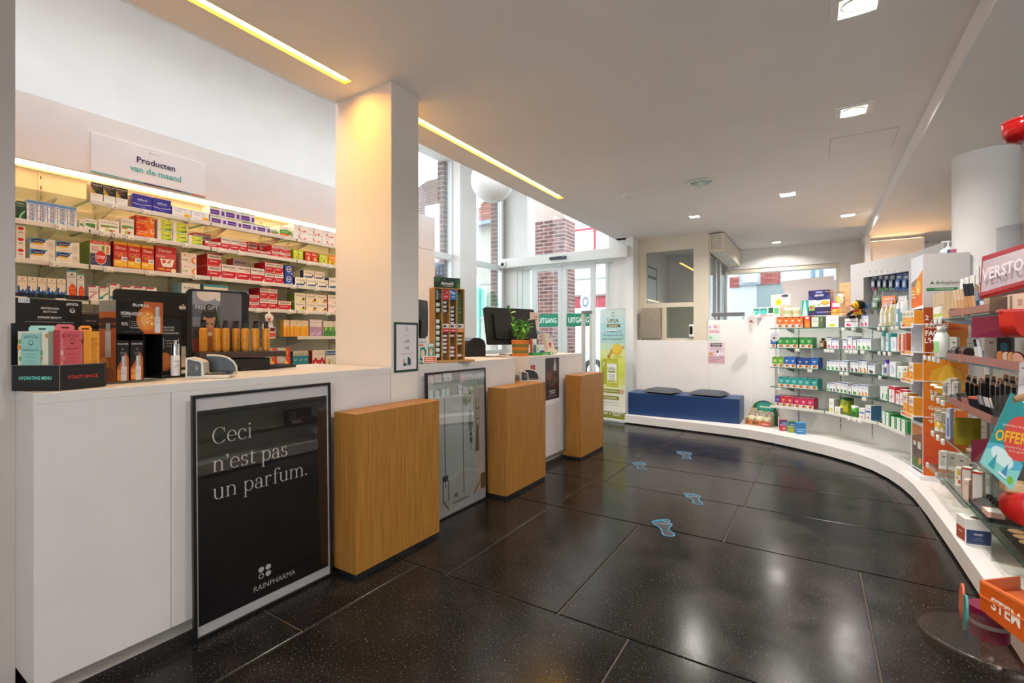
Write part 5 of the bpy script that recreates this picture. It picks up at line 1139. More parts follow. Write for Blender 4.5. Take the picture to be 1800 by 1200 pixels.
# medicine cartons in a green tray
p, q = Q(936, 627, 4.45), Q(972, 625, 4.65); rz = face_rz(p, q); w = math.hypot(q.x - p.x, q.y - p.y)
tr = thing('carton_tray', 'green cardboard tray holding pale medicine cartons', 'tray', ((p.x + q.x) / 2, (p.y + q.y) / 2, CT + .001), rz)
box_art('front_lip', tr, -w / 2, w / 2, -.003, 0, 0, .026, M('#2f8f4a', .4), [('tb', 'Imodium', .62, .5, .5, '#eaf5ea', .4), ('r', .86, .2, .96, .8, '#dfe9df')]); MB().box(-w / 2, w / 2, 0, .09, 0, .003, M('#2f8f4a', .4)).box(-w / 2, -w / 2 + .003, 0, .09, .003, .026, M('#2f8f4a', .4)).build('tray_body', tr)
kind('medi', 'pale green and blue medicine carton', 'carton', '#d3dcb9', [('r', .5, .2, 1, 1, '#e9ecee'), ('r', .5, .2, 1, .42, '#2a5a94'), ('t', 'loperamid', .75, .72, .12, '#4a5a72', .42), ('r', .08, .4, .2, .7, '#6d7a3a'), ('r', .58, .52, .92, .56, '#8fa3bd')], '#3f8fc0')
kind('medi2', 'white, blue and orange medicine carton', 'carton', '#e6e9ee', [('r', .6, 0, .85, 1, '#2f7fb8'), ('r', .85, 0, 1, 1, '#d9642a'), ('r', .08, .16, .5, .42, '#2a5a94'), ('t', 'prevent', .3, .7, .14, '#4a5a72', .46)], '#d9642a')
for i, (kk, x, y, h, ww, lab) in enumerate((('medi', -.03, .012, .095, .10, 'pale green medicine carton at the front of the green tray'), ('medi', .045, .05, .09, .055, 'pale green medicine carton at the right of the green tray'), ('medi2', -.04, .055, .15, .085, 'white and orange medicine carton at the back of the green tray'))):
    carton(kk, ww, h, .035, tr.matrix_basis @ Vector((x, y, .0035)), rz, lab)
p, q = Q(934, 600, 4.75), Q(952, 600, 4.85)
t = thing('round_card', 'white topper card with navy oval behind the plant', 'display card', (p.x, p.y, CT + .001), face_rz(p, q)); h = Q(940, 549, 4.8).z - CT
o = MB().box(-.02, .11, 0, .003, 0, h, M('#e3cdc3', .5)).build('card', t)
panel_print(.13, h, [('e', .3, .66, .42, .10, '#e6ebf0'), ('e', .3, .66, .36, .075, '#3a4a80'), ('tb', 'Onyo?', .3, .66, .06, '#f2f5fa', .5), ('r', .3, .46, 1, .56, '#6fa3ae'), ('r', .4, .88, .9, .9, '#c07a6a'), ('r', .4, .82, .8, .84, '#c07a6a')], 'printed_front', o, (.045, 0, 0))
p, q = Q(962, 627, 4.75), Q(980, 625, 4.85); rz = face_rz(p, q)
t = thing('leaflet_holder', 'slanted cream leaflet holder with red heart print', 'leaflet holder', ((p.x + q.x) / 2, (p.y + q.y) / 2, CT + .001), rz); h = Q(955, 585, 4.8).z - CT
MB().slab([(-.06, .0), (.07, 0), (.07, .04), (.04, .05), (-.05, h), (-.12, h), (-.07, .06)], 0, .05, M('#dcd2c2', .5)).build('holder', t)
panel_print(.1, h * .8, [('e', .45, .4, .2, .12, '#cf4a42'), ('r', .3, .2, .8, .24, '#cf6a5a'), ('r', .2, .8, .7, .84, '#c98a7a')], 'printed_front', t, (-.03, 0, .03))
# ------------------------------------------------------------------ podium, bench and partition
front = [(-2.185, 6.33), (-1.4, 6.232), (-.9, 6.165), (-.64, 6.105), (-.40, 5.99), (-.152, 5.835), (.09, 5.66), (.30, 5.45), (.44, 5.23), (.525, 5.0), (.58, 4.76), (.615, 4.5), (.632, 4.1), (.64, 3.5), (.64, 1.9)]
PZ = .117
outer = front + [(1.6, 1.9), (1.6, 7.3), (-2.185, 7.3)]
pod = thing('podium', 'low white podium curving along the bench and the product shelves', 'podium', (0, 0, 0))
MB().prism(outer, .018, PZ, LAM).build('deck', pod)
ins = [(-2.15, 6.36)] + [(x + .03 * (0.2 + max(0, (x + .6) / 1.24)), y + .03) for x, y in front[1:-1]] + [(.67, 1.93)]
MB().prism(ins + [(1.55, 1.93), (1.55, 7.2), (-2.15, 7.2)], 0, .018, M('#2b2b2e', .5)).build('plinth', pod)

be = thing('bench', 'blue upholstered box bench on the podium', 'bench', (-1.465, 6.41, PZ + .0005))
blue = noisy('blue_leatherette', [(.35, '#12325f'), (.65, '#163a6c')], 40, .38, (1, 1, 1), .08)
MB().box(-.70, .70, 0, .45, 0, .305, blue, .006).build('body', be)


def cushion(c, ang, label, w=.40, d=.36):
    t = thing('cushion', label, 'cushion', c, ang, 'grey seat cushions on the blue bench')
    n = 14; vs = []; fs = []; cm_ = noisy('cushion_fabric', [(.3, '#4d4e55'), (.7, '#5a5b62')], 220, .95, (1, 1, 1), .1, spec=.1)
    for side in (1, -1):
        for j in range(n + 1):
            for i in range(n + 1):
                a, b = i / n * 2 - 1, j / n * 2 - 1
                hgt = max(0, (1 - a ** 6) * (1 - b ** 6)) ** .5
                h = .03 + .042 * hgt * (1 if side > 0 else .45) * side
                if side > 0: h -= .02 * math.exp(-(a * a + b * b) * 30)
                vs.append((a * w / 2 * (1 - .03 * (1 - b * b)), b * d / 2 * (1 - .03 * (1 - a * a)), h))
    N = (n + 1) ** 2
    for j in range(n):
        for i in range(n):
            q = [j * (n + 1) + i, j * (n + 1) + i + 1, (j + 1) * (n + 1) + i + 1, (j + 1) * (n + 1) + i]
            fs.append(q); fs.append([N + k for k in q[::-1]])
    MB().add(vs, fs, cm_, True).build('pad', t, (0, 0, -.008))
    ed = [(-w / 2, -d / 2), (w / 2, -d / 2), (w / 2, d / 2), (-w / 2, d / 2), (-w / 2, -d / 2)]
    MB().tube([(x, y, .03) for x, y in ed], .007, M('#6a6a66', .95, 0, .1), 6).build('piping', t, (0, 0, -.008))
    MB().ball((0, 0, .054), (.014, .014, .005), M('#55565c', .8)).build('button', t, (0, 0, -.006))
    return t


for (u, v, lab, ang) in ((1164, 688, 'grey quilted cushion at the left of the blue bench', -.14), (1246, 692.5, 'grey quilted cushion at the right of the blue bench', -.14)):
    c = P(u, v, z=.44); cushion((c.x, c.y + .01, .4235), ang, lab)
# partition behind the bench
pt = thing('partition', 'white stepped partition panel behind the bench', 'partition')
MB().box(-2.2, -1.21, 6.9, 6.94, PZ, 1.137, LAM, .002).build('low_panel', pt)
MB().box(-1.2085, -.675, 6.9, 6.94, PZ, 1.412, LAM, .002).build('high_panel', pt)
d = Vector((.31, -.34)).normalized()
MB().prism([(-.675, 6.9), (-.395, 6.555), (-.365, 6.58), (-.645, 6.93)], PZ, 1.43, WHITE).build('angled_panel', pt)

# notices on the partition
def notice(u0, u1, v0, v1, label, ops, papr):
    a, b, c = P(u0, v0, y=6.899), P(u1, v0, y=6.899), P(u0, v1, y=6.899); w, h = b.x - a.x, a.z - c.z
    t = tag(MB().box(-w / 2, w / 2, -.0008, 0, 0, h, M(papr, .5)).build('notice', None, ((a.x + b.x) / 2, 6.8992, c.z)), label, 'notice', 'notices on the white partition')
    panel_print(w, h, ops, 'printed_front', t, (0, -.0008, 0))


notice(1245, 1266, 569, 598, 'upper small mint and pink notice on the white partition', [('r', 0, .0, 1, .38, '#cfe0d3'), ('e', .2, .16, .14, .1, '#8fcf9a'), ('r', .05, .46, .95, .54, '#d98aa2'), ('t', 'INFORMATIE', .45, .6, .07, '#b0405f', .8), ('e', .15, .8, .12, .07, '#b9a6d6'), ('r', .45, .72, .95, .95, '#e2c9c2'), ('e', .6, .82, .1, .08, '#c9907c')], '#e0dbe0')
notice(1244.5, 1274, 601.5, 639, 'lower pink notice with black heading on the white partition', [('r', .15, .79, .82, .97, '#4a4048'), ('tb', 'OPENINGSUREN', .48, .92, .05, '#e9e3e6', .6), ('t', 'APOTHEEK', .48, .84, .05, '#e9e3e6', .5), ('r', .1, .7, .9, .715, '#a08a98'), ('r', .15, .66, .85, .675, '#a08a98'), ('r', 0, .05, 1, .38, '#cfaab4'), ('p', [(.03, .4), (.3, .4), (.3, .55), (.05, .52)], '#d99a5c'), ('e', .6, .48, .1, .12, '#e9e6e8'), ('e', .58, .57, .06, .06, '#3a3034'), ('r', .7, .4, .98, .55, '#e6d5da'), ('r', .05, .3, .45, .32, '#8a6f7a'), ('r', .55, .28, .95, .3, '#8a6f7a'), ('r', .05, .12, .6, .14, '#b0405f'), ('r', .1, .2, .8, .215, '#8a6f7a')], '#dcc5ce')
# handrail gate behind it
gt = thing('gate', 'grey tubular gate rail behind the white partition', 'gate')
a, b = P(1251, 560, y=7.25), P(1309, 560, y=7.25); zt = P(1280, 549, y=7.25).z
MB().box(a.x, b.x, 7.235, 7.265, zt - .055, zt, M('#6d7074', .4, .3), .004).build('top_rail', gt)
for x in (a.x + .015, b.x - .015): MB().box(x - .015, x + .015, 7.235, 7.265, .0, zt - .055, ALU, .003).build('post', gt)
MB().box(a.x + .03, b.x - .03, 7.24, 7.26, .55, .6, ALU).build('lower_rail', gt)
# aluminium gate post by the doors
a = P(1025.5, 560, y=5.6); zt = P(1025, 547, y=5.6).z
gp = thing('gate_post', 'aluminium security post with grey cap before the exit doors', 'post', (a.x, 5.6, 0))
MB().box(-.018, .018, -.03, .03, .012, zt - .03, ALU, .004).build('post', gp); MB().box(-.018, .11, -.03, .03, zt - .03, zt + .005, M('#6f7478', .4), .004).build('cap', gp)
MB().box(-.04, .04, -.06, .06, 0, .012, ALU, .002).build('foot_plate', gp)
MB().box(.09, .108, -.02, .02, .0, zt - .03, ALU, .003).build('rear_post', gp)
# steel cabinet and dispenser on the booth
a, b = P(1127, 560, y=yb - .12), P(1160.5, 560, y=yb - .12); z1, z0 = P(1140, 541, y=yb - .12).z, P(1140, 594, y=yb - .12).z
t = thing('steel_dispenser', 'brushed steel wall cabinet with round lock on the booth frame', 'dispenser', ((a.x + b.x) / 2, yb - .001, z0)); w = (b.x - a.x)
MB().box(-w / 2, w / 2, -.13, -.10, 0, z1 - z0, M('#a9a196', .32, .7), .004).build('door', t)
MB().box(-w / 2 + .004, w / 2 - .004, -.099, 0, .004, z1 - z0 - .004, M('#7d766c', .35, .7), .003).build('case', t)
MB().cyl((w * .26, -.13, (z1 - z0) * .62), .012, -.01, CHROME, 14, None, 'y').build('lock', t)
MB().box(-w / 2 - .025, -w / 2 - .008, -.06, 0, -.03, z1 - z0 - .03, M('#c9c1b2', .4)).build('side_plate', t)
a, b = P(1211, 575, y=yb - .06), P(1219, 575, y=yb - .06); z1, z0 = P(1215, 570, y=yb - .06).z, P(1215, 592, y=yb - .06).z
t = thing('hand_sanitiser', 'small white soap dispenser with black window on the booth', 'dispenser', ((a.x + b.x) / 2, yb - .001, z0)); w = b.x - a.x
MB().box(-w / 2, w / 2, -.07, 0, 0, z1 - z0, M('#e4e4e2', .3), .012).build('case', t)
MB().slab(rrect(-w * .36, w * .36, (z1 - z0) * .2, (z1 - z0) * .86, w * .3), -.072, -.069, M('#1a1c1f', .2)).build('window', t)
# roll-up banner
a, b = P(1041.5, 742, z=0), P(1103.5, 744, z=0)
a = Vector((-2.585, 6.44)); b = Vector((-2.19, 6.37)); rz = face_rz(a, b); w = (b - a).length
bn = thing('rollup_banner', 'yellow and blue roll-up banner with lemon print beside the doors', 'banner', ((a.x + b.x) / 2, (a.y + b.y) / 2, 0), rz)
hb = Q(1072, 543, 1).z; wd = (a.x + b.x) / 2 * FX + (a.y + b.y) / 2 * FY; hb = EYE + 47 * wd / F; zb0 = .05
MB().box(-w / 2 - .02, w / 2 + .02, -.06, .09, 0, .035, M('#d9dcdc', .3, .5), .006).build('base', bn)
MB().box(-w / 2, w / 2, 0, .0015, zb0 - .015, hb, M('#e9ead6', .5)).build('sheet', bn)
MB().box(-w / 2, w / 2, -.006, .008, hb - .006, hb + .004, M('#d0d4d4', .3, .6)).build('top_bar', bn)
MB().cyl((0, .02, .03), .008, hb - .04, ALU, 8).build('support_pole', bn)
ol = '#8d8a1e'; od = '#6f6d2a'
g = [('r', 0, 1 - (i + 1) / 16, 1, 1 - i / 16, c) for i, c in enumerate(['#cfe3de', '#c3dfdf', '#aed7dc', '#a3d1d8', '#aed5d2', '#c9dfb9', '#d9e294', '#d9e070', '#d3dc5e', '#cdd75a', '#d6dc7a', '#e2e3a9', '#e9e8cf', '#eceadb', '#ecebe0', '#7c8020'])]
g += [('p', [(.02, .80), (.5, .815), (.98, .795), (.98, .79), (.5, .805), (.02, .79)], '#e3f0ee')]
g += [('e', .52, .952, .055, .022, od), ('e', .52, .952, .042, .016, '#cfe3de'), ('tb', 'UPSA', .53, .895, .036, od, .5), ('r', .28, .835, .8, .862, od), ('tb', 'EASYDIGEST', .54, .848, .013, '#eef0d9', .38),
      ('ti', 'De bondgenoot bij', .5, .80, .02, '#4a6a55', .7), ('ti', 'het zorgen voor uw', .52, .765, .02, '#4a6a55', .76), ('ti', 'spijsverteringsstelsel*', .5, .73, .02, '#4a6a55', .84)]
g += [('e', .72, .565, .2, .006, '#b9bf52'), ('p', [(.42, .64), (.5, .62), (.5, .585), (.42, .6)], '#c08a22'), ('p', [(.28, .57), (.44, .61), (.42, .57), (.36, .53)], '#b57a1a'), ('e', .68, .63, .19, .055, '#d9b51f'), ('e', .66, .64, .15, .042, '#e6c63a'), ('e', .64, .665, .03, .012, '#c9cf4a'), ('p', [(.86, .65), (.95, .67), (.95, .63)], '#c99524')]
g += [('p', [(.06, .53), (.1, .545), (.75, .55), (.7, .53)], '#b9bb34'), ('r', .06, .31, .26, .53, '#aaad2a'), ('r', .26, .29, .72, .53, '#c6c63c'), ('r', .3, .33, .66, .5, '#f0f0e6'), ('tb', 'UPSA', .47, .455, .026, od, .32), ('r', .32, .42, .62, .434, ol), ('r', .34, .395, .6, .4, '#5a5a50'), ('r', .36, .38, .6, .385, '#5a5a50'), ('r', .38, .36, .6, .365, '#5a5a50'), ('r', .32, .335, .62, .35, '#b5b82c'), ('p', [(.1, .5), (.2, .52), (.14, .46)], '#e2e4a0')]
g += [('r', .1, .232, .82, .268, ol), ('tb', 'SUIKERVRIJ, ZONDER ASPARTAAM', .44, .25, .014, '#eef0d9', .6), ('e', .88, .25, .09, .03, '#e9e4d2'), ('e', .88, .25, .07, .023, '#c9a58a'), ('r', .1, .172, .76, .206, ol), ('tb', 'CITROEN-MUNTSMAAK', .42, .189, .014, '#eef0d9', .5), ('r', .15, .144, .7, .148, '#8d8f7a'), ('r', .1, .12, .85, .123, '#b9bbaa'), ('tb', 'NIEUW', .17, .045, .024, '#f4f5e6', .3), ('e', .4, .045, .02, .008, '#f4f5e6'), ('tb', 'UNIEKE FORMULE', .7, .055, .014, '#f4f5e6', .46), ('tb', 'IN BELGIE', .66, .036, .014, '#f4f5e6', .3)]
panel_print(w, hb - zb0 + .01, g, 'printed_front', bn, (0, 0, zb0 - .012), y=-.0006, step=.00006)

# ------------------------------------------------------------------ curved product wall
A0, A1, C0, C1 = Vector((-.433, 6.295)), Vector((.108, 6.11)), Vector((.515, 5.58)), Vector((.645, 5.04))
SEG = [(A0, A1), (A1, C0), (C0, C1)]


def off(p, q, r, dd):
    """Corner q of the polyline p-q-r moved outwards (behind the shelves) by dd."""
    n = lambda a, b: Vector((-(b - a).y, (b - a).x)).normalized()
    n1 = n(p, q) if p is not None else n(q, r); n2 = n(q, r) if r is not None else n(p, q)
    m = (n1 + n2).normalized(); return q + m * dd / max(.3, m.dot(n1))


BK = [off(None, A0, A1, .25), off(A0, A1, C0, .25), off(A1, C0, C1, .25), off(C0, C1, None, .25)]
BK2 = [off(None, A0, A1, .28), off(A0, A1, C0, .28), off(A1, C0, C1, .28), off(C0, C1, None, .28)]
BK3 = [off(None, A0, A1, .62), off(A0, A1, C0, .62), off(A1, C0, C1, .55), off(C0, C1, None, .45)]
TU = 1.43
un = thing('product_wall', 'white faceted shelving wall curving from the bench to the right', 'shelving')
for i in range(3):
    zt = TU if i == 0 else 1.32
    MB().prism([tuple(BK[i]), tuple(BK[i + 1]), tuple(BK2[i + 1]), tuple(BK2[i])], PZ, zt, LAM).build('back_panel', un)
MB().prism([tuple(BK2[0]), tuple(BK2[1]), tuple(BK3[1]), tuple(BK3[0])], TU - .02, TU, LAM).build('ledge', un)


def plane_pt(u, v, a, b):
    d0 = P(u, v, z=0 if v > CY else 2.4) - Vector((0, 0, EYE)); n = Vector((-(b - a).y, (b - a).x))
    t = n.dot(a) / n.dot(d0.xy); return Vector((0, 0, EYE)) + d0 * t


# tall cabinet with hook wall
pA = plane_pt(1495, 700, BK[1], BK[2]).xy; dirb = (BK[2] - BK[1]).normalized(); nb_ = Vector((-dirb.y, dirb.x))
ZCB = 1.955
cb_ = thing('tall_cabinet', 'tall pale grey cabinet with a recessed grey hook wall', 'cabinet')
p0, p1 = pA + nb_ * .001, BK[2]; q1 = plane_pt(1518, 700, BK[1], BK[2]).xy; q2 = BK[2]
G1 = M('#b5b2b0', .5)
MB().prism([tuple(p0), tuple(q1), tuple(q1 + nb_ * .4), tuple(p0 + nb_ * .4)], PZ, ZCB, G1).build('left_stile', cb_)
MB().prism([tuple(q1), tuple(q2), tuple(q2 + nb_ * .4), tuple(q1 + nb_ * .4)], 1.80, ZCB, G1).build('top_panel', cb_)
MB().prism([tuple(q1 + nb_ * .09), tuple(q2 + nb_ * .09), tuple(q2 + nb_ * .4), tuple(q1 + nb_ * .4)], PZ, 1.80, M('#8f9294', .5)).build('hook_wall', cb_)
MB().prism([tuple(BK[2]), tuple(BK[3]), tuple(BK[3] + nb_ * .3), tuple(BK[2] + nb_ * .4)], 1.32, ZCB, G1).build('side_panel', cb_)
# glow behind the cabinet
bd = thing('light_board', 'pale board glowing warm behind the tall cabinet', 'panel')
bx0, bx1 = .66, P(1625, 430, y=8.2).x
MB().box(bx0, bx1, 8.2, 8.23, .1, 2.50, WHITE).build('board', bd)
MB().box(bx0 - .06, bx0, 8.1, 8.3, 0, 2.56, WHITE).build('jamb', bd)
MB().box(bx0 + .05, bx1 - .05, 8.15, 8.17, 1.84, 1.86, emit('#ffc27a', 110)).build('lower_lamp', bd)
MB().box(bx0 + .02, bx1 - .02, 8.236, 8.256, 2.498, 2.508, emit('#ffd09a', 9)).build('upper_lamp', bd)

RZV = {1: 1.288, 2: 1.062, 3: .837, 4: .611, 5: .39}
RWORD = {1: 'top', 2: 'second', 3: 'third', 4: 'fourth', 5: 'lowest'}
SWORD = ['left', 'middle', 'right']
for r, z in RZV.items():
    for s_, (a, b) in enumerate(SEG):
        L = (b - a).length; rz = face_rz(a, b)
        sh = thing('glass_shelf', f'glass shelf, {RWORD[r]} level, {SWORD[s_]} section of the curved product wall', 'shelf', (a.x, a.y, z), rz, 'glass shelves on the curved wall')
        n1 = .0
        e0 = 0 if s_ == 0 else .11; e1 = 0 if s_ == 2 else .11
        zz0, zz1 = -.008, 0
        vs = [(0.003, 0), (L - .003, 0), (L - .003 + (.25 * math.tan(.3) if s_ == 0 else .25 * math.tan(.22) if s_ == 1 else 0), .245), (0.003 - (.0 if s_ == 0 else .25 * math.tan(.3) * -1 if s_ == 1 else .25 * math.tan(.22) * -1) * -1, .245)]
        vs[3] = (0.003 if s_ == 0 else .003 - .25 * math.tan(.295) if s_ == 1 else .003 - .25 * math.tan(.207), .245); vs[2] = (L - .003 + (.25 * math.tan(.295) if s_ == 0 else .25 * math.tan(.207) if s_ == 1 else 0), .245)
        MB().prism(vs, zz0, zz1, GLASS).box(.004, L - .004, -.0006, .0008, zz0, zz1, GEDGE).build('glass_plate', sh)
        if r == 5: MB().box(.01, L - .01, -.012, -.001, -.022, .006, RAIL, .002).build('price_rail', sh)
        for t_ in ((.17,) if s_ != 1 else (.2, .5)):
            MB().slab([(0, -.009), (0, -.06), (.05, -.055), (.2, -.018), (.2, -.009)], -.004, .004, M('#9a9c9b', .4, .4)).build('bracket', sh, (t_, .244, 0), (0, 0, -R90))
for s_, (a, b) in enumerate(SEG):
    d = (BK[s_ + 1] - BK[s_]).normalized(); rz = math.atan2(d.y, d.x); L = (BK[s_ + 1] - BK[s_]).length
    for t_ in ((L * .34, L * .985) if s_ == 0 else (L * .5,) if s_ == 1 else (L * .5,)):
        sd_ = MB().box(-.006, .006, -.003, 0, .16, 1.30, M('#b9b9b8', .4, .3))
        for i in range(19): sd_.box(-.0025, .0025, -.0034, -.003, .2 + i * .06, .235 + i * .06, M('#2a2a2a'))
        sd_.build('standard', un, (BK[s_].x + d.x * t_, BK[s_].y + d.y * t_, 0), (0, 0, rz))
for (r, s_, us) in ((1, 1, (1484, 1502)), (1, 2, (1547, 1555, 1571, 1579)), (2, 0, (1402,)), (2, 1, (1449, 1458, 1465, 1490, 1498, 1506, 1518)), (2, 2, (1548, 1557, 1566)), (3, 0, (1424,)), (3, 1, (1481, 1490)), (3, 2, (1549,)), (4, 0, (1370,)), (4, 1, (1521,)), (5, 1, (1494, 1504, 1513))):
    a, b = SEG[s_]; rz = face_rz(a, b); shs = [o for o in COL.objects if o.get('label') == f'glass shelf, {RWORD[r]} level, {SWORD[s_]} section of the curved product wall'][0]
    for u in us:
        q = plane_pt(u, 800, a, b).xy - a; put('price_tag', PT, shs, (q.length if q.dot(b - a) > 0 else .02, -.004, -.006))

# goods on the curved wall
def tea(nm, words, c, dark):
    kind(nm, words + ' tea carton with fruit picture', 'tea carton', '#eae8e2', [('r', 0, .34, 1, 1, c), ('e', .5, .66, .38, .3, dark), ('r', .3, .62, .7, .68, '#eef0ea'), ('r', .36, .52, .64, .56, '#d9dcd4'), ('e', .5, .92, .2, .05, '#1f2a5a'), ('e', .62, .2, .24, .13, '#d9782e'), ('e', .42, .16, .12, .08, '#8a3f2a'), ('e', .78, .14, .12, .07, '#c9a83a')], c, c)


for nm, wd_, c, dk in (('tea_orange', 'orange', '#e2641f', '#ee7d2c'), ('tea_green', 'green', '#1f8a3a', '#3fa34a'), ('tea_lime', 'lime green', '#6aa82c', '#86bf3c'), ('tea_blue', 'blue', '#1f5fb0', '#2c74c8'), ('tea_navy', 'dark blue', '#1b3f8a', '#2a58a8'), ('tea_teal', 'turquoise', '#1f9a98', '#38b5b0'), ('tea_red', 'red', '#c8202f', '#d9404a'), ('tea_pink', 'crimson pink', '#c21f52', '#d8406e'), ('tea_purple', 'purple', '#5d3a94', '#7350ac')): tea(nm, wd_, c, dk)
def pharm(nm, words, c1, c2, top='#2b4a94', side='#b9b9b9'):
    kind(nm, words, 'carton', '#edeef0', [('r', 0, .91, 1, 1, top), ('r', .14, .78, .86, .81, '#5b86b8'), ('r', .2, .62, .5, .64, '#a9b3c0'), ('t', 'A.Vogel', .5, .7, .07, '#4d5d7c', .7), ('e', .5, .2, .3, .12, c1), ('e', .36, .34, .14, .08, c2), ('p', [(.2, .05), (.5, .15), (.8, .05), (.5, .02)], c2)], side)


pharm('ph_pink', 'slim white carton with pink flower', '#d23a70', '#e87fa0'); pharm('ph_green', 'slim white carton with green leaves', '#3f9a3c', '#6fbf52'); pharm('ph_plum', 'slim white carton with dark berries', '#5a2d5a', '#3f6a3c'); pharm('ph_yellow', 'white carton with yellow flowers', '#e0a422', '#c96f2a'); pharm('ph_olive', 'white carton with green avocado', '#2f6a30', '#8ab54a')
kind('tealtall', 'tall white and teal carton', 'carton', '#e3eeee', [('r', .6, 0, 1, 1, '#2f8f92'), ('e', .3, .6, .2, .06, '#d9643a'), ('r', .1, .3, .5, .34, '#58aeb0'), ('r', .1, .2, .4, .23, '#58aeb0'), ('tv', 'Physiomer', .25, .7, .3, '#4a9a9c', .5)], '#2f8f92')
kind('orangetall', 'white carton with burnt orange side panel', 'carton', '#e9e6e2', [('r', .45, .0, 1, .96, '#c1501a'), ('r', .08, .7, .4, .74, '#d98a5a'), ('tv', 'Vitamine', .24, .4, .25, '#c1501a', .5)], '#c1501a')
kind('whiteblue', 'white carton with blue lettering', 'carton', '#e9ebf0', [('tv', 'Curalia', .4, .5, .3, '#3f74b5', .6), ('r', .6, .3, .8, .6, '#a9c3de')], '#c9c6c4')
kind('whitegreen', 'white carton with green stripe', 'carton', '#e9eeea', [('r', .6, .1, .9, .5, '#3f9a5a'), ('t', 'Aloe', .4, .75, .1, '#3f9a5a', .6), ('r', .1, .1, .5, .13, '#9fc9ae')], '#2f8a4a')
kind('redwhite', 'white and red carton', 'carton', '#ece6e4', [('r', 0, .8, 1, 1, '#c8202f'), ('r', .1, .35, .8, .38, '#c8202f'), ('r', .1, .2, .6, .23, '#c8505a'), ('tv', 'Arnica', .5, .5, .3, '#c8202f', .5)], '#c8202f')
kind('greencap', 'white and green carton with blue print', 'carton', '#e9eeea', [('p', [(.7, 0), (1, 0), (1, 1), (.7, 1)], '#1f8a3f'), ('t', 'U', .38, .5, .16, '#3f74b5'), ('t', 'O', .38, .3, .1, '#3f74b5'), ('r', .1, .8, .6, .84, '#58a56a')], '#1f8a3f', '#1f8a3f')
kind('joints', 'white carton with blue joint print', 'carton', '#eceaea', [('t', 'Arthro', .5, .8, .09, '#3f5a8c', .7), ('p', [(.2, .1), (.5, .3), (.8, .1), (.6, .06)], '#c99a7a'), ('r', .1, .5, .9, .62, '#3f5aa8')], '#3f6a94')
kind('lemonbox', 'small white carton with lemon print', 'carton', '#ecece6', [('e', .5, .2, .3, .14, '#c9d22c'), ('t', 'Aspecton', .5, .7, .08, '#5a6a6a', .8), ('r', .2, .6, .8, .62, '#9fa9a9')], '#9a9894')
kind('pinkbox', 'pink and orange carton', 'carton', '#e8513f', [('p', [(0, 0), (1, 0), (1, .5), (0, .7)], '#f08a2a'), ('r', .2, .75, .8, .92, '#d9e9ec'), ('e', .5, .25, .25, .12, '#f2a64a')], '#d93a5c')
kind('greenwhite', 'green carton with white label', 'carton', '#5d7a4a', [('r', .05, .08, .62, .92, '#e6e9e0'), ('r', .12, .66, .5, .7, '#8a9a80'), ('r', .12, .5, .5, .54, '#8a9a80'), ('r', .85, .5, .9, .9, '#dfe6d6')], '#4a6a3c')
kind('echinbox', 'wide white carton with pink flowers', 'carton', '#eceaea', [('r', 0, .6, 1, .68, '#8a4a7a'), ('e', .25, .25, .14, .18, '#d23a70'), ('e', .42, .2, .1, .14, '#e06a94'), ('t', 'Echinaforce', .6, .84, .12, '#6d5a80', .7)], '#b9b3b8')
kind('cubered', 'cube tea carton, navy over crimson', 'tea carton', '#c23a5a', [('r', 0, .55, 1, .95, '#2f4a80'), ('r', 0, .52, 1, .58, '#d9c9d0'), ('e', .5, .22, .2, .14, '#e8a04a'), ('r', .2, .7, .8, .76, '#dfe6f0')], '#a02f4c', '#c23a5a')
kind('cubegreen', 'cube tea carton, navy over lime', 'tea carton', '#8fb53a', [('r', 0, .55, 1, .95, '#2f5a80'), ('r', 0, .52, 1, .58, '#dfe9c9'), ('e', .5, .22, .2, .14, '#e8a04a'), ('r', .2, .7, .8, .76, '#dfe6f0')], '#5a94a8', '#6f9a3a')
kind('cubeblue', 'cube tea carton, sky blue', 'tea carton', '#3f8ac8', [('r', 0, .55, 1, .95, '#3a78b5'), ('r', .1, .4, .9, .44, '#cfe3f2'), ('r', .1, .2, .7, .24, '#cfe3f2')], '#3478b0', '#58a0d0')
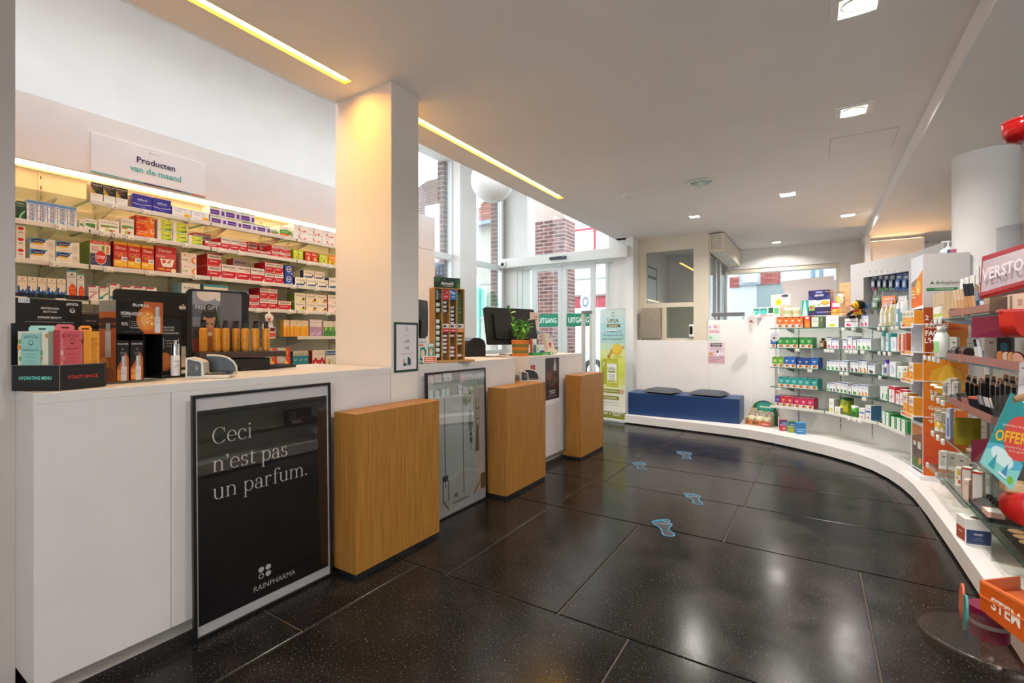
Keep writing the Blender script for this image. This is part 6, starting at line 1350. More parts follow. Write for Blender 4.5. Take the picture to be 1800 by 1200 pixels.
G = [  # row, section, kind, u0, u1, top v, n
 (1, 0, 'tea_orange', 1365, 1411, 557, 4), (1, 0, 'pinkbox', 1414, 1424, 555, 1), (1, 0, 'greenwhite', 1425.5, 1447, 556, 1), (1, 1, 'lemonbox', 1452, 1474, 557, 1), (1, 1, 'echinbox', 1485, 1508, 560, 1), (1, 1, 'ph_pink', 1511, 1526, 553.5, 2),
 (2, 0, 'tea_blue', 1354.5, 1364, 592.5, 1), (2, 0, 'tea_green', 1366, 1402.5, 592.5, 3), (2, 0, 'tea_green', 1405, 1428, 592.5, 2), (2, 1, 'ph_pink', 1453.5, 1461, 592, 1), (2, 1, 'ph_pink', 1462, 1474, 596, 2), (2, 1, 'ph_pink', 1481, 1488.5, 596, 1), (2, 1, 'ph_pink', 1489.5, 1497.5, 590.5, 1), (2, 1, 'ph_pink', 1498.5, 1505, 595, 1), (2, 1, 'ph_green', 1506, 1531, 594, 3), (2, 2, 'tealtall', 1557, 1565, 585, 1), (2, 2, 'whiteblue', 1566, 1575, 592, 1), (2, 2, 'orangetall', 1577, 1592, 585, 2),
 (3, 0, 'tea_lime', 1357, 1377.5, 626.5, 2), (3, 0, 'tea_blue', 1378, 1399, 626.5, 2), (3, 0, 'tea_navy', 1400.5, 1423.5, 628, 2), (3, 0, 'tea_blue', 1424.5, 1438, 628, 1), (3, 1, 'ph_green', 1453, 1475, 632.5, 3), (3, 1, 'ph_plum', 1475.5, 1489.5, 633, 2), (3, 1, 'ph_plum', 1494.5, 1509, 634, 2), (3, 1, 'ph_yellow', 1510, 1524, 632, 2), (3, 1, 'ph_plum', 1525.5, 1538, 639, 1), (3, 2, 'tealtall', 1550, 1555, 641, 1), (3, 2, 'whiteblue', 1564, 1574, 635, 1), (3, 2, 'whitegreen', 1577, 1590, 643, 2),
 (4, 0, 'tea_teal', 1368, 1437, 661.5, 6), (4, 1, 'ph_green', 1453, 1458, 672, 1), (4, 1, 'ph_plum', 1458.5, 1469, 672, 2), (4, 1, 'ph_olive', 1470, 1489.5, 670.5, 3), (4, 1, 'ph_plum', 1490.5, 1496, 677, 1), (4, 1, 'ph_green', 1497, 1507.5, 675, 1), (4, 1, 'ph_yellow', 1508, 1526, 675, 3), (4, 2, 'whitegreen', 1547, 1560, 678, 2), (4, 2, 'redwhite', 1562, 1572, 677, 1), (4, 2, 'redwhite', 1574, 1581, 686, 1), (4, 2, 'redwhite', 1582, 1592, 683, 1),
 (5, 0, 'tea_purple', 1362.5, 1371, 694.5, 1), (5, 0, 'tea_red', 1371.5, 1394, 695, 2), (5, 0, 'tea_pink', 1395, 1430, 697.5, 3), (5, 1, 'lemonbox', 1457, 1466, 700, 1), (5, 1, 'lemonbox', 1467, 1477, 714, 1), (5, 1, 'joints', 1509.5, 1520, 716, 1), (5, 1, 'joints', 1521, 1531, 711, 1), (5, 2, 'greencap', 1551, 1564, 722, 2), (5, 2, 'greencap', 1566, 1575, 731, 1), (5, 2, 'greencap', 1576, 1594, 733, 2)]
cnt = {}; run = {}
for r, s_, k, u0, u1, vt, n in G: cnt[(r, k, s_)] = cnt.get((r, k, s_), 0) + n
for r, s_, k, u0, u1, vt, n in G:
    a, b = SEG[s_]; rz = face_rz(a, b); z = RZV[r]
    nrm_ = Vector((-(b - a).y, (b - a).x)).normalized(); aa, bb_ = a + nrm_ * .012, b + nrm_ * .012
    q0, q1 = plane_pt(u0, vt, aa, bb_), plane_pt(u1, vt, aa, bb_)
    w = (q1.xy - q0.xy).length / n; h = q0.z - z - .001; dpt = .14 if k.startswith('tea') else .11; dpt = min(dpt, .2)
    for i in range(n):
        j = run.get((r, k, s_), 0); run[(r, k, s_)] = j + 1
        c = q0.xy + (q1.xy - q0.xy) * ((i + .5) / n)
        many = cnt[(r, k, s_)]
        lab = f'{nth(j, many)}{KINDS[k][0]}' + (' from left' if many > 1 else '') + f', {RWORD[r]} shelf, {SWORD[s_]} of curved wall'
        lab = lab.replace(' with fruit picture', '').replace('white carton with', 'white carton,') if len(lab.split()) > 16 else lab
        carton(k, w - .002, h, dpt, (c.x, c.y, z + .0005), rz + random.uniform(-.03, .03), lab, f'{KINDS[k][0]}s on the {RWORD[r]} curved shelf')
for k, u0, u1, vt, vb, lab in (('cubered', 1372, 1385, 738, 757.5, 'navy and crimson cube tea carton on the podium'), ('cubegreen', 1386, 1399.5, 740, 760, 'navy and lime cube tea carton on the podium'), ('cubeblue', 1400.5, 1416, 743, 763, 'sky blue cube tea carton on the podium')):
    a, b = P(u0, vb, z=PZ), P(u1, vb, z=PZ); w = (b - a).xy.length; wdp = a.x * FX + a.y * FY; h = (vb - vt) * wdp / F
    carton(k, w - .004, h, w * .7, ((a.x + b.x) / 2, (a.y + b.y) / 2, PZ + .001), face_rz(a, b) - .25, lab)


def jar(nm, u0, u1, vt, r, s_, label, prof, cat='bottle', bodyc='#e9e9e6', capc='#e9e9e6', capf=.8, labelc=None, depth=.05, pump=False, dome=0, w_=None, base=None):
    """A round container: profile by fractions of its radius and height."""
    if base is None:
        a, b = SEG[s_]; nrm_ = Vector((-(b - a).y, (b - a).x)).normalized(); aa, bb_ = a + nrm_ * depth, b + nrm_ * depth; z = RZV[r]
        q0, q1 = plane_pt(u0, vt, aa, bb_), plane_pt(u1, vt, aa, bb_); c = (q0.xy + q1.xy) / 2; R = (u1 - u0) / 2 * (c.x * FX + c.y * FY) / F; H = q0.z - z; rz = face_rz(a, b)
    else: c, z, R, H, rz = base
    t = thing(nm, label, cat, (c.x, c.y, z + .0005), rz)
    mb = MB().lathe([(R * x, H * y) for x, y in prof if y <= capf + 1e-6], M(bodyc, .3), 18); mb.build('body', t)
    if pump:
        MB().lathe([(R * .45, H * capf), (R * .45, H * (capf + .06)), (R * .16, H * (capf + .07)), (R * .16, H * .93)], M(capc, .3), 12).box(-R * .3, R * .9, -R * .22, R * .22, H * .93, H * .98, M(capc, .3), .002).build('pump', t)
    else: MB().lathe([(R * x, H * y) for x, y in prof if y >= capf - 1e-6], M(capc, .35), 18).build('cap', t)
    if labelc:
        n = 10; lb = MB(); vs = []
        for zz in (.16, .52):
            for i in range(n + 1):
                an = -R90 - 1.0 + 2.0 * i / n; vs.append(((R + .0006) * math.cos(an), (R + .0006) * math.sin(an), H * zz))
        lb.add(vs, [[i, i + 1, n + 2 + i, n + 1 + i] for i in range(n)], M(labelc, .4), True); lb.build('printed_label', t)
    return t


BOT = [(.9, 0), (1, .03), (1, .66), (.8, .75), (.4, .80), (.4, .8)]; CAN = [(.97, 0), (1, .02), (1, .86), (1.0, .86), (1, .98), (.95, 1)]; SPRAY = [(.95, 0), (1, .02), (1, .7), (.85, .76), (.85, .76), (.85, .97), (.7, 1)]
for i, (u0, u1, vt, pc_, bc_, lc) in enumerate(((1547.5, 1553.5, 537, True, '#e4dfcf', '#efeeea'), (1555, 1562, 536, True, '#d9d0a8', '#e9e6da'), (1563, 1571.5, 530, True, '#d6cd9c', '#e9e6da'), (1569, 1575.5, 535, False, '#dfe6e6', '#58a5a0'), (1576, 1582, 533, False, '#8fb0c0', '#e6eef0'), (1580.5, 1585, 542, False, '#e0ecee', '#3f9a9a'), (1583.5, 1590, 529, False, '#e6eaea', '#58a59a'), (1589, 1596, 527, False, '#dfe6ea', '#58b0a8'))):
    jar('pump_dispenser' if pc_ else 'lotion_bottle', u0, u1, vt, 1, 2, f'{ORD[i]} lotion bottle from left on the top curved shelf, right section', BOT if pc_ else SPRAY, 'bottle', bc_, '#eceae4', .8 if pc_ else .76, lc, .03 + .02 * (i % 2), pc_)
jar('spray_can', 1550, 1557, 582, 2, 2, 'teal capped spray can on the second curved shelf', SPRAY, 'spray can', '#cfe3e3', '#3aa0a2', .76, '#e9eeee', .03)
jar('spray_can', 1555.5, 1563, 632, 3, 2, 'purple capped spray can on the third curved shelf', SPRAY, 'spray can', '#dcd6e4', '#4a32a0', .76, '#5a4a94', .03)
jar('round_jar', 1478.5, 1499, 697, 5, 1, 'large green lidded jar with yellow label on the lowest curved shelf', CAN, 'jar', '#8a9a1e', '#1f5a34', .86, '#d9d33a', .1)
jar('round_tin', 1497.5, 1509, 712, 5, 1, 'small green tin beside the large green lidded jar', CAN, 'tin', '#4d9a2c', '#d9dcd6', .86, '#3a6a2a', .02)
jar('brown_bottle', 1442, 1452, 594, 2, 1, 'brown medicine bottle at the end of the green teas', BOT + [(.5, .8), (.5, .98), (.45, 1)], 'bottle', '#6a4a26', '#3a2a1a', .8, '#c9b48a', .03)
jar('red_jar', 1581, 1592, 681, 4, 2, 'red capped white tub behind red cartons on the fourth shelf', CAN, 'jar', '#e6dfdc', '#c01f2c', .8, None, .15)
# goods on top of the tea section
def on_ledge(u, v): return plane_pt(u, v, BK2[0] + Vector((.03, .09)), BK2[1] + Vector((.03, .09)))
def ledge_box(k, u0, u1, vt, label, d=.1, nm=None):
    a, b = on_ledge(u0, vt), on_ledge(u1, vt); w = (b - a).xy.length
    return carton(k, w, a.z - TU, d, ((a.x + b.x) / 2, (a.y + b.y) / 2, TU + .0005), face_rz(a, b), label)


kind('promo_tray', 'promo', 'display box', '#c9b49a', [('r', 0, .0, .78, 1, '#e0ddd6'), ('r', .02, .35, .2, .9, '#2f8f8a'), ('e', .1, .5, .1, .25, '#58c0b8'), ('r', .22, .35, .42, .9, '#2f8f8a'), ('e', .32, .5, .1, .25, '#58c0b8'), ('r', .46, .4, .6, .95, '#1f5a4a'), ('r', .62, .3, .76, .9, '#5fb57a'), ('tb', 'PROMO -20%', .4, .16, .16, '#c8303a', .6), ('r', .8, .1, .98, .8, '#b09a80')], '#b59e84')
ledge_box('promo_tray', 1323, 1385, 541, 'cardboard promo tray of turquoise teas on top of the left section', .12)
kind('years_card', 'x', 'display card', '#dcd6cc', [('e', .4, .66, .2, .19, '#e9e6da'), ('e', .4, .66, .16, .15, '#d9d41f'), ('tb', '25', .4, .66, .12, '#5a7a2a', .14), ('e', .75, .93, .16, .06, '#3a4a5a'), ('e', .62, .93, .07, .06, '#7a4a7a'), ('r', .55, .5, .98, .52, '#9a9488'), ('r', .55, .3, .98, .33, '#9a9488'), ('e', .85, .1, .1, .06, '#c9b42a')], '#cfc8bc')
a, b = on_ledge(1347, 517) , on_ledge(1382, 517)
carton('years_card', (b - a).xy.length, a.z - TU, .008, ((a.x + b.x) / 2 + .04, (a.y + b.y) / 2 + .14, TU + .0005), face_rz(a, b), 'cream card with yellow 25 badge behind the promo tray')
kind('gratis', 'x', 'display box', '#2a2a5c', [('r', 0, .0, 1, .34, '#23244f'), ('r', .0, .34, 1, .62, '#e6e2d8'), ('e', .78, .5, .2, .09, '#c9822a'), ('e', .78, .52, .17, .06, '#e9b44a'), ('p', [(.4, .42), (.6, .5), (.5, .36)], '#8ab04a'), ('r', 0, .62, 1, .8, '#3a4a8c'), ('e', .5, .8, .42, .2, '#2a2a66'), ('tb', 'GRATIS', .5, .8, .07, '#f0f0f6', .5), ('r', .34, .89, .66, .96, '#8a94c0'), ('r', .02, .2, .3, .42, '#7ab04a'), ('e', .14, .32, .08, .06, '#d9405a'), ('r', .4, .1, .9, .16, '#6a6ab0')], '#3a3a7c')
ledge_box('gratis', 1421, 1459, 511, 'navy tea display with Gratis heading and tea cup picture', .12)
for i, (u0, u1) in enumerate(((1378, 1393), (1393.5, 1407.5))):
    a, b = on_ledge(u0, 541), on_ledge(u1, 541); R = (b - a).xy.length / 2; H = a.z - TU
    t = thing('mug', f'{["left", "right"][i]} cream patterned mug on top of the tea section', 'mug', ((a.x + b.x) / 2, (a.y + b.y) / 2, TU + .0005), face_rz(a, b), 'mugs on top of the tea section')
    MB().lathe([(R * .8, 0), (R * .98, .006), (R, H * .5), (R * .98, H), (R * .9, H), (R * .9, H * .2), (.001, H * .15)], M('#d9d0ac', .35), 20).build('body', t)
    MB().tube([(-R * .9, -.0, H * .8), (-R * 1.35, -.0, H * .75), (-R * 1.5, -.0, H * .5), (-R * 1.3, -.0, H * .25), (-R * .9, -.0, H * .2)], .006, M('#d9d0ac', .35), 8).build('handle', t)
    lb = MB()
    for j in range(12):
        an = -R90 - 1.1 + .2 * j; lb.quad(*[((R + .001) * math.cos(an + x), (R + .001) * math.sin(an + x), H * y) for x, y in ((0, .3), (.09, .3), (.09, .75), (0, .75))], M('#8a9a6a', .5))
    lb.build('pattern', t)['kind'] = 'stuff'
kind('pinkfront', 'pink and orange carton', 'carton', '#e23a6a', [('p', [(0, 0), (1, 0), (1, .6), (0, .4)], '#f08a2a'), ('r', .1, .6, .9, .9, '#c9d9e6'), ('e', .3, .3, .2, .16, '#f2b44a')], '#d02a5a')
ledge_box('pinkfront', 1461, 1482, 530, 'large pink and orange carton on the ledge beside the Gratis display', .08)
kind('tealcone', 'x', 'carton', '#2f9a94', [('p', [(.1, 0), (.9, 0), (.6, 1), (.4, 1)], '#9fd0c4'), ('r', .2, .1, .8, .3, '#d9c9e0')], '#2f8f8a')
ledge_box('tealcone', 1409, 1420.5, 528, 'slim turquoise carton left of the Gratis display', .05)
# leaning grey display back
a, b = P(1376, 545, y=6.95), P(1472, 545, y=6.95)
t = thing('blank_card', 'large blank grey card leaning before the shop window', 'display card')
mm_ = M('#bdb5b2', .6); pts = [P(1387, 556, y=6.92), P(1472, 551, y=6.92), P(1465, 484, y=7.0), P(1374, 494.5, y=7.0)]
pts[0].z = pts[1].z = TU + .002
MB().add([tuple(p) for p in pts] + [(p.x + .004, p.y + .012, p.z) for p in pts], [(0, 1, 2, 3), (7, 6, 5, 4), (0, 4, 5, 1), (1, 5, 6, 2), (2, 6, 7, 3), (3, 7, 4, 0)], mm_).build('card', t)
# wooden sample board with dowels and little bags
a, b = on_ledge(1484, 495), on_ledge(1500, 495); rz = face_rz(a, b) - .35; w = .12; h = a.z - TU
pw_ = plane_pt(1494, 600, BK[1] + nb_ * .06, BK[2] + nb_ * .06).xy - dirb * .07
wb = thing('sample_board', 'pale wooden board with dowel pegs holding sweet bags', 'display stand', (pw_.x, pw_.y, 1.32), rz); h = Q(1494, 497, pw_.x * FX + pw_.y * FY).z - 1.32
MB().box(-w / 2, w / 2, 0, .02, .0, h, M('#d9a878', .5), .002).build('board', wb); MB().box(-w / 2, w / 2, -.08, .02, 0, .012, M('#d9a878', .5), .002).build('base', wb)
panel_print(w, h, [('tb', 'ALVITYL', .5, .93, .035, '#a8845c', .7)], 'printed_front', wb)
for z in (h * .78, h * .30): MB().cyl((-.01, 0, z), .005, -.28, M('#b98a4a', .5), 8, None, 'y').build('peg', wb)
bag = noisy('sweet_bag', [(.4, '#d9a23a'), (.5, '#e8d9c0'), (.6, '#c9783a')], 40, .3)
for i, (x, z, cl) in enumerate(((-.025, h * .52, M('#e0b41f', .4)), (.028, h * .50, bag))):
    q = wb.matrix_basis @ Vector((x, -.05 - .03 * i, z))
    t = thing('sweet_bag', ['yellow sweet bag hanging on the wooden board', 'clear bag of sweets hanging on the wooden board'][i], 'bag', q, rz, None)
    MB().slab([(-.024, 0), (.024, 0), (.026, .05), (.02, .075), (-.02, .075), (-.026, .05)], -.012, .012, cl).build('bag', t); MB().slab([(-.02, .075), (.02, .075), (.02, .1), (-.02, .1)], -.001, .001, M('#e9e0c9', .4)).build('header', t)
# bee plush
q = plane_pt(1514, 560, C0 * 0 + A1 + Vector((-(C0 - A1).y, (C0 - A1).x)).normalized() * .07, C0 + Vector((-(C0 - A1).y, (C0 - A1).x)).normalized() * .07)
wq = q.x * FX + q.y * FY; sc_ = wq / F
bz0 = RZV[1] + (577 - 560) * sc_ * .97
bee = thing('plush_bee', 'yellow and black plush bee sitting on a white carton', 'plush toy', (q.x - .02, q.y, q.z), -.55)
ye, bk_, rd_ = M('#e8a822', .9), M('#1b1714', .95), M('#b3241f', .9)
MB().ball((0, 0, .05), (.05, .042, .055), ye).build('body', bee)
MB().ball((0, .004, .135), (.052, .05, .05), bk_, 14, 10).build('hood', bee)
MB().ball((-.012, -.018, .132), (.042, .04, .042), ye, 14, 10).build('face', bee)
MB().ball((-.038, -.05, .13), .011, rd_).build('nose', bee)
MB().ball((-.03, -.048, .146), .0045, bk_).ball((.0, -.056, .146), .0045, bk_).build('eye', bee)['kind'] = 'stuff'
for x in (-.02, .03): MB().tube([(x, 0, .175), (x * 1.2, -.004, .192)], .007, ye, 8).build('antenna', bee)
MB().box(-.04, .02, -.044, -.03, .07, .088, rd_, .004).build('scarf', bee)
for s_ in (-1, 1): MB().tube([(.04 * s_, -.01, .08), (.065 * s_, -.03, .055), (.075 * s_, -.045, .04)], [.016, .015, .016], bk_, 8).build('arm', bee); MB().tube([(.025 * s_, -.03, .02), (.04 * s_, -.075, .016), (.045 * s_, -.09, .026)], [.018, .016, .02], bk_, 8).build('leg', bee)
MB().slab([(.02, .1), (.07, .16), (.085, .13), (.05, .09)], .03, .034, M('#3f6a9a', .6)).build('wing', bee)
panel_print(.05, .02, [('tb', 'ARKO', .5, .5, .5, '#7a4a12', .8)], 'printed_front', bee, (0, -.043, .045))
bee.location.z = q.z
# round white hanging tags at the left end
for i, (u0, u1, vt, vb, wdd, lab, cs_) in enumerate(((1354, 1371, 581, 600, 5.4, 'round white price tag hanging from the second curved shelf', '#e6e9f2'), (1313, 1331, 551, 571, 5.9, 'white folded sample tag at the corner of the white partition', '#e4dfde'))):
    p = Q((u0 + u1) / 2, vb, wdd); R = (u1 - u0) / 2 * wdd / F
    t = thing('round_tag', lab, 'tag', p, YAW)
    MB().slab([(R * math.cos(k * .314), R + R * math.sin(k * .314)) for k in range(20)], 0, .002, M(cs_, .4)).build('disc', t)
    MB().tube([(R * .3, 0, R * 1.9), (R * .5, 0, R * 2.4), (R * .7, .01, R * 2.7)], .003, M('#e9e9e9'), 6).build('loop', t)
    panel_print(2 * R, 2 * R, [('e', .4, .35, .16, .12, '#8a5a4a'), ('e', .55, .32, .1, .1, '#c9a08a'), ('r', .3, .6, .7, .63, '#9aa0b8')], 'printed_front', t)
# mug gift display on the podium
a, b = P(1310, 745, z=PZ), P(1354, 751, z=PZ); rz = face_rz(a, b); w = (b - a).xy.length; wdp = a.x * FX + a.y * FY
mg = thing('mug_display', 'green backed cardboard tray of three mugs beside the bench', 'display stand', ((a.x + b.x) / 2, (a.y + b.y) / 2, PZ + .001), rz); sc_ = wdp / F
kr = '#b8a284'
MB().box(-w / 2, w / 2, 0, .14, 0, .004, M(kr, .6)).build('tray_floor', mg)
box_art('front_lip', mg, -w / 2, w / 2, -.003, 0, 0, 9 * sc_, M('#b5754a', .6), [('e', .1 + .13 * i, .5, .06, .3, ['#8a4a2a', '#c9783a', '#6a3a2a'][i % 3]) for i in range(5)] + [('r', .62, .1, .98, .8, '#c8303a'), ('tb', 'CADEAU', .8, .45, .4, '#f0dcd6', .3)])
for x in (-w / 2, w / 2 - .003): MB().slab([(0, 0), (.14, 0), (.14, 20 * sc_), (0, 9 * sc_)], 0, .003, M(kr, .6)).build('side_wall', mg, (x, 0, 0), (0, 0, R90)) if x < 0 else MB().slab([(0, 0), (.14, 0), (.14, 20 * sc_), (0, 9 * sc_)], -.003, .0, M(kr, .6)).build('side_wall', mg, (x, 0, 0), (0, 0, R90))
hh = 42 * sc_; bw_ = w * 1.02
o = MB().slab([(-w * .5, 0), (w * .62, 0), (w * .62, hh * .3)] + [(w * .08 + w * .54 * math.cos(k * .2), hh * .42 + hh * .58 * math.sin(k * .2)) for k in range(1, 15)] + [(-w * .5, hh * .6)], .14, .143, M('#1f5a3c', .5)).build('back_card', mg)
panel_print(w, hh, [('r', 0, .1, .95, .56, '#cfc4b4'), ('r', .0, .46, .3, .66, '#c9b8a2'), ('e', .62, .74, .36, .2, '#2f9a86'), ('r', .4, .7, .85, .76, '#cfe6dc'), ('r', .5, .9, .7, .97, '#4a5a94')] + [('e', x, .38, .1, .13, c) for x, c in ((.3, '#5a5a7a'), (.55, '#5f8a7a'), (.8, '#b06a8a'))] + [('e', x, .38, .075, .1, '#d9d2c6') for x in (.3, .55, .8)], 'printed_front', mg, (0, .14, 0))
for i in range(3):
    q = mg.matrix_basis @ Vector((-w * .32 + w * .32 * i, .065, .005)); R = w * .15; H = 14 * sc_
    t = thing('mug', f'{["left", "middle", "right"][i]} cream mug in the cardboard tray beside the bench', 'mug', q, rz, 'mugs in the tray beside the bench')
    MB().lathe([(R * .85, 0), (R, .008), (R, H), (R * .9, H), (R * .88, H * .2), (.001, H * .16)], M('#c9c4a0', .4), 18).build('body', t)
    MB().tube([(-R * .9, -.02, H * .8), (-R * 1.3, -.03, H * .7), (-R * 1.35, -.03, H * .4), (-R * .95, -.02, H * .25)], .006, M('#d9d6c4', .4), 8).build('handle', t)
# hook packs
hw = MB(); HZ = 1.795
for (vrow, items) in ((484, ((1532.5, 1542, '#3d3348', '#b04a7a'), (1543.5, 1552.5, '#2f3644', '#5fa33a'), (1553.5, 1562.5, '#2f3644', '#5fa33a'), (1564, 1573.5, '#3a3f52', '#7fa59a'), (1575, 1586, '#27457a', '#3f6fb0'), (1587, 1598, '#2a4678', '#3f6ab0'))), (524, ((1533, 1547, '#5d7a5a', '#6a7a4a'), (1550, 1574, '#d9824a', '#e8d9c9'), (1579, 1594, '#d9d2d0', '#c8406a')))):
    for i, (u0, u1, c1, c2) in enumerate(items):
        aa, bb_ = plane_pt(1518, 700, BK[1], BK[2]).xy + nb_ * .05, BK[2] + nb_ * .05
        a, b = plane_pt(u0, 700, aa, bb_), plane_pt(u1, 700, aa, bb_); w = (b - a).xy.length; c = (a + b) / 2; wd_ = c.x * FX + c.y * FY; zt = Q(1560, vrow - 4, wd_).z
        h = (30 if vrow < 500 else 24) * wd_ / F; rz = face_rz(a, b)
        t = thing('hanging_pack', f'{ORD[i]} hanging pack from left in the {"upper" if vrow < 500 else "lower"} row of the hook wall', 'pack', (c.x, c.y, zt - h), rz, 'packs on the hook wall')
        MB().box(-w / 2, w / 2, 0, .006, 0, h, M(c1, .4), .001).box(-w * .38, w * .38, -.02, 0, h * .12, h * .62, M(c1, .25), .004).build('card', t)
        panel_print(w, h, [('r', .05, .02, .95, .24, c2), ('r', .2, .75, .8, .82, '#d9d9de'), ('r', .15, .66, .85, .70, '#9a9aa8')], 'printed_front', t)
        panel_print(w * .7, h * .4, [('e', .35, .5, .12, .4, '#b9b9c4'), ('e', .65, .5, .12, .4, '#a9a9b8')], 'product_window', t, (0, -.02, h * .16))
        MB().tube([(0, .04, h + .004), (0, -.05, h + .004), (0, -.055, h + .014), (0, -.05, h + .03), (-.008, -.045, h + .034)], .0022, CHROME, 6).build('hook', t)

# ------------------------------------------------------------------ tall printed stand at the end of the curve
CN, LN, RN = Vector((.70, 4.70)), Vector((.66, 4.93)), Vector((.97, 4.747)); HS = 1.815
fs = thing('floor_stand', 'tall white and orange product stand at the end of the curve', 'display stand')
wht = M('#e4e3e8', .45)
MB().prism([(.635, 4.955), (.675, 4.655), (.99, 4.715), (.96, 4.99)], PZ, PZ + .03, wht).build('base', fs)
rzR = face_rz(CN, RN); wR = (RN - CN).length; rzL = face_rz(LN, CN); wL = (CN - LN).length
MB().box(0, wR, 0, .012, PZ + .03, HS, wht, .001).build('side_panel', fs, (CN.x, CN.y, 0), (0, 0, rzR))
MB().box(0, wL, .11, .122, PZ + .03, HS, wht).box(0, .008, 0, .11, PZ + .03, HS - .05, wht).build('back_panel', fs, (LN.x, LN.y, 0), (0, 0, rzL))
hR = HS - PZ - .03
def zf(v): return (Q(1640, v, 3.58).z - PZ - .03) / hR
ops = [('r', 0, 0, 1, 1, '#c9c3c2'), ('r', .0, .0, .96, zf(541), '#d2641c'), ('r', .12, 0.02, .96, zf(600), '#dc7d1c')]
for i in range(14): ops.append(('r', 0, zf(820 - 20 * i), .96, zf(800 - 20 * i), ['#c2421f', '#cc4f1c', '#d2581a', '#d86218', '#dc6c18', '#e07418', '#e07c18', '#e08418', '#de8618', '#de881a', '#dc861a', '#d47c1a', '#c4601c', '#a8481e'][i]))
ops += [('p', [(.04, zf(558 + 0)), (.6, zf(558)), (.04, zf(640))], '#9a3a1e')]
ops += [('p', [(.3 + 0, zf(690)), (.12, zf(665)), (.2, zf(650)), (.5, zf(640)), (.8, zf(650)), (.9, zf(680)), (.7, zf(692))], '#e2a32a'), ('p', [(.5, zf(640)), (.32, zf(662)), (.3, zf(678)), (.5, zf(690)), (.72, zf(678)), (.66, zf(660))], '#edbb3a'), ('e', .5, zf(672), .12, .012, '#f2d27a'), ('r', .49, zf(640), .51, zf(622), '#b4641a')]
ops += [('tb', '2', .08, zf(558), .022, '#f2e6dc', .12), ('tb', 'RÉGIME', .3, zf(572), .024, '#f2e6dc', .5), ('tb', "FACE À", .3, zf(585), .024, '#ffffff', .5), ('tb', "L'HIVER", .3, zf(598), .024, '#ffffff', .54), ('tb', 'Gelée royale', .5, zf(716), .018, '#f6e9d6', .78), ('tb', 'naturelle', .42, zf(727), .018, '#f6e9d6', .5), ('tb', 'qualité bio', .42, zf(738), .018, '#f6e9d6', .6)]
ops += [('p', [(.48, zf(812)), (.62, zf(792)), (.9, zf(792)), (.96, zf(812)), (.9, zf(826)), (.62, zf(826))], '#e9e2d6'), ('p', [(.53, zf(811)), (.64, zf(795)), (.9, zf(795)), (.93, zf(811)), (.88, zf(822)), (.64, zf(822))], '#8a5a2a')]
ops += [('p', [(.14, zf(499)), (.20, zf(494)), (.24, zf(499))], '#3a6a3a'), ('t', 'Arkopharma', .58, zf(497), .016, '#3f4a44', .62), ('r', .07, zf(511), .74, zf(506), '#2f7a44'), ('t', 'TRADITION & NATURE', .46, zf(508.5), .008, '#d9e9d9', .4)]
panel_print(wR, hR, ops, 'printed_front', fs, ((CN.x + RN.x) / 2, (CN.y + RN.y) / 2, PZ + .03), (0, 0, rzR), step=.00005)
# header picture and shelves on the narrow face
LF = lambda t_, d_: (LN + (CN - LN) * t_ + Vector((-(CN - LN).y, (CN - LN).x)).normalized() * d_)
zl = lambda v: Q(1612, v, 3.70).z
hp0, hp1 = zl(543), zl(456)
o = MB().box(0, wL, -.0, .008, hp0, HS, wht).build('header_panel', fs, (LN.x, LN.y, 0), (0, 0, rzL))
panel_print(wL, HS - hp0, [('p', [(.04, .02), (.96, .06), (.96, .72), (.6, .6), (.04, .52)], '#df8a2a'), ('p', [(.04, .02), (.96, .06), (.9, .3), (.04, .24)], '#e06a1a'), ('e', .6, .4, .2, .14, '#edb845'), ('e', .62, .36, .05, .04, '#f6e6c0'), ('p', [(.04, .52), (.5, .58), (.4, .44), (.04, .44)], '#8a7a6a'), ('r', .06, .22, .4, .24, '#f2e2d0'), ('r', .06, .28, .36, .30, '#f2e2d0'), ('r', .06, .34, .3, .36, '#f2e2d0')], 'printed_front', fs, tuple(((LN + CN) / 2)) + (hp0,), (0, 0, rzL))
kind('honeybox', 'white and honey yellow carton', 'carton', '#e9e4da', [('r', 0, 0, 1, .5, '#e8a822'), ('e', .5, .3, .32, .2, '#d9641f'), ('e', .5, .3, .2, .12, '#f2c84a'), ('r', .1, .72, .9, .78, '#6a6258'), ('r', .1, .62, .7, .66, '#a89c8a'), ('t', 'Arko Royal', .5, .86, .07, '#4a4a44', .8)], '#d98a1c')
for i, (v, its) in enumerate(((573, ((1601, 1623, 546, 3),)), (621, ()), (670, ((1594, 1604, 645, 1), (1607, 1618, 637, 1))), (731, ((1596, 1605, 692, 1), (1608, 1619, 696, 1))))):
    z = zl(v - 3)
    sh = MB().box(-.01, wL + .004, -.06, .11, z - .006, z, wht).box(-.012, wL + .004, -.064, -.06, z - .028, z + .008, M('#e9e6e4', .45))
    o = sh.build('shelf', fs, (LN.x, LN.y, 0), (0, 0, rzL))
    panel_print(wL * .96, .034, [('r', .02, .35, .9, .95, '#d9641f'), ('r', .4, .35, .9, .95, '#e8a83a'), ('t', 'ROYAL', .4, .64, .3, '#f6e9d6', .4)], 'printed_strip', o, (wL / 2, -.064, z - .027))
    for j, (u0, u1, vt, n) in enumerate(its):
        for q_ in range(n):
            w = wL * (.3 if n == 3 else .36); x = wL * (.17 + .33 * q_) if n == 3 else wL * (.24 + .5 * j); h = (v - 3 - vt) * 3.70 / F
            loc = Vector((LN.x, LN.y, 0)) + Matrix.Rotation(rzL, 3, 'Z') @ Vector((x, -.055, z + .0005))
            carton('honeybox', w, h, .07, loc, rzL, f'{["left", "middle", "right"][q_] if n == 3 else ["left", "right"][j]} honey yellow carton, {["highest", "empty", "third", "lowest"][i]} shelf of the orange stand')
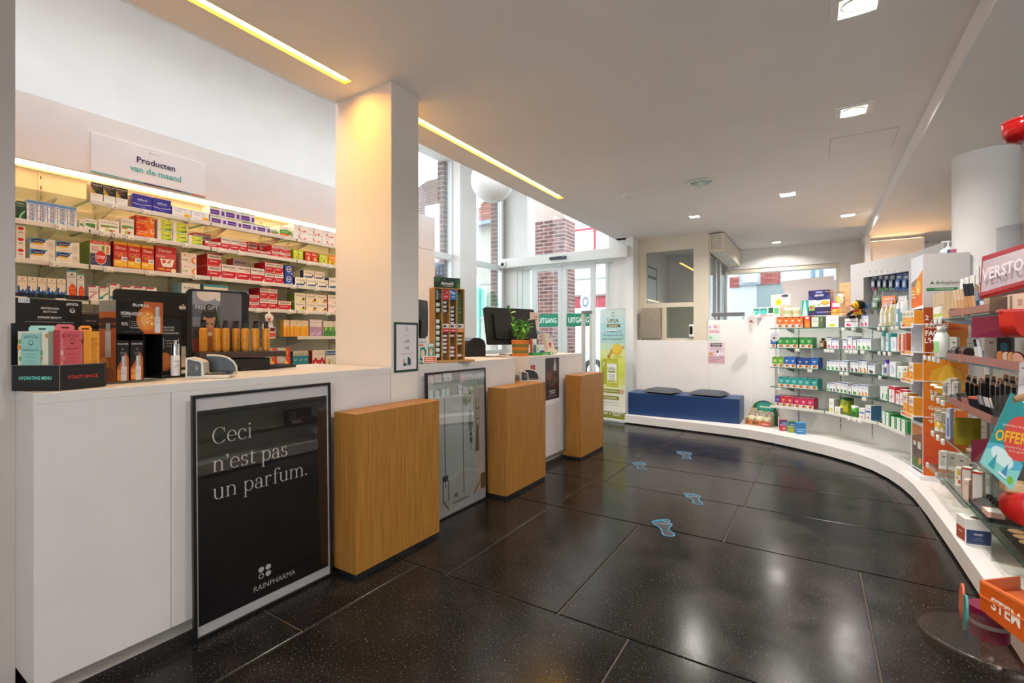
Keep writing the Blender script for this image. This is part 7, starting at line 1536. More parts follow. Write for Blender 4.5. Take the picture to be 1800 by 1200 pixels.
z0_, z1_ = PZ + .05, zl(740)
o = MB().box(.012, wL - .004, .0, .006, z0_, z1_, wht).build('lower_panel', fs, (LN.x, LN.y, 0), (0, 0, rzL))
panel_print(wL * .86, (z1_ - z0_) * .9, [('r', 0, 0, 1, 1, '#6a5a44'), ('r', 0, .7, 1, 1, '#c9824a'), ('p', [(0, .7), (1, .85), (1, .6), (0, .55)], '#8a5a3a'), ('r', 0, 0, 1, .22, '#4a6a2c'), ('r', .1, .28, .42, .6, '#4a3a34'), ('r', .5, .26, .85, .62, '#5a4a3c'), ('r', .14, .5, .4, .6, '#d9d4cc'), ('r', .55, .46, .85, .62, '#d9d4cc'), ('e', .8, .2, .12, .08, '#d9843a'), ('r', .62, .08, .74, .22, '#b9864a')], 'printed_picture', fs, tuple(LF(.52, 0)) + (z0_ + .01,), (0, 0, rzL))
t = thing('pump_dispenser', 'clear pump bottle with pink label on top of the orange stand', 'bottle', (.86, 4.80, HS - 0 + .001)); 
MB().prism([(.75, 4.72), (.97, 4.755), (.95, 4.88), (.73, 4.845)], HS - .02, HS, wht).build('top_shelf', fs)
MB().lathe([(.02, 0), (.05, .004), (.05, .03), (.03, .045)], M('#dfe6e8', .15), 16).build('body', t); MB().lathe([(.014, .045), (.014, .06), (.005, .062), (.005, .09)], M('#e6e6e6', .3), 12).box(-.04, .01, -.007, .007, .09, .1, M('#e6e6e6', .3), .002).build('pump', t); panel_print(.05, .024, [('r', 0, 0, 1, 1, '#c8506a'), ('r', 0, 0, .3, 1, '#2a4a7a')], 'printed_label', t, (.01, -.051, .004))
# ------------------------------------------------------------------ footprints on the floor
def foot(heel, toe, label, right):
    h, t_ = P(*heel, z=0), P(*toe, z=0); L = (t_ - h).length; ang = math.atan2((t_ - h).y, (t_ - h).x) - R90
    t = thing('floor_sticker', label, 'floor sticker', (h.x, h.y, .0012), ang, 'footprint stickers on the floor')
    s = 1 if right else -1
    ol = [(0, .0), (.09, .015), (.135, .08), (.13, .2), (.12, .35), (.15, .5), (.21, .62), (.225, .72), (.17, .80), (.0, .82), (-.14, .78), (-.20, .70), (-.17, .58), (-.09, .45), (-.075, .3), (-.12, .18), (-.12, .08), (-.07, .015)]
    ol = [(x * L * s, y * L) for x, y in ol]
    # smooth outline
    pts = []
    n = len(ol)
    for i in range(n):
        p0, p1, p2, p3 = (Vector(ol[(i + k) % n]) for k in (-1, 0, 1, 2))
        for k in range(4):
            q = k / 4; pts.append(tuple(.5 * ((2 * p1) + (p2 - p0) * q + (2 * p0 - 5 * p1 + 4 * p2 - p3) * q * q + (3 * p1 - p0 - 3 * p2 + p3) * q ** 3)))
    toes = [(-.13 * s, .88, .075, .09), (-.02 * s, .90, .04, .05), (.065 * s, .875, .036, .045), (.135 * s, .84, .033, .04), (.195 * s, .79, .03, .036)]
    blue, dk = M('#2f9fd0', .35), M('#26282c', .35)
    mb, mi = MB(), MB()
    def ring(ps, wd):
        cx = sum(p[0] for p in ps) / len(ps); cy = sum(p[1] for p in ps) / len(ps); n = len(ps); o = []
        for i in range(n):
            d = Vector(ps[(i + 1) % n]) - Vector(ps[i - 1]); nn = Vector((d.y, -d.x)).normalized() * wd
            if nn.dot(Vector((ps[i][0] - cx, ps[i][1] - cy))) < 0: pass
            o.append((ps[i][0] - nn.x * s, ps[i][1] - nn.y * s))
        mb.add([(x, y, .0006) for x, y in ps] + [(x, y, .0006) for x, y in o], [[i, (i + 1) % n, n + (i + 1) % n, n + i] for i in range(n)], blue)
        mi.add([(x, y, 0) for x, y in ps], [list(range(n))], dk)
    ring(pts, .006)
    for cx, cy, rx, ry in toes: ring([(cx * L + rx * L * math.cos(a * .4488) * s, cy * L + ry * L * math.sin(a * .4488)) for a in range(14)], .005)
    mi.build('sole', t); o = mb.build('blue_outline', t)
    tx = MB(); art(tx, L * .34, L * .05, [('t', 'ARKOPHARMA', .5, .5, .8, '#d9dcdc', .95)]); tx.v = [(x, z, .0008) for x, y, z in tx.v]; tx.build('lettering', t, (0, L * .64, 0))
    return t


foot((1178, 943), (1160, 911), 'blue outlined footprint sticker nearest the camera', False)
foot((1228, 887), (1212, 866), 'second nearest blue outlined footprint sticker', True)
foot((1129, 826), (1123, 811), 'blue outlined footprint sticker nearest the oak plinths', False)
foot((1208, 807), (1200, 792.5), 'farthest blue outlined footprint sticker, nearest the bench', True)

# ------------------------------------------------------------------ make-up gondola on the right
XG = .685; GY0 = 4.33; RM90 = -R90
go = thing('gondola', 'white shelf unit with make-up along the right side', 'shelving')
MB().box(.96, .99, 1.9, 4.36, PZ, 1.30, LAM).build('back_panel', go)
for y in (4.2, 3.4, 2.75, 2.1): MB().box(.945, .96, y - .02, y + .02, PZ, 1.30, M('#dfe3ea', .4)).build('standard', go)
GZ = {}
for i, (u, v) in enumerate(((1634, 563), (1627, 625), (1632, 691), (1633, 753), (1625, 816))): GZ[i] = P(u, v, x=XG).z
GZ = {0: 1.31, 1: 1.062, 2: .805, 3: .565, 4: .315}
GW = ['top', 'second', 'third', 'fourth', 'lowest']
def gy(u): return P(u, 600, x=XG).y
GTAG = {0: (1648, 1656), 1: (1629, 1637, 1645, 1653), 2: (1643, 1653, 1661), 3: (1643, 1652, 1661), 4: (1634, 1650, 1660)}
for i, z in GZ.items():
    for m, (ya, yb2) in enumerate(((GY0, 3.385), (3.38, 2.0))):
        sh = thing('glass_shelf', f'glass shelf, {GW[i]} level, {["far", "near"][m]} section of the make-up gondola', 'shelf', (XG, ya, z), RM90, 'glass shelves of the make-up gondola')
        L = ya - yb2
        MB().box(.002, L - .002, 0, .26, -.009, 0, GLASS).box(.002, L - .002, -.0006, .001, -.0085, -.0005, GEDGE).box(.0015, .003, .001, .259, -.0085, -.0005, GEDGE).build('glass_plate', sh)
        if m == 0:
            if i == 4: MB().box(.0, L, -.018, -.001, -.018, .008, ACR).build('price_rail', sh)
            for u in GTAG[i]: put('price_tag', PT, sh, (GY0 - gy(u), -.004, -.004 if i != 1 else -.002))
        for y_ in (.2, L - .25): MB().slab([(0, -.01), (0, -.06), (.05, -.055), (.22, -.018), (.22, -.01)], -.004, .004, M('#c9cbcc', .35, .4)).build('bracket', sh, (y_, .259, 0), (0, 0, -R90))


RG = -.45
def face_box(k, xx, z, u0, u1, vt, label, d, group=None):
    """A carton at plane x whose front, turned towards the aisle, spans pixels u0 to u1."""
    a = P(u0, vt, x=xx); dr = Vector((math.cos(RG), math.sin(RG))); w = a.x * FX + a.y * FY; X = a.x * RX + a.y * RY; kk = (u1 - CX) / F
    t = (w * kk - X) / (dr.x * RX + dr.y * RY - kk * (dr.x * FX + dr.y * FY)); c = a.xy + dr * t / 2
    return carton(k, t - .0015, a.z - z - .001, d, (c.x, c.y, z + .0006), RG, label, group)


def gx(u, setback): return min(XG + setback, P(u, 600, y=4.20).x)
def gbox(k, i, u0, u1, vt, label, d=.06, setback=.01, group=None): return face_box(k, gx(u0, setback), GZ[i], u0, u1, vt, label, min(d, .06), group)


kind('plainwhite', 'x', 'carton', '#edecea', [('r', .1, .7, .6, .74, '#a9b8b0'), ('r', .1, .5, .8, .53, '#c9c9c6')], '#b9b6b2')
kind('whitepink', 'x', 'carton', '#ece8e6', [('r', .1, .8, .7, .84, '#c07a8a'), ('tv', 'Sensi', .4, .45, .3, '#8a7a80', .5)], '#cfc9c4')
kind('yellowwhite', 'x', 'carton', '#ecebe2', [('r', 0, .2, .6, .5, '#e8c42a'), ('tv', 'Soleil', .3, .7, .3, '#6a6a60', .5), ('r', .7, .05, 1, .3, '#d9b42a')], '#e3d99a')
kind('bluelilac', 'x', 'carton', '#c3cbe6', [('p', [(.2, .1), (.8, .1), (.7, .9), (.4, .9)], '#7a8ac4'), ('e', .5, .8, .3, .1, '#e6e9f2')], '#9aa4d0')
kind('textwhite', 'x', 'carton', '#e6e2de', [('r', .1, .93 - .05 * q, .9 - .1 * (q % 3), .945 - .05 * q, '#a9a29c') for q in range(15)] + [('r', .5, .7, .9, .76, '#6a6460')], '#d9d5d0')
kind('ivory', 'x', 'carton', '#e6cfc0', [('r', .15, .8, .8, .84, '#b08a80')], '#c9a890')
kind('redtrim', 'x', 'carton', '#e9e6e3', [('r', 0, .93, 1, 1, '#c8403a'), ('r', .2, .1, .9, .13, '#c8606a'), ('r', 0, 0, .06, 1, '#c8403a')], '#cfcac6')
kind('yellowflash', 'x', 'carton', '#ecebe4', [('r', .4, .6, .9, .9, '#e8c42a'), ('r', .6, .15, .95, .35, '#d9402a'), ('r', .2, .4, .6, .5, '#e8a02a')], '#dcd9d4')
# top level: wood-effect make-up cabinet with tubes
yA, yB_ = P(1640, 540, x=.74).y, P(1800, 540, x=.74).y; zT = P(1659, 512, x=.74).z; ym = P(1659, 540, x=.74).y
wc = thing('makeup_cabinet', 'pale wood make-up cabinet standing on the top gondola shelf', 'display stand', (.74, yA, GZ[0] + .001), RM90)
MB().box(0, yA - ym, 0, .2, 0, zT - GZ[0], PALEWOOD, .001).build('end_panel', wc)
panel_print(yA - ym, zT - GZ[0], [('r', .04, .05, .9, .5, '#e9ebe4'), ('r', .04, .12, .9, .24, '#b8d05a'), ('tv', 'BIO', .75, .4, .2, '#4a5a3a', .3), ('tv', 'TEINT', .9, .4, .2, '#4a5a3a', .3)], 'printed_card', wc, ((yA - ym) / 2, 0, 0))
MB().box(yA - ym + .001, 1.3, .10, .2, 0, zT - GZ[0], wood_mat('grey_wood', '#8f7a60', '#9c866a', '#a89274')).build('back_panel', wc)
MB().box(yA - ym + .001, 1.3, 0, .10, 0, .006, PALEWOOD).build('floor_panel', wc)
def pink_tray(i, u0, zoff, label):
    ya = gy(u0); L = ya - 2.05
    t = thing('makeup_tray', label, 'tray', (XG - .012, ya, GZ[i] + .001), RM90, 'make-up trays on the gondola')
    pk = M('#94594e', .4, .1)
    MB().slab([(0, .0), (L, .0), (L, .036), (0, .036)], 0, .004, pk).build('front_rail', t)
    MB().box(0, L, .004, .19, 0, .006, M('#6d6d72', .3)).build('tray_floor', t)
    MB().box(.0, .004, .004, .19, .006, .05, clear('tray_end', '#c9ccd0', .1)).build('end_plate', t)
    MB().box(.30, .34, -.001, 0, -.006, .038, M('#a8602a', .35)).build('clip', t)
    return t


pink_tray(0, 1672, 0, 'pink edged make-up tray on the top gondola shelf'); pink_tray(1, 1668, 0, 'pink edged make-up tray on the second gondola shelf'); pink_tray(2, 1672, 0, 'pink edged make-up tray on the third gondola shelf'); 
def stick_item(nm, cat, i, u, v0, v1, r, c1, c2, label, group, setback=.05, lean=0.0, cap=.35, sq=False):
    xx = XG + setback; b = P(u, v0, x=xx); top = P(u, v1, x=xx).z; z = GZ[i] + .008; H = top - z
    t = thing(nm, label, cat, (xx, b.y, z), RM90, group); t.rotation_euler = (lean, 0, RM90)
    key = (nm, round(H, 3), r, c1, c2, sq)
    if key not in BODY:
        if sq: bdy = MB().box(-r, r, -r, r, 0, H * (1 - cap), M(c1, .3), .001).mesh('body'); cp = MB().box(-r * .97, r * .97, -r * .97, r * .97, H * (1 - cap), H, M(c2, .3), .001).mesh('cap')
        else: bdy = MB().cyl((0, 0, 0), r, H * (1 - cap), M(c1, .3), 12).mesh('body'); cp = MB().cyl((0, 0, H * (1 - cap)), r * .95, H * cap, M(c2, .3), 12).mesh('cap')
        BODY[key] = (bdy, cp)
    put('body', BODY[key][0], t); put('cap', BODY[key][1], t)
    return t


for j, (u, v0, v1, c1, c2) in enumerate(((1686, 540, 509, '#dcb48c', '#e6cdb0'), (1692, 539, 508, '#dcb48c', '#e6cdb0'), (1698, 538, 507, '#d9a878', '#e0c4a4'), (1704, 537, 498, '#cf9866', '#1c1a26'), (1710, 536, 498, '#cf9866', '#1c1a26'), (1716, 536, 497, '#d9a878', '#1c1a26'), (1722, 534, 512, '#3a4a6a', '#8a94a8'), (1729, 533, 514, '#d9dde2', '#4a5a78'))):
    stick_item('foundation_tube', 'make-up tube', 0, u, v0, v1, .0085, c1, c2, f'{ORD[j]} foundation tube from left in the top gondola tray', 'foundation tubes in the top tray', .06, .12, .4)
yc = P(1679, 540, x=XG + .04)
t = tag(MB().box(-.011, .011, 0, .012, 0, .03, M('#6a6a70', .3), .001).build('tester_block', None, (XG + .03, yc.y, GZ[0] + .008), (0, 0, RM90)), 'small grey tester block at the left of the top tray', 'tester'); panel_print(.018, .024, [('r', .1, .2, .9, .8, '#c9c9cc')], 'printed_front', t, (0, 0, .003))
for j, (u0, u1, vt, x_) in enumerate(((1687.5, 1694, 490.5, .80), (1694.5, 1703, 487.5, .80), (1704, 1713.5, 484.5, .80), (1714.5, 1721, 467, .80), (1722, 1728, 464, .80), (1729, 1739, 459, .80), (1742, 1757, 456, .80))):
    face_box('plainwhite', x_, zT + .001, u0, u1, vt, f'{ORD[j]} plain white carton from left on top of the wood make-up cabinet', .05, 'white cartons on the make-up cabinet')
# second level
def gjar(nm, i, u0, u1, vt, prof, label, bc_, cc_, capf, lc, setback, cat='bottle'):
    xx = gx(u0, setback); a, b = P(u0, vt, x=xx), P(u1, vt, x=xx); R = (u1 - u0) / 2 * (xx * FX + (a.y + b.y) / 2 * FY) / F; H = a.z - GZ[i]
    return jar(nm, 0, 0, 0, 0, 0, label, prof, cat, bc_, cc_, capf, lc, base=(Vector((xx, (a.y + b.y) / 2)), GZ[i], R, H, RM90))


gjar('shampoo_bottle', 1, 1645.5, 1666, 574.5, [(.92, 0), (1, .02), (1, .68), (.7, .8), (.6, .82), (.62, .82), (.62, .99), (.55, 1)], 'large white bottle with green print on the second gondola shelf', '#eaebe8', '#ecebe9', .82, '#8fd08a', .06)
gbox('textwhite', 1, 1667, 1682, 592, 'grey side of a carton behind the large white bottle', .1, .13)
blkm = M('#141214', .2)
for j, u in enumerate((1681, 1688, 1695, 1703)):
    xx = XG + .07; p = P(u, 600, x=xx); R = .032
    t = thing('compact', f'{ORD[j]} open round black compact from left on the second gondola shelf', 'make-up compact', (xx, p.y, GZ[1] + .008 + R), RM90, 'round compacts on the second gondola shelf'); t.rotation_euler = (0, .0, RM90 + .9)
    MB().cyl((0, 0, 0), R, .008, blkm, 24, None, 'y').build('case', t); MB().cyl((0, -.0012, 0), R * .84, .002, M(['#b9b0a8', '#1f1c1c', '#a88474', '#242022'][j], .3), 24, None, 'y').build('powder', t)
    rg_ = MB().tube([(R * .92 * math.cos(k * .2618), -.001, R * .92 * math.sin(k * .2618)) for k in range(25)], .0016, CHROME, 5); rg_.build('rim', t)
for j, u in enumerate((1761, 1772, 1781, 1790)):
    xx = XG + .05; p = P(u, 628, x=xx); R = .034
    t = thing('powder_palette', f'{ORD[j]} leaning peach powder pan from left on the second gondola shelf', 'make-up compact', (xx, p.y, GZ[1] + .01 + R * .8), RM90, 'peach powder pans'); t.rotation_euler = (.3, .55, RM90 + .5)
    MB().cyl((0, 0, 0), R, .006, M('#4a2a24', .25), 24, None, 'y').build('case', t); MB().cyl((0, -.001, 0), R * .88, .002, M(['#d98a4a', '#e9cdbf', '#e2a878', '#e6b096'][j], .6), 24, None, 'y').build('powder', t)
for j, (u, c1, c2) in enumerate(((1719, '#d9d6d2', '#1a1a1c'), (1725, '#dfe0e6', '#c9cad6'))):
    stick_item('mascara_tube', 'make-up tube', 1, u, 620, 596, .009, c1, c2, ['white and black tube right of the round compacts', 'silver white tube right of the round compacts'][j], None, .05, .1)
gbox('textwhite', 1, 1729, 1749, 590, 'tall grey carton behind the tubes on the second gondola shelf', .1, .12)
gbox('plainwhite', 1, 1699, 1717, 594, 'grey white carton behind the round compacts', .1, .16)
kind('blackbox', 'x', 'carton', '#17171b', [('e', .5, .6, .3, .2, '#2f6a8a'), ('r', .2, .1, .8, .2, '#8a8a90')], '#17171b')
gbox('blackbox', 1, 1752, 1778, 592, 'black carton with blue disc on the second gondola shelf', .1, .14)
# third level
for j, (u0, u1, vt, sb) in enumerate(((1637, 1646.5, 673, .09), (1644.5, 1656, 677, .05))):
    gjar('white_jar', 2, u0, u1, vt, CAN, f'{["left", "right"][j]} small white lidded jar on the third gondola shelf', '#1f1a1a' if 0 else '#e6e0de', '#ecebe9', .82, '#b9a8a8', sb, 'jar')
gbox('whitepink', 2, 1656.5, 1664, 670.5, 'slim white and pink carton on the third gondola shelf', .06, .05); gbox('plainwhite', 2, 1664.5, 1672, 665, 'tall white carton on the third gondola shelf', .06, .06); gbox('textwhite', 2, 1673, 1684, 671, 'white printed carton on the third gondola shelf', .06, .04)
gbox('ivory', 2, 1668, 1682, 664, 'ivory carton behind the white cartons on the third shelf', .06, .14)
cols = [('#1c1418', '#c9a284'), ('#241a1e', '#c0967a'), ('#1a1216', '#cfa98a')]
n = 0
for row, (v0, v1, us, sb, r) in enumerate(((722, 658, (1702, 1713, 1724, 1735, 1746, 1757, 1768, 1779, 1790), .17, .009), (726, 668, (1700, 1708, 1716, 1727, 1744, 1754, 1762, 1771, 1782, 1792), .12, .009))):
    for j, u in enumerate(us):
        c1, c2 = cols[(j + row) % 3]
        stick_item('lipstick', 'lipstick', 2, u, v0, v1 + (j % 3) * 3, r, c1, c2, f'{ORD[j]} black lipstick from left, {["rear", "middle"][row]} row of the third gondola tray', 'black lipsticks in the third tray', sb, 0, .12, True)
for j, u in enumerate((1686, 1690, 1694, 1698, 1702)): stick_item('lip_gloss', 'lip gloss', 2, u, 718, 690, .006, '#b98078', '#4a5a58', f'{ORD[j]} rosy lip gloss from left in the third gondola tray', 'rosy lip glosses', .05, .2, .4)
for j, u in enumerate((1709, 1713.5, 1718, 1722.5)): stick_item('lip_gloss', 'lip gloss', 2, u, 728, 696, .007, '#26262c', '#e0705a', f'{ORD[j]} coral tipped lip gloss from left in the third gondola tray', 'coral tipped lip glosses', .04, .2, .2)
for j, u in enumerate((1728, 1732, 1736, 1740, 1745, 1751)): stick_item('eye_pencil', 'make-up pencil', 2, u, 738, 694 + j, .0045, '#17171a', ['#8a9098', '#b9bcc2', '#6a7078', '#d9d6d2', '#e2dcd8', '#e6e2de'][j], f'{ORD[j]} black eye pencil from left in the third gondola tray', 'black eye pencils', .035, .22, .5)
# fourth level
gbox('yellowwhite', 3, 1642.5, 1652, 721, 'white and yellow carton at the left of the fourth gondola shelf', .08, .03); gbox('yellowwhite', 3, 1652.5, 1661, 724, 'second white and yellow carton on the fourth gondola shelf', .08, .02)
gbox('bluelilac', 3, 1661.5, 1670.5, 717.5, 'pale blue carton with lilac figure on the fourth gondola shelf', .1, .0)
kind('mustard', 'x', 'display card', '#9a8a12', [('r', .3, .03, .33, .97, '#a8981f'), ('t', 'SOLÉO', .5, .9, .05, '#4a4410', .3), ('r', .33, .83, .67, .835, '#6a6014')] + [('r', x, .6 - .03 * q, x + .2 - .03 * (q % 2), .61 - .03 * q, '#6d6216') for x in (.05, .38, .7) for q in range(11)] + [('r', x, .66, x + .06, .68, '#5a5010') for x in (.05, .38, .7)], '#8a7c10')
p = P(1671.5, 770, x=XG)
wdp = p.x * FX + p.y * FY
t = carton('mustard', .22, (770 - 723) * wdp / F, .006, (XG + .118, p.y - .012, GZ[3] + .002), YAW * .35, 'mustard yellow text card turned towards the aisle on the fourth shelf')
for j, u in enumerate((1700, 1708, 1716, 1726)):
    p = P(u, 776, x=XG + .03)
    o = tag(MB().box(-.025, .025, 0, .03, 0, .012, M(['#cfae9a', '#d9b8a0', '#c9a28c', '#d4b09c'][j], .3, .3), .002).build('nude_palette', None, (XG + .03 + .01 * j, p.y, GZ[3] + .001), (0, 0, RM90)), f'{ORD[j]} nude pink palette from left at the front of the fourth shelf', 'make-up palette', 'nude pink palettes'); 
gbox('plainwhite', 3, 1724, 1735, 735, 'white carton right of the mustard card', .06, .12); gbox('bluelilac', 3, 1740, 1752, 738, 'pale carton behind the white carton on the fourth shelf', .06, .12)
# lowest level
for j, (u0, u1, vt) in enumerate(((1649.5, 1664, 792), (1664.5, 1679, 794.5), (1679.5, 1696, 797), (1696.5, 1712, 801))): gbox('textwhite', 4, u0, u1, vt, f'{ORD[j]} tall text printed white carton from left on the lowest gondola shelf', .06, .07, 'text printed cartons')
for k, u0, u1, vt, sb, lab in (('yellowflash', 1678, 1689, 821, .02, 'white carton with yellow flash on the lowest gondola shelf'), ('redtrim', 1690, 1707, 820, .02, 'white carton with red trim on the lowest gondola shelf'), ('redtrim', 1708, 1727, 827, .03, 'second white carton with red trim on the lowest gondola shelf'), ('ivory', 1693, 1703, 842, .0, 'rose beige carton at the front of the lowest gondola shelf'), ('whitepink', 1704, 1712, 803, .12, 'pink white carton behind the red trimmed cartons')): gbox(k, 4, u0, u1, vt, lab, .05, sb)
p = P(1720, 893, x=XG)
t = thing('tester_display', 'black make-up tester display with silver swatches on the lowest shelf', 'display stand', (XG + .012, P(1697, 880, x=XG).y, GZ[4] + .001), RM90); L = .33
MB().slab([(0, 0), (L, 0), (L, .022), (0, .022)], 0, .004, M('#2a2a2e', .3)).build('front_rail', t); MB().box(0, L, .004, .2, 0, .01, blkm).build('base', t)
MB().add([(0, .005, .012), (L, .005, .012), (L, .08, .05), (0, .08, .05)], [(0, 1, 2, 3)], M('#2f2f34', .3)).build('text_panel', t)
for j in range(5): MB().box(.03 + .05 * j, .055 + .05 * j, .09, .15, .05, .062, M('#c9c6cc', .25, .4), .004).build('swatch', t)
for j in range(6): MB().box(.02 + .05 * j, .045 + .05 * j, .06, .085, .045, .06, M('#0a0a0c', .3)).build('slot', t)
MB().box(.24, L, .0, .06, .024, .05, M('#d9a898', .4)).box(.26, L, .001, .05, .0502, .051, M('#e6e2e0', .4)).build('leaflet_box', t)
MB().box(0, L, .17, .2, .01, .16, blkm).build('back_panel', t)
for j in range(2):
    for k_ in range(3): MB().box(.2 + .05 * j, .235 + .05 * j, .165, .17, .04 + .035 * k_, .062 + .035 * k_, M('#c9b8a8', .3)).build('sample', t)
t = thing('swatch_strip', 'clear strip of round peach make-up swatches on the near lowest shelf', 'tester', (XG + .03, 3.02, GZ[4] + .001), RM90)
MB().slab([(0, 0), (.36, 0), (.36, .014), (0, .014)], 0, .09, clear('swatch_tray', '#bfc4c8', .1)).build('tray', t)
for j in range(5): MB().cyl((.04 + .07 * j, .045, .0145), .028, .003, M('#e0aa74', .6), 18).build('swatch', t)
# carton on the podium below
kind('digest', 'x', 'carton', '#e8e6e3', [('r', .03, .05, .97, .60, '#2d4170'), ('tb', 'DIGEST', .5, .44, .08, '#e6e6ec', .36), ('t', 'complexe', .5, .3, .04, '#b9c0d4', .4), ('t', 'transit & confort', .5, .22, .04, '#b9c0d4', .5), ('r', .1, .1, .8, .11, '#8a94b0')], '#e8e6e3')
a = P(1697, 957, z=PZ); b = P(1744, 963, z=PZ); a2 = P(1680, 944, z=PZ); wdp = a.x * FX + a.y * FY
w = (b - a).xy.length; d_ = (a2 - a).xy.length; h = 45 * wdp / F; rz = face_rz(a, b)
t = carton('digest', w, h, d_, ((a.x + b.x) / 2, (a.y + b.y) / 2, PZ + .001), rz, 'white supplement carton with navy and rust panels on the podium')
panel_print(d_, h, [('r', .05, .1, .95, .60, '#a8442a'), ('tb', 'IMMUN', .5, .42, .07, '#f2e0d8', .5), ('t', 'defenses', .5, .3, .04, '#e0bfb0', .6), ('t', 'naturelles', .5, .23, .04, '#e0bfb0', .6)], 'printed_side', t, (-w / 2 - .0004, d_ / 2, 0), (0, 0, -R90))
MB().cyl((w * .0, d_ * .35, h), .02, .0008, M('#6d4a3a', .5), 16).build('opening', t)

# ------------------------------------------------------------------ spinning promotion stand in the right foreground
def plate(name, corners, th, m, label=None, cat=None, parent=None):
    """A flat piece with thickness whose four corners are given as points."""
    c = [Vector(p) for p in corners]; nn = (c[1] - c[0]).cross(c[3] - c[0]).normalized() * th
    mb = MB().add([tuple(p) for p in c] + [tuple(p - nn) for p in c], [(0, 1, 2, 3), (7, 6, 5, 4), (0, 4, 5, 1), (1, 5, 6, 2), (2, 6, 7, 3), (3, 7, 4, 0)], m)
    return mb.build(name, parent)


def plate_art(parent, corners, ops, name='printed_front'):
    """Print laid on a plate: art space maps onto corners bl, br, tr, tl."""
    bl, br, tr, tl = [Vector(p) for p in corners]; mb = art(MB(), 1, 1, ops); nn = (br - bl).cross(tl - bl).normalized()
    vs = []
    for x, y, z in mb.v:
        s_, t_ = x + .5, z; vs.append(tuple(bl * (1 - s_) * (1 - t_) + br * s_ * (1 - t_) + tr * s_ * t_ + tl * (1 - s_) * t_ + nn * (-y)))
    mb.v = vs
    return mb.build(name, parent)


wine, redm, redo = M('#6e0f35', .35), M('#b8201c', .3), M('#c42a1a', .35)
px_ = Q(1870, 600, 1.18)
sp = thing('promo_stand', 'clear and red spinning promotion stand in the right foreground', 'display stand', (px_.x, px_.y, 0))
MB().cyl((0, 0, .02), .015, 1.72, ALU, 16).build('pole', sp); MB().cyl((0, 0, 0), .16, .02, M('#8a1f22', .4), 28).build('base', sp)
MB().cyl((0, 0, .30), .06, .06, wine, 20).build('hub', sp)
for z in (.78, 1.02, 1.27): MB().cyl((0, 0, z), .10, .008, clear('clear_disc', '#e6e9ea', .12), 28).build('disc', sp)
c = [Q(1722, 521, 1.16), Q(1850, 486, .98), Q(1850, 412, .98), Q(1727, 451, 1.16)]
rt = thing('header_tray', 'red edged tray with faded reversed lettering, uppermost of the foreground', 'sign')
plate('front_panel', c, .012, M('#cfc4cc', .5), parent=rt)
ops = [('r', 0, 0, 1, .1, '#a8323f'), ('r', 0, .88, 1, 1, '#a8323f'), ('r', 0, 0, .02, 1, '#a8323f')] + [('r', .03 + .02 * q, .12, .034 + .02 * q, .86, '#bfa8b4') for q in range(48)]
plate_art(rt, c, ops)
plate_art(rt, c, [('r', 0, 0, 0, 0, '#dcd3d9')] * 60 + [('tb', 'VERSTOPTE', .52, .5, .42, '#ece4ea', .9)], 'lettering')
bk = [Q(1722, 521, 1.16), Q(1850, 486, .98), Q(1880, 500, 1.2), Q(1760, 517, 1.34)]
plate('underside', bk, .006, redm, parent=rt)
tb_ = Q(1805, 395, 1.16)
t = thing('clear_tube', 'clear plastic canister standing above the red edged tray', 'canister', (tb_.x, tb_.y, Q(1790, 462, 1.16).z))
MB().lathe([(.052, 0), (.052, .088), (.054, .09)], clear('canister_plastic', '#f6f7f9', .12, .15, .2), 28).build('wall', t); MB().cyl((0, 0, .0), .05, .004, clear('canister_plastic', '#f6f7f9', .12, .15, .2), 28).build('bottom', t)
tb_ = Q(1806, 212, 1.12); zb_ = Q(1806, 248, 1.12).z
t = thing('red_bowl', 'glossy red round bowl at the right edge near the ceiling', 'bowl', (tb_.x, tb_.y, zb_)); H = tb_.z - zb_
MB().lathe([(.02, 0), (.034, .004), (.042, .016), (.0445, H), (.041, H), (.038, .018), (.001, .008)], M('#a81414', .12), 28).build('shell', t); MB().lathe([(.0448, H - .003), (.0455, H + .001), (.041, H + .001)], M('#b8302c', .1), 28).build('rim', t)
MB().cyl((.0, 0, -(zb_ - 1.74) if zb_ > 1.74 else -.01), .008, max(.01, zb_ - 1.74), ALU, 10).build('stem', t) if zb_ < 1.7 else MB().tube([(.0, 0, .0), (.03, -.0, -.02), (px_.x - tb_.x, px_.y - tb_.y, 1.70 - zb_)], .006, ALU, 8).build('stem', t)
c = [Q(1707, 593, 1.10), Q(1850, 592, .96), Q(1850, 552, .96), Q(1709, 557.5, 1.10)]
t = tag(plate('wine_sign', c, .012, wine), 'wide wine red sign at the right edge, above the make-up', 'sign')
c2 = [Q(1772, 578, 1.06), Q(1850, 592, .97), Q(1850, 540, .97), Q(1770, 545, 1.06)]
t = thing('red_pouch', 'orange red pouch over the wine red panel', 'pouch', Q(1808, 578, 1.0))
MB().slab([(.08, -.02)] + [(-.012 + .03 * math.cos(k * .196 + 3.14), .012 + .03 * math.sin(k * .196 + 3.14)) for k in range(8, -1, -1)] + [(-.043, .036), (.08, .036)], -.012, .02, redo).build('pouch', t, (0, 0, 0), (0, 0, YAW)); MB().box(-.046, .08, -.015, .022, .034, .042, M('#a81c12', .35), .003).build('flap', t)
c3 = [Q(1771, 546, 1.08), Q(1850, 546, .99), Q(1850, 508, .99), Q(1771, 518, 1.08)]
t = tag(plate('beige_card', c3, .004, M('#cfb3a2', .5)), 'beige card with small print behind the orange red pouch', 'card'); plate_art(t, c3, [('r', .06, .1, .12, .9, '#7a6458'), ('tv', 'INGR', .3, .5, .12, '#8a7266', .7), ('tv', 'BIO', .45, .5, .12, '#8a7266', .5)])
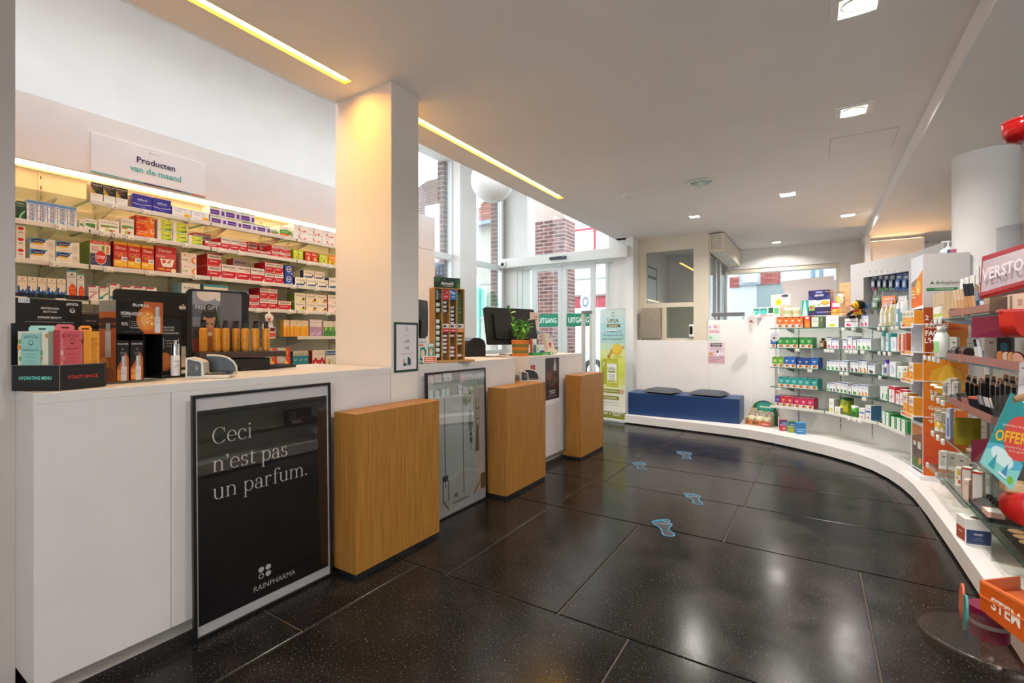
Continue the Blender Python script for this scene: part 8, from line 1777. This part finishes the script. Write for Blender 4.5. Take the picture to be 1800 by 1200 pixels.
c4_ = [Q(1738, 556, 1.12), Q(1769, 556, 1.09), Q(1769, 521, 1.09), Q(1740, 521, 1.12)]
t = tag(plate('clear_plate', c4_, .004, clear('hazy_acrylic', '#b9b6b4', .25, .2)), 'hazy clear plate under the red edged tray', 'panel')
c = [Q(1707, 812, 1.20), Q(1744, 809, 1.12), Q(1752, 768, 1.12), Q(1708, 774, 1.20)]
t = tag(plate('wine_card', c, .01, wine), 'small wine red card left of the turquoise Offert card', 'card')
c = [Q(1789, 693, 1.05), Q(1850, 700, .98), Q(1850, 632, .98), Q(1792, 637, 1.05)]
t = tag(plate('paper_slip', c, .002, M('#dcdce2', .5)), 'white paper slip with violet print at the right edge', 'paper'); plate_art(t, c, [('r', .1, .8, .4, .84, '#6a4a8a'), ('r', .05, .4, .6, .42, '#a9a4b4'), ('r', .05, .3, .5, .32, '#a9a4b4'), ('e', .2, .45, .12, .12, '#cfc9dc')])
tb_ = Q(1800, 699, 1.0)
t = thing('wooden_peg', 'rounded wooden peg holding the turquoise Offert card', 'peg', tb_); MB().tube([(-.02, -.01, -.004), (0, 0, 0), (.05, .02, .004)], [.007, .009, .009], M('#8a6a48', .4), 12).build('peg', t)
# turquoise card
kx = [Q(1722, 808, 1.04), Q(1786, 864, 1.02), Q(1826, 742, .98), Q(1762, 686, 1.0)]
of = thing('offer_card', 'turquoise Offert promotion card hanging in the right foreground', 'card')
card = [Q(1722, 812, 1.05), Q(1779, 862, 1.03), Q(1835, 735, .98), Q(1778, 690, 1.0)]
plate('card', card, .003, M('#2f8f8c', .45), parent=of)
ops = [('r', 0, 0, 1, .3, '#4aa6a0'), ('p', [(0, .3), (.5, .45), (1, .35), (1, .1), (0, 0)], '#58b0c4'), ('p', [(0, .22), (.35, .3), (.75, .2), (1, .28), (1, 0), (0, 0)], '#8ccfc4'), ('e', .45, .26, .33, .1, '#d9e9e2'), ('p', [(.2, .05), (.3, .25), (.4, .05)], '#3f9aa0'), ('p', [(.55, .05), (.65, .25), (.75, .05)], '#3f8ab0'),
       ('e', .66, .60, .44, .27, '#d9483c'), ('e', .85, .09, .08, .05, '#8ab83a'), ('r', .5, .06, .74, .09, '#e6efe6'), ('p', [(.62, .9), (.95, .8), (.95, .92), (.7, .98)], '#7a8a98')]
plate_art(of, card, ops)
# lettering set level on the tilted card
bl, br, tr, tl = card; nn = (br - bl).cross(tl - bl).normalized()
def level_text(txt, u, v, hpx, colr, wpx, name='lettering', bold=True):
    vs_, fs_ = glyphs(txt, bold); x0, x1 = min(q[0] for q in vs_), max(q[0] for q in vs_); s_ = wpx / (x1 - x0); sz = hpx / .73
    pts = []
    sl = math.radians(10)
    for a, b in vs_:
        du, dv = (a - (x0 + x1) / 2) * s_, -(b - .36) * sz; uu, vv = u + du * math.cos(sl) - dv * math.sin(sl), v + du * math.sin(sl) + dv * math.cos(sl)
        d = Q(uu, vv, 1) - Vector((0, 0, EYE)); t_ = nn.dot(bl - Vector((0, 0, EYE))) / nn.dot(d); pts.append(tuple(Vector((0, 0, EYE)) + d * t_ + nn * .0022))
    MB().add(pts, fs_, M(colr, .4)).build(name, of)


level_text('OFFERT', 1783, 768, 20, '#f2b81f', 68); level_text('appartient de plus', 1785, 748, 4, '#f2d0c8', 46, 'lettering', False); level_text("à l'achat d'un produit", 1790, 787, 4, '#f2d0c8', 50, 'lettering', False); level_text('de la gamme', 1789, 793, 4, '#f2d0c8', 34, 'lettering', False)
MB().tube([tuple((tl + tr) / 2 - (tr - tl) * .1), tuple(tb_ + Vector((-.012, -.004, .004)))], .0012, M('#d9d9d9'), 6).build('string', of)
# clear dispenser box with red bag
c = [Q(1741, 1005, 1.16), Q(1850, 1030, 1.0), Q(1850, 690, 1.0), Q(1742, 700, 1.16)]
cb2 = thing('clear_dispenser', 'tall clear plastic dispenser behind the turquoise card', 'dispenser'); hz_ = clear('dispenser_plastic', '#eff0f0', .04, .3, .12)
plate('front_wall', [p + Vector((.02, .08, 0)) for p in c], .003, hz_, parent=cb2); plate('side_wall', [c[0] + Vector((.02, .08, 0)), c[0] + Vector((.2, .14, 0)), c[3] + Vector((.2, .14, 0)), c[3] + Vector((.02, .08, 0))], .003, hz_, parent=cb2)
q = Q(1812, 905, 1.12)
t = thing('red_bag', 'red bag inside the clear dispenser at the right edge', 'bag', q); MB().ball((0, 0, .02), (.055, .035, .05), M('#b81f1a', .3), 20, 14).build('bag', t); MB().box(-.05, .05, -.02, .02, .05, .075, M('#c9a274', .5), .006).build('fold', t)
# orange box
c = [Q(1723, 1070, 1.06), Q(1850, 1170, .90), Q(1850, 1088, .90), Q(1722, 1019, 1.06)]
ob = thing('orange_box', 'orange cardboard box reading STEM in the lower right foreground', 'box'); om = M('#c8560f', .45)
back = [Q(1722, 1019, 1.06), Q(1850, 1088, .90), Q(1880, 1050, 1.08), Q(1790, 1012, 1.25)]
plate('front_panel', c, .008, om, parent=ob); plate('tray_floor', [p + Vector((0, 0, -.03)) for p in back], .005, M('#c25a1c', .5), parent=ob)
plate('left_panel', [Q(1723, 1070, 1.06), Q(1722, 1019, 1.06), Q(1790, 1012, 1.25), Q(1791, 1050, 1.25)], .004, om, parent=ob)
plate_art(ob, c, [('r', 0, .93, 1, 1, '#d9763a'), ('t', 'GO', .1, .5, .3, '#d98a58', .14), ('tb', 'STEM', .39, .5, .55, '#ecdcd2', .42)])
q = Q(1738, 1088, 1.12)
t = thing('wine_spool', 'wine red reel with clear band behind the orange box', 'reel', (q.x, q.y, Q(1738, 1118, 1.12).z)); MB().cyl((0, 0, 0), .036, .07, wine, 24).build('core', t); MB().cyl((0, 0, .03), .0368, .009, M('#a9a49c', .2, .4), 24).build('band', t)
for i, (u, v, cc_, tl_) in enumerate(((1692, 1052, '#c8643a', -.12), (1697, 1070, '#3f8a84', -.2))):
    q = Q(u, v + 36, 1.10 - .02 * i)
    t = thing('leaf_tag', ['rust orange oval tag left of the orange box', 'teal oval tag left of the orange box'][i], 'tag', q, YAW + 1.0); H = 66 * 1.1 / F
    MB().slab([(.018 * math.cos(k * .314), H / 2 + H / 2 * math.sin(k * .314)) for k in range(20)], 0, .004, M(cc_, .4)).build('tag', t, (0, 0, 0), (0, tl_ * 1, 0)); panel_print(.02, H * .5, [('r', .2, .3, .8, .34, '#e6d9cc'), ('r', .2, .5, .7, .54, '#e6d9cc')], 'printed_front', t, (0, 0, H * .2), (0, tl_, 0))
q = Q(1690, 1110, 1.02)
t = thing('clear_bowl', 'clear shallow plastic bowl in the lower right corner', 'bowl', (q.x + .03, q.y, Q(1690, 1165, 1.02).z)); MB().lathe([(.02, 0), (.07, .006), (.098, .03), (.104, .066), (.1, .066), (.095, .032)], clear('bowl_plastic', '#f8f7f6', .0, .2, .05), 28).build('shell', t)
MB().lathe([(.101, .062), (.107, .064), (.107, .069), (.1, .069)], clear('bowl_rim', '#f0ebe8', .06, .2, .1), 28).build('rim', t)
# ------------------------------------------------------------------ the street outside
bm_ = [M('#6f4643', .85), M('#633f3e', .85), M('#7a5049', .85), M('#583837', .85)]
mortar = M('#a2948c', .9)
BRK = [MB().box(-.0995, .0995, -.05, .05, -.029, .029, m, .003).mesh('brick') for m in bm_]; HB = [MB().box(-.0455, .0455, -.05, .05, -.029, .029, m, .003).mesh('brick') for m in bm_]
rb_ = random.Random(5)
def brick_pier(label, x0, x1, y0, y1, z0, z1, sides=('s',)):
    t = thing('brick_pier', label, 'brick pier', (0, 0, 0), 0, 'brick piers outside the glazing')
    MB().box(x0 + .004, x1 - .004, y0 + .004, y1 - .004, 0, z1 + .5, mortar).build('mortar_core', t)
    nrow = int((z1 - z0) / .075)
    for s in sides:
        L = (x1 - x0) if s in 'sn' else (y1 - y0)
        for r in range(nrow):
            z = z0 + .0375 + r * .075; p = -.1075 if r % 2 else 0.0
            while p < L - .02:
                a, b = max(p, 0), min(p + .206, L); p += .215
                if b - a < .05: continue
                half = (b - a) < .15; me = (HB if half else BRK)[rb_.randrange(4)]; c = (a + b) / 2
                loc = (x0 + c, y0 + .05, z) if s == 's' else (x1 - .05, y0 + c, z) if s == 'e' else (x0 + .05, y0 + c, z)
                o = put('brick', me, t, loc, (0, 0, 0 if s == 's' else R90)); o.scale = ((b - a) / (.098 if half else .206), 1, 1)
    return t


# behind the door: a free-standing pier; left: two narrow piers beside the windows
yp = 8.55
brick_pier('brick pier standing outside behind the exit doors', P(940, 500, y=yp).x, P(992, 500, y=yp).x, yp, yp + .5, .62, 3.55, ('s', 'e'))
xq = XW - .09
for u0_, u1_, zt_, lab in ((780, 791.5, 4.0, 'brick pier outside the left tall window'), (873, 887, 3.7, 'brick pier outside the right tall window, left of the door header')):
    brick_pier(lab, xq - .13, xq, P(u0_, 400, x=xq).y, P(u1_, 400, x=xq).y + .06, 1.2, zt_, ('s', 'e'))
# ground
struct(MB().box(-40, 14, YB + .3, 30, -.3, -.05, noisy('asphalt', [(.3, '#77787a'), (.7, '#8a8b8c')], 8, .9)).build('ground'))
struct(MB().box(-40, -4.95, -10, YB + .3, -.3, -.05, noisy('paving', [(.3, '#9a9894'), (.7, '#aeaba6')], 6, .9)).build('ground'))
struct(MB().box(-4.9, -2.45, YD + .25, YB + .3, -.3, -.02, noisy('paving_porch', [(.3, '#9a9894'), (.7, '#aeaba6')], 6, .9)).build('ground'))
YH = 15.0
def hx(u): return P(u, 500, y=YH).x
def hz(u, v): return P(u, v, y=YH).z
cream = M('#b5b0a6', .8); brickf = noisy('brick_facade', [(.35, '#7a463e'), (.65, '#8a544a')], 4, .9); tile_m = [M('#8a4632', .8), M('#7a3d2c', .8), M('#94543c', .8)]; tilem = [M('#5a443e', .8), M('#6a5048', .8)]


def roof(t, x0, x1, z0, z1, yf, yb3, cols, nrow=12):
    rf = MB(); rf.add([(x0, yf - .3, z0), (x1, yf - .3, z0), (x1, yb3, z1), (x0, yb3, z1), (x0, yf - .3, z0 - .1), (x1, yf - .3, z0 - .1)], [(0, 1, 2, 3), (4, 5, 1, 0)], cols[0]); rf.build('roof', t)
    tl = MB(); nc = max(4, int((x1 - x0) / .3)); sl = Vector((0, yb3 - yf + .3, z1 - z0)) / nrow
    for r in range(nrow):
        for c in range(nc):
            xa = x0 + (x1 - x0) * c / nc; xb_ = x0 + (x1 - x0) * (c + .92) / nc; p = Vector((0, yf - .3, z0)) + sl * r; q = p + sl * 1.04
            tl.add([(xa, p.y - .02, p.z + .06), (xb_, p.y - .02, p.z + .06), (xb_, q.y - .02, q.z + .02), (xa, q.y - .02, q.z + .02), (xa, p.y - .02, p.z), (xb_, p.y - .02, p.z)], [(0, 1, 2, 3), (4, 5, 1, 0)], cols[(r * 7 + c * 3) % len(cols)])
    tl.build('roof_tiles', t)['kind'] = 'stuff'
    MB().box(x0, x1, yf - .42, yf - .3, z0 - .14, z0, M('#7d8f9a', .4, .4)).build('gutter', t)


def house_window(t, x0, x1, z0, z1, frame='#e6e6e4', gl='#aab6be', arch=False):
    o = MB().box(x0, x1, YH - .06, YH, z0, z1, M(frame, .5)).build('window', t)
    MB().box(x0 + .08, x1 - .08, YH - .08, YH - .06, z0 + .08, z1 - .08, M(gl, .15)).build('pane', o)
    return o


# house A: brown tiled roof with skylight
xa0, xa1 = -17.5, hx(800); ze = hz(758, 383)
t = thing('house', 'brick house with brown tiled roof and skylight, seen through the left window', 'house')
MB().box(xa0, xa1, YH, YH + 8, 0, ze, brickf).build('wall', t); roof(t, xa0, xa1, ze, ze + 3.4, YH, YH + 4.2, tilem, 16)
MB().box(xa0, xa1, YH - .05, YH, ze - .8, ze - .15, M('#dfe0e0', .6)).build('fascia', t)
p = Vector((hx(757), YH + 1.2, ze + 1.2))
o = MB().box(-.55, .55, -.05, .05, 0, 1.1, M('#c9d0d4', .4)).build('skylight', t, (p.x, p.y, p.z), (-.86, 0, 0)); MB().box(-.45, .45, -.07, -.05, .1, 1.0, M('#dfe9f0', .1)).build('pane', o)
house_window(t, hx(752), hx(776), hz(764, 470), hz(764, 422), '#d9dde0', '#8fa3b0'); house_window(t, hx(752), hx(776), hz(764, 560), hz(764, 490), '#d9dde0', '#9fb0bb')
# house B: white rendered wall, orange roof
xb0, xb1 = hx(800), hx(905); ze = hz(855, 392)
t = thing('house', 'white rendered house with orange tiled roof behind the second window', 'house')
MB().box(xb0 + .01, xb1, YH, YH + 8, 0, ze, cream).build('wall', t); roof(t, xb0, xb1, ze, ze + 2.4, YH, YH + 3.4, tile_m, 12)
MB().box(xb0 + .02, xb0 + .2, YH - .35, YH + 3.4, ze - .1, ze + .3, cream).build('gable_edge', t)
house_window(t, hx(838), hx(856), hz(845, 560), hz(845, 505), '#cfe0da', '#58b0a0'); MB().box(xb0 + .1, xb1, YH - .04, YH, hz(850, 500), hz(850, 496), M('#a9a8a4', .6)).build('ledge', t)
# house C: white upper floor with red window, red garage front
xc0, xc1 = hx(905), hx(1120)
t = thing('house', 'white house with red framed window and red garage front, behind the exit doors', 'house')
MB().box(xc0 + .01, xc1, YH, YH + 8, 0, 9.5, M('#b9b6b2', .8)).build('wall', t)
house_window(t, hx(1008), hx(1048), hz(1028, 470), hz(1028, 402), '#b8263a', '#e6e9ec')
cu = MB()
for i in range(12): cu.box(hx(1012) + i * .13, hx(1012) + i * .13 + .05, YH - .1, YH - .08, hz(1028, 468), hz(1028, 412), M('#d4d8dc', .7))
cu.build('curtain', t)['kind'] = 'stuff'
MB().box(hx(985), hx(1085), YH - .05, YH, hz(1030, 541), hz(1030, 522), M('#8f2a36', .6)).build('garage_fascia', t)
MB().box(hx(985), hx(1085), YH - .04, YH, 0, hz(1030, 541), M('#d9d6d4', .6)).build('garage_front', t)
MB().box(hx(985), hx(1085), YH - .10, YH, hz(1030, 522), hz(1030, 518.5), M('#6d5a58', .6)).build('cornice', t)
for va, vb in ((490, 484),): MB().box(xc0, xc1, YH - .08, YH, hz(1030, va), hz(1030, vb), M('#a9b4b8', .5)).build('cornice', t)
q = (hx(1032), YH - .12, hz(1032, 531)); 
em = MB().lathe([(.001, .012), (.30, .012), (.34, 0)], M('#c9ccd2', .4), 24, smooth=False).build('oval_sign', t, q, (R90, 0, 0)); em.scale = (.55, 1, 1); em.scale = (.6, .95, 1)
MB().lathe([(.001, .016), (.2, .014)], M('#5d6a78', .4), 24).build('oval_face', em); MB().lathe([(.001, .02), (.1, .018)], M('#b9c0c8', .4), 20).build('oval_core', em)
MB().box(hx(1002), hx(1012), YH - .06, YH - .03, 0, hz(1000, 564), M('#4a4e54', .4)).build('garage_door', t)
# house D: opposite the shop window
xd0, xd1 = P(1240, 500, y=YH).x, P(1560, 500, y=YH).x
t = thing('house', 'pink brick house with pale bands, seen through the wide shop window', 'house')
def hz2(u, v): return P(u, v, y=YH).z
MB().box(xd0, xd1, YH, YH + 8, 0, 6.2, M('#a3aaab', .8)).build('wall', t)
for u0, u1, v0, v1 in ((1283, 1300, 505, 484), (1336, 1372, 500, 470), (1305, 1345, 583, 566)):
    bp_ = MB(); a, b = P(u0, 500, y=YH).x, P(u1, 500, y=YH).x; z0, z1 = hz2((u0 + u1) / 2, v0), hz2((u0 + u1) / 2, v1)
    bp_.box(a, b, YH - .02, YH, z0, z1, M('#b09a92', .9)); r = 0; z = z0
    while z < z1 - .05:
        x = a - (.11 if r % 2 else 0)
        while x < b - .03:
            bp_.box(max(x, a), min(x + .205, b), YH - .045, YH - .02, z, z + .062, M(['#8a4640', '#7c3e38', '#94524a'][(r * 3 + int(x * 10)) % 3], .9)); x += .22
        z += .075; r += 1
    bp_.build('brick_panel', t)['kind'] = 'stuff'
o = house_window(t, P(1300, 500, y=YH).x, P(1337, 500, y=YH).x, hz2(1318, 501), hz2(1318, 476), '#8a949c', '#b9c9c4')
MB().box(P(1308, 500, y=YH).x, P(1334, 500, y=YH).x, YH - .35, YH - .3, hz2(1318, 498), hz2(1318, 486), M('#c9d6d0', .2)).build('open_sash', o, (0, 0, 0))
house_window(t, P(1296, 500, y=YH).x, P(1314, 500, y=YH).x, hz2(1305, 610), hz2(1305, 577), '#8fa3c4', '#7a94c9')
house_window(t, P(1427, 500, y=YH).x, P(1446, 500, y=YH).x, hz2(1436, 500), hz2(1436, 470), '#5d7080', '#8fa6b4'); house_window(t, P(1447, 500, y=YH).x, P(1464, 500, y=YH).x, hz2(1455, 500), hz2(1455, 470), '#a9c0cc', '#b9d0dc')
# parked car behind the doors
YC = 12.2
def cx(u): return P(u, 600, y=YC).x
t = thing('car', 'pale blue grey car parked outside behind the exit doors', 'car', (cx(1000), YC, -.05)); L = 4.0
body = [(0, .22), (.1, .6), (.35, .78), (1.05, .92), (1.75, 1.42), (2.9, 1.46), (3.6, 1.0), (3.95, .85), (4.0, .3), (3.5, .2)]
cm2 = M('#a9b9c6', .25, .2)
MB().slab(body, 0, 1.6, cm2).build('body', t)
MB().slab([(1.2, .95), (1.8, 1.36), (2.3, 1.38), (2.3, .95)], -.01, 1.61, M('#2f3a44', .1)).slab([(2.38, .95), (2.38, 1.38), (2.85, 1.38), (3.3, .98)], -.01, 1.61, M('#2f3a44', .1)).build('side_window', t)
MB().slab([(0, .22), (.1, .4), (3.97, .45), (4.0, .3), (3.5, .2)], -.02, 1.62, M('#3a4048', .5)).build('sill', t)
for x in (.75, 3.2): w_ = MB().cyl((x, -.03, .31), .31, .22, M('#17181a', .6), 24, None, 'y').cyl((x, -.035, .31), .18, .02, M('#b9bcc0', .3, .7), 18, None, 'y'); w_.build('wheel', t)
MB().ball((1.25, -.12, 1.0), (.12, .07, .08), M('#8fa6b4', .2), 12, 8).build('wing_mirror', t); MB().ball((.12, .25, .66), (.1, .18, .08), M('#e6ecf0', .1), 12, 8).build('headlamp', t)
# leaf-green window film: teal strip and round transfer on the second window
w2 = bpy.data.objects['window_2']; xf = XW - .02
a, b = P(836, 560, x=xf), P(846, 560, x=xf)
film = clear('teal_film', '#c9efe6', .06); film2 = clear('mint_film', '#cdeedd', .06); film3 = clear('pale_film', '#e3ebf2', .06)
MB().box(xf, xf + .001, a.y, b.y, 1.0, P(841, 504, x=xf).z, film).build('window_film', w2)
c = P(866, 535, x=xf); r_ = abs(P(878, 535, x=xf).y - c.y); h_ = abs(P(866, 512, x=xf).z - c.z)
MB().add([(xf, c.y + r_ * math.cos(k * .2618), c.z + h_ * math.sin(k * .2618)) for k in range(24)], [list(range(24))], film2).build('window_film', w2)
MB().add([(xf + .001, c.y - r_, c.z - .02), (xf + .001, c.y + r_, c.z - .02), (xf + .001, c.y + r_ * .6, c.z - h_ * .75), (xf + .001, c.y, c.z - h_), (xf + .001, c.y - r_ * .6, c.z - h_ * .75)], [(0, 1, 2, 3, 4)], film3).build('window_film', w2)
w1 = bpy.data.objects['window_1']; a, b = P(757, 478, x=xf), P(782, 478, x=xf)
MB().box(xf, xf + .001, a.y, b.y, 1.2, P(770, 462, x=xf).z, clear('blue_film', '#cfdbe6', .15)).build('window_film', w1)
for du, dv in ((769, 472), (775, 472), (769, 479.5), (775, 479.5)):
    c = P(du, dv, x=xf + .002); MB().add([(xf + .002, c.y + .028 * math.cos(k * .5236), c.z + .032 * math.sin(k * .5236)) for k in range(12)], [list(range(12))], M('#8fa0b0', .4)).build('dot', w1)
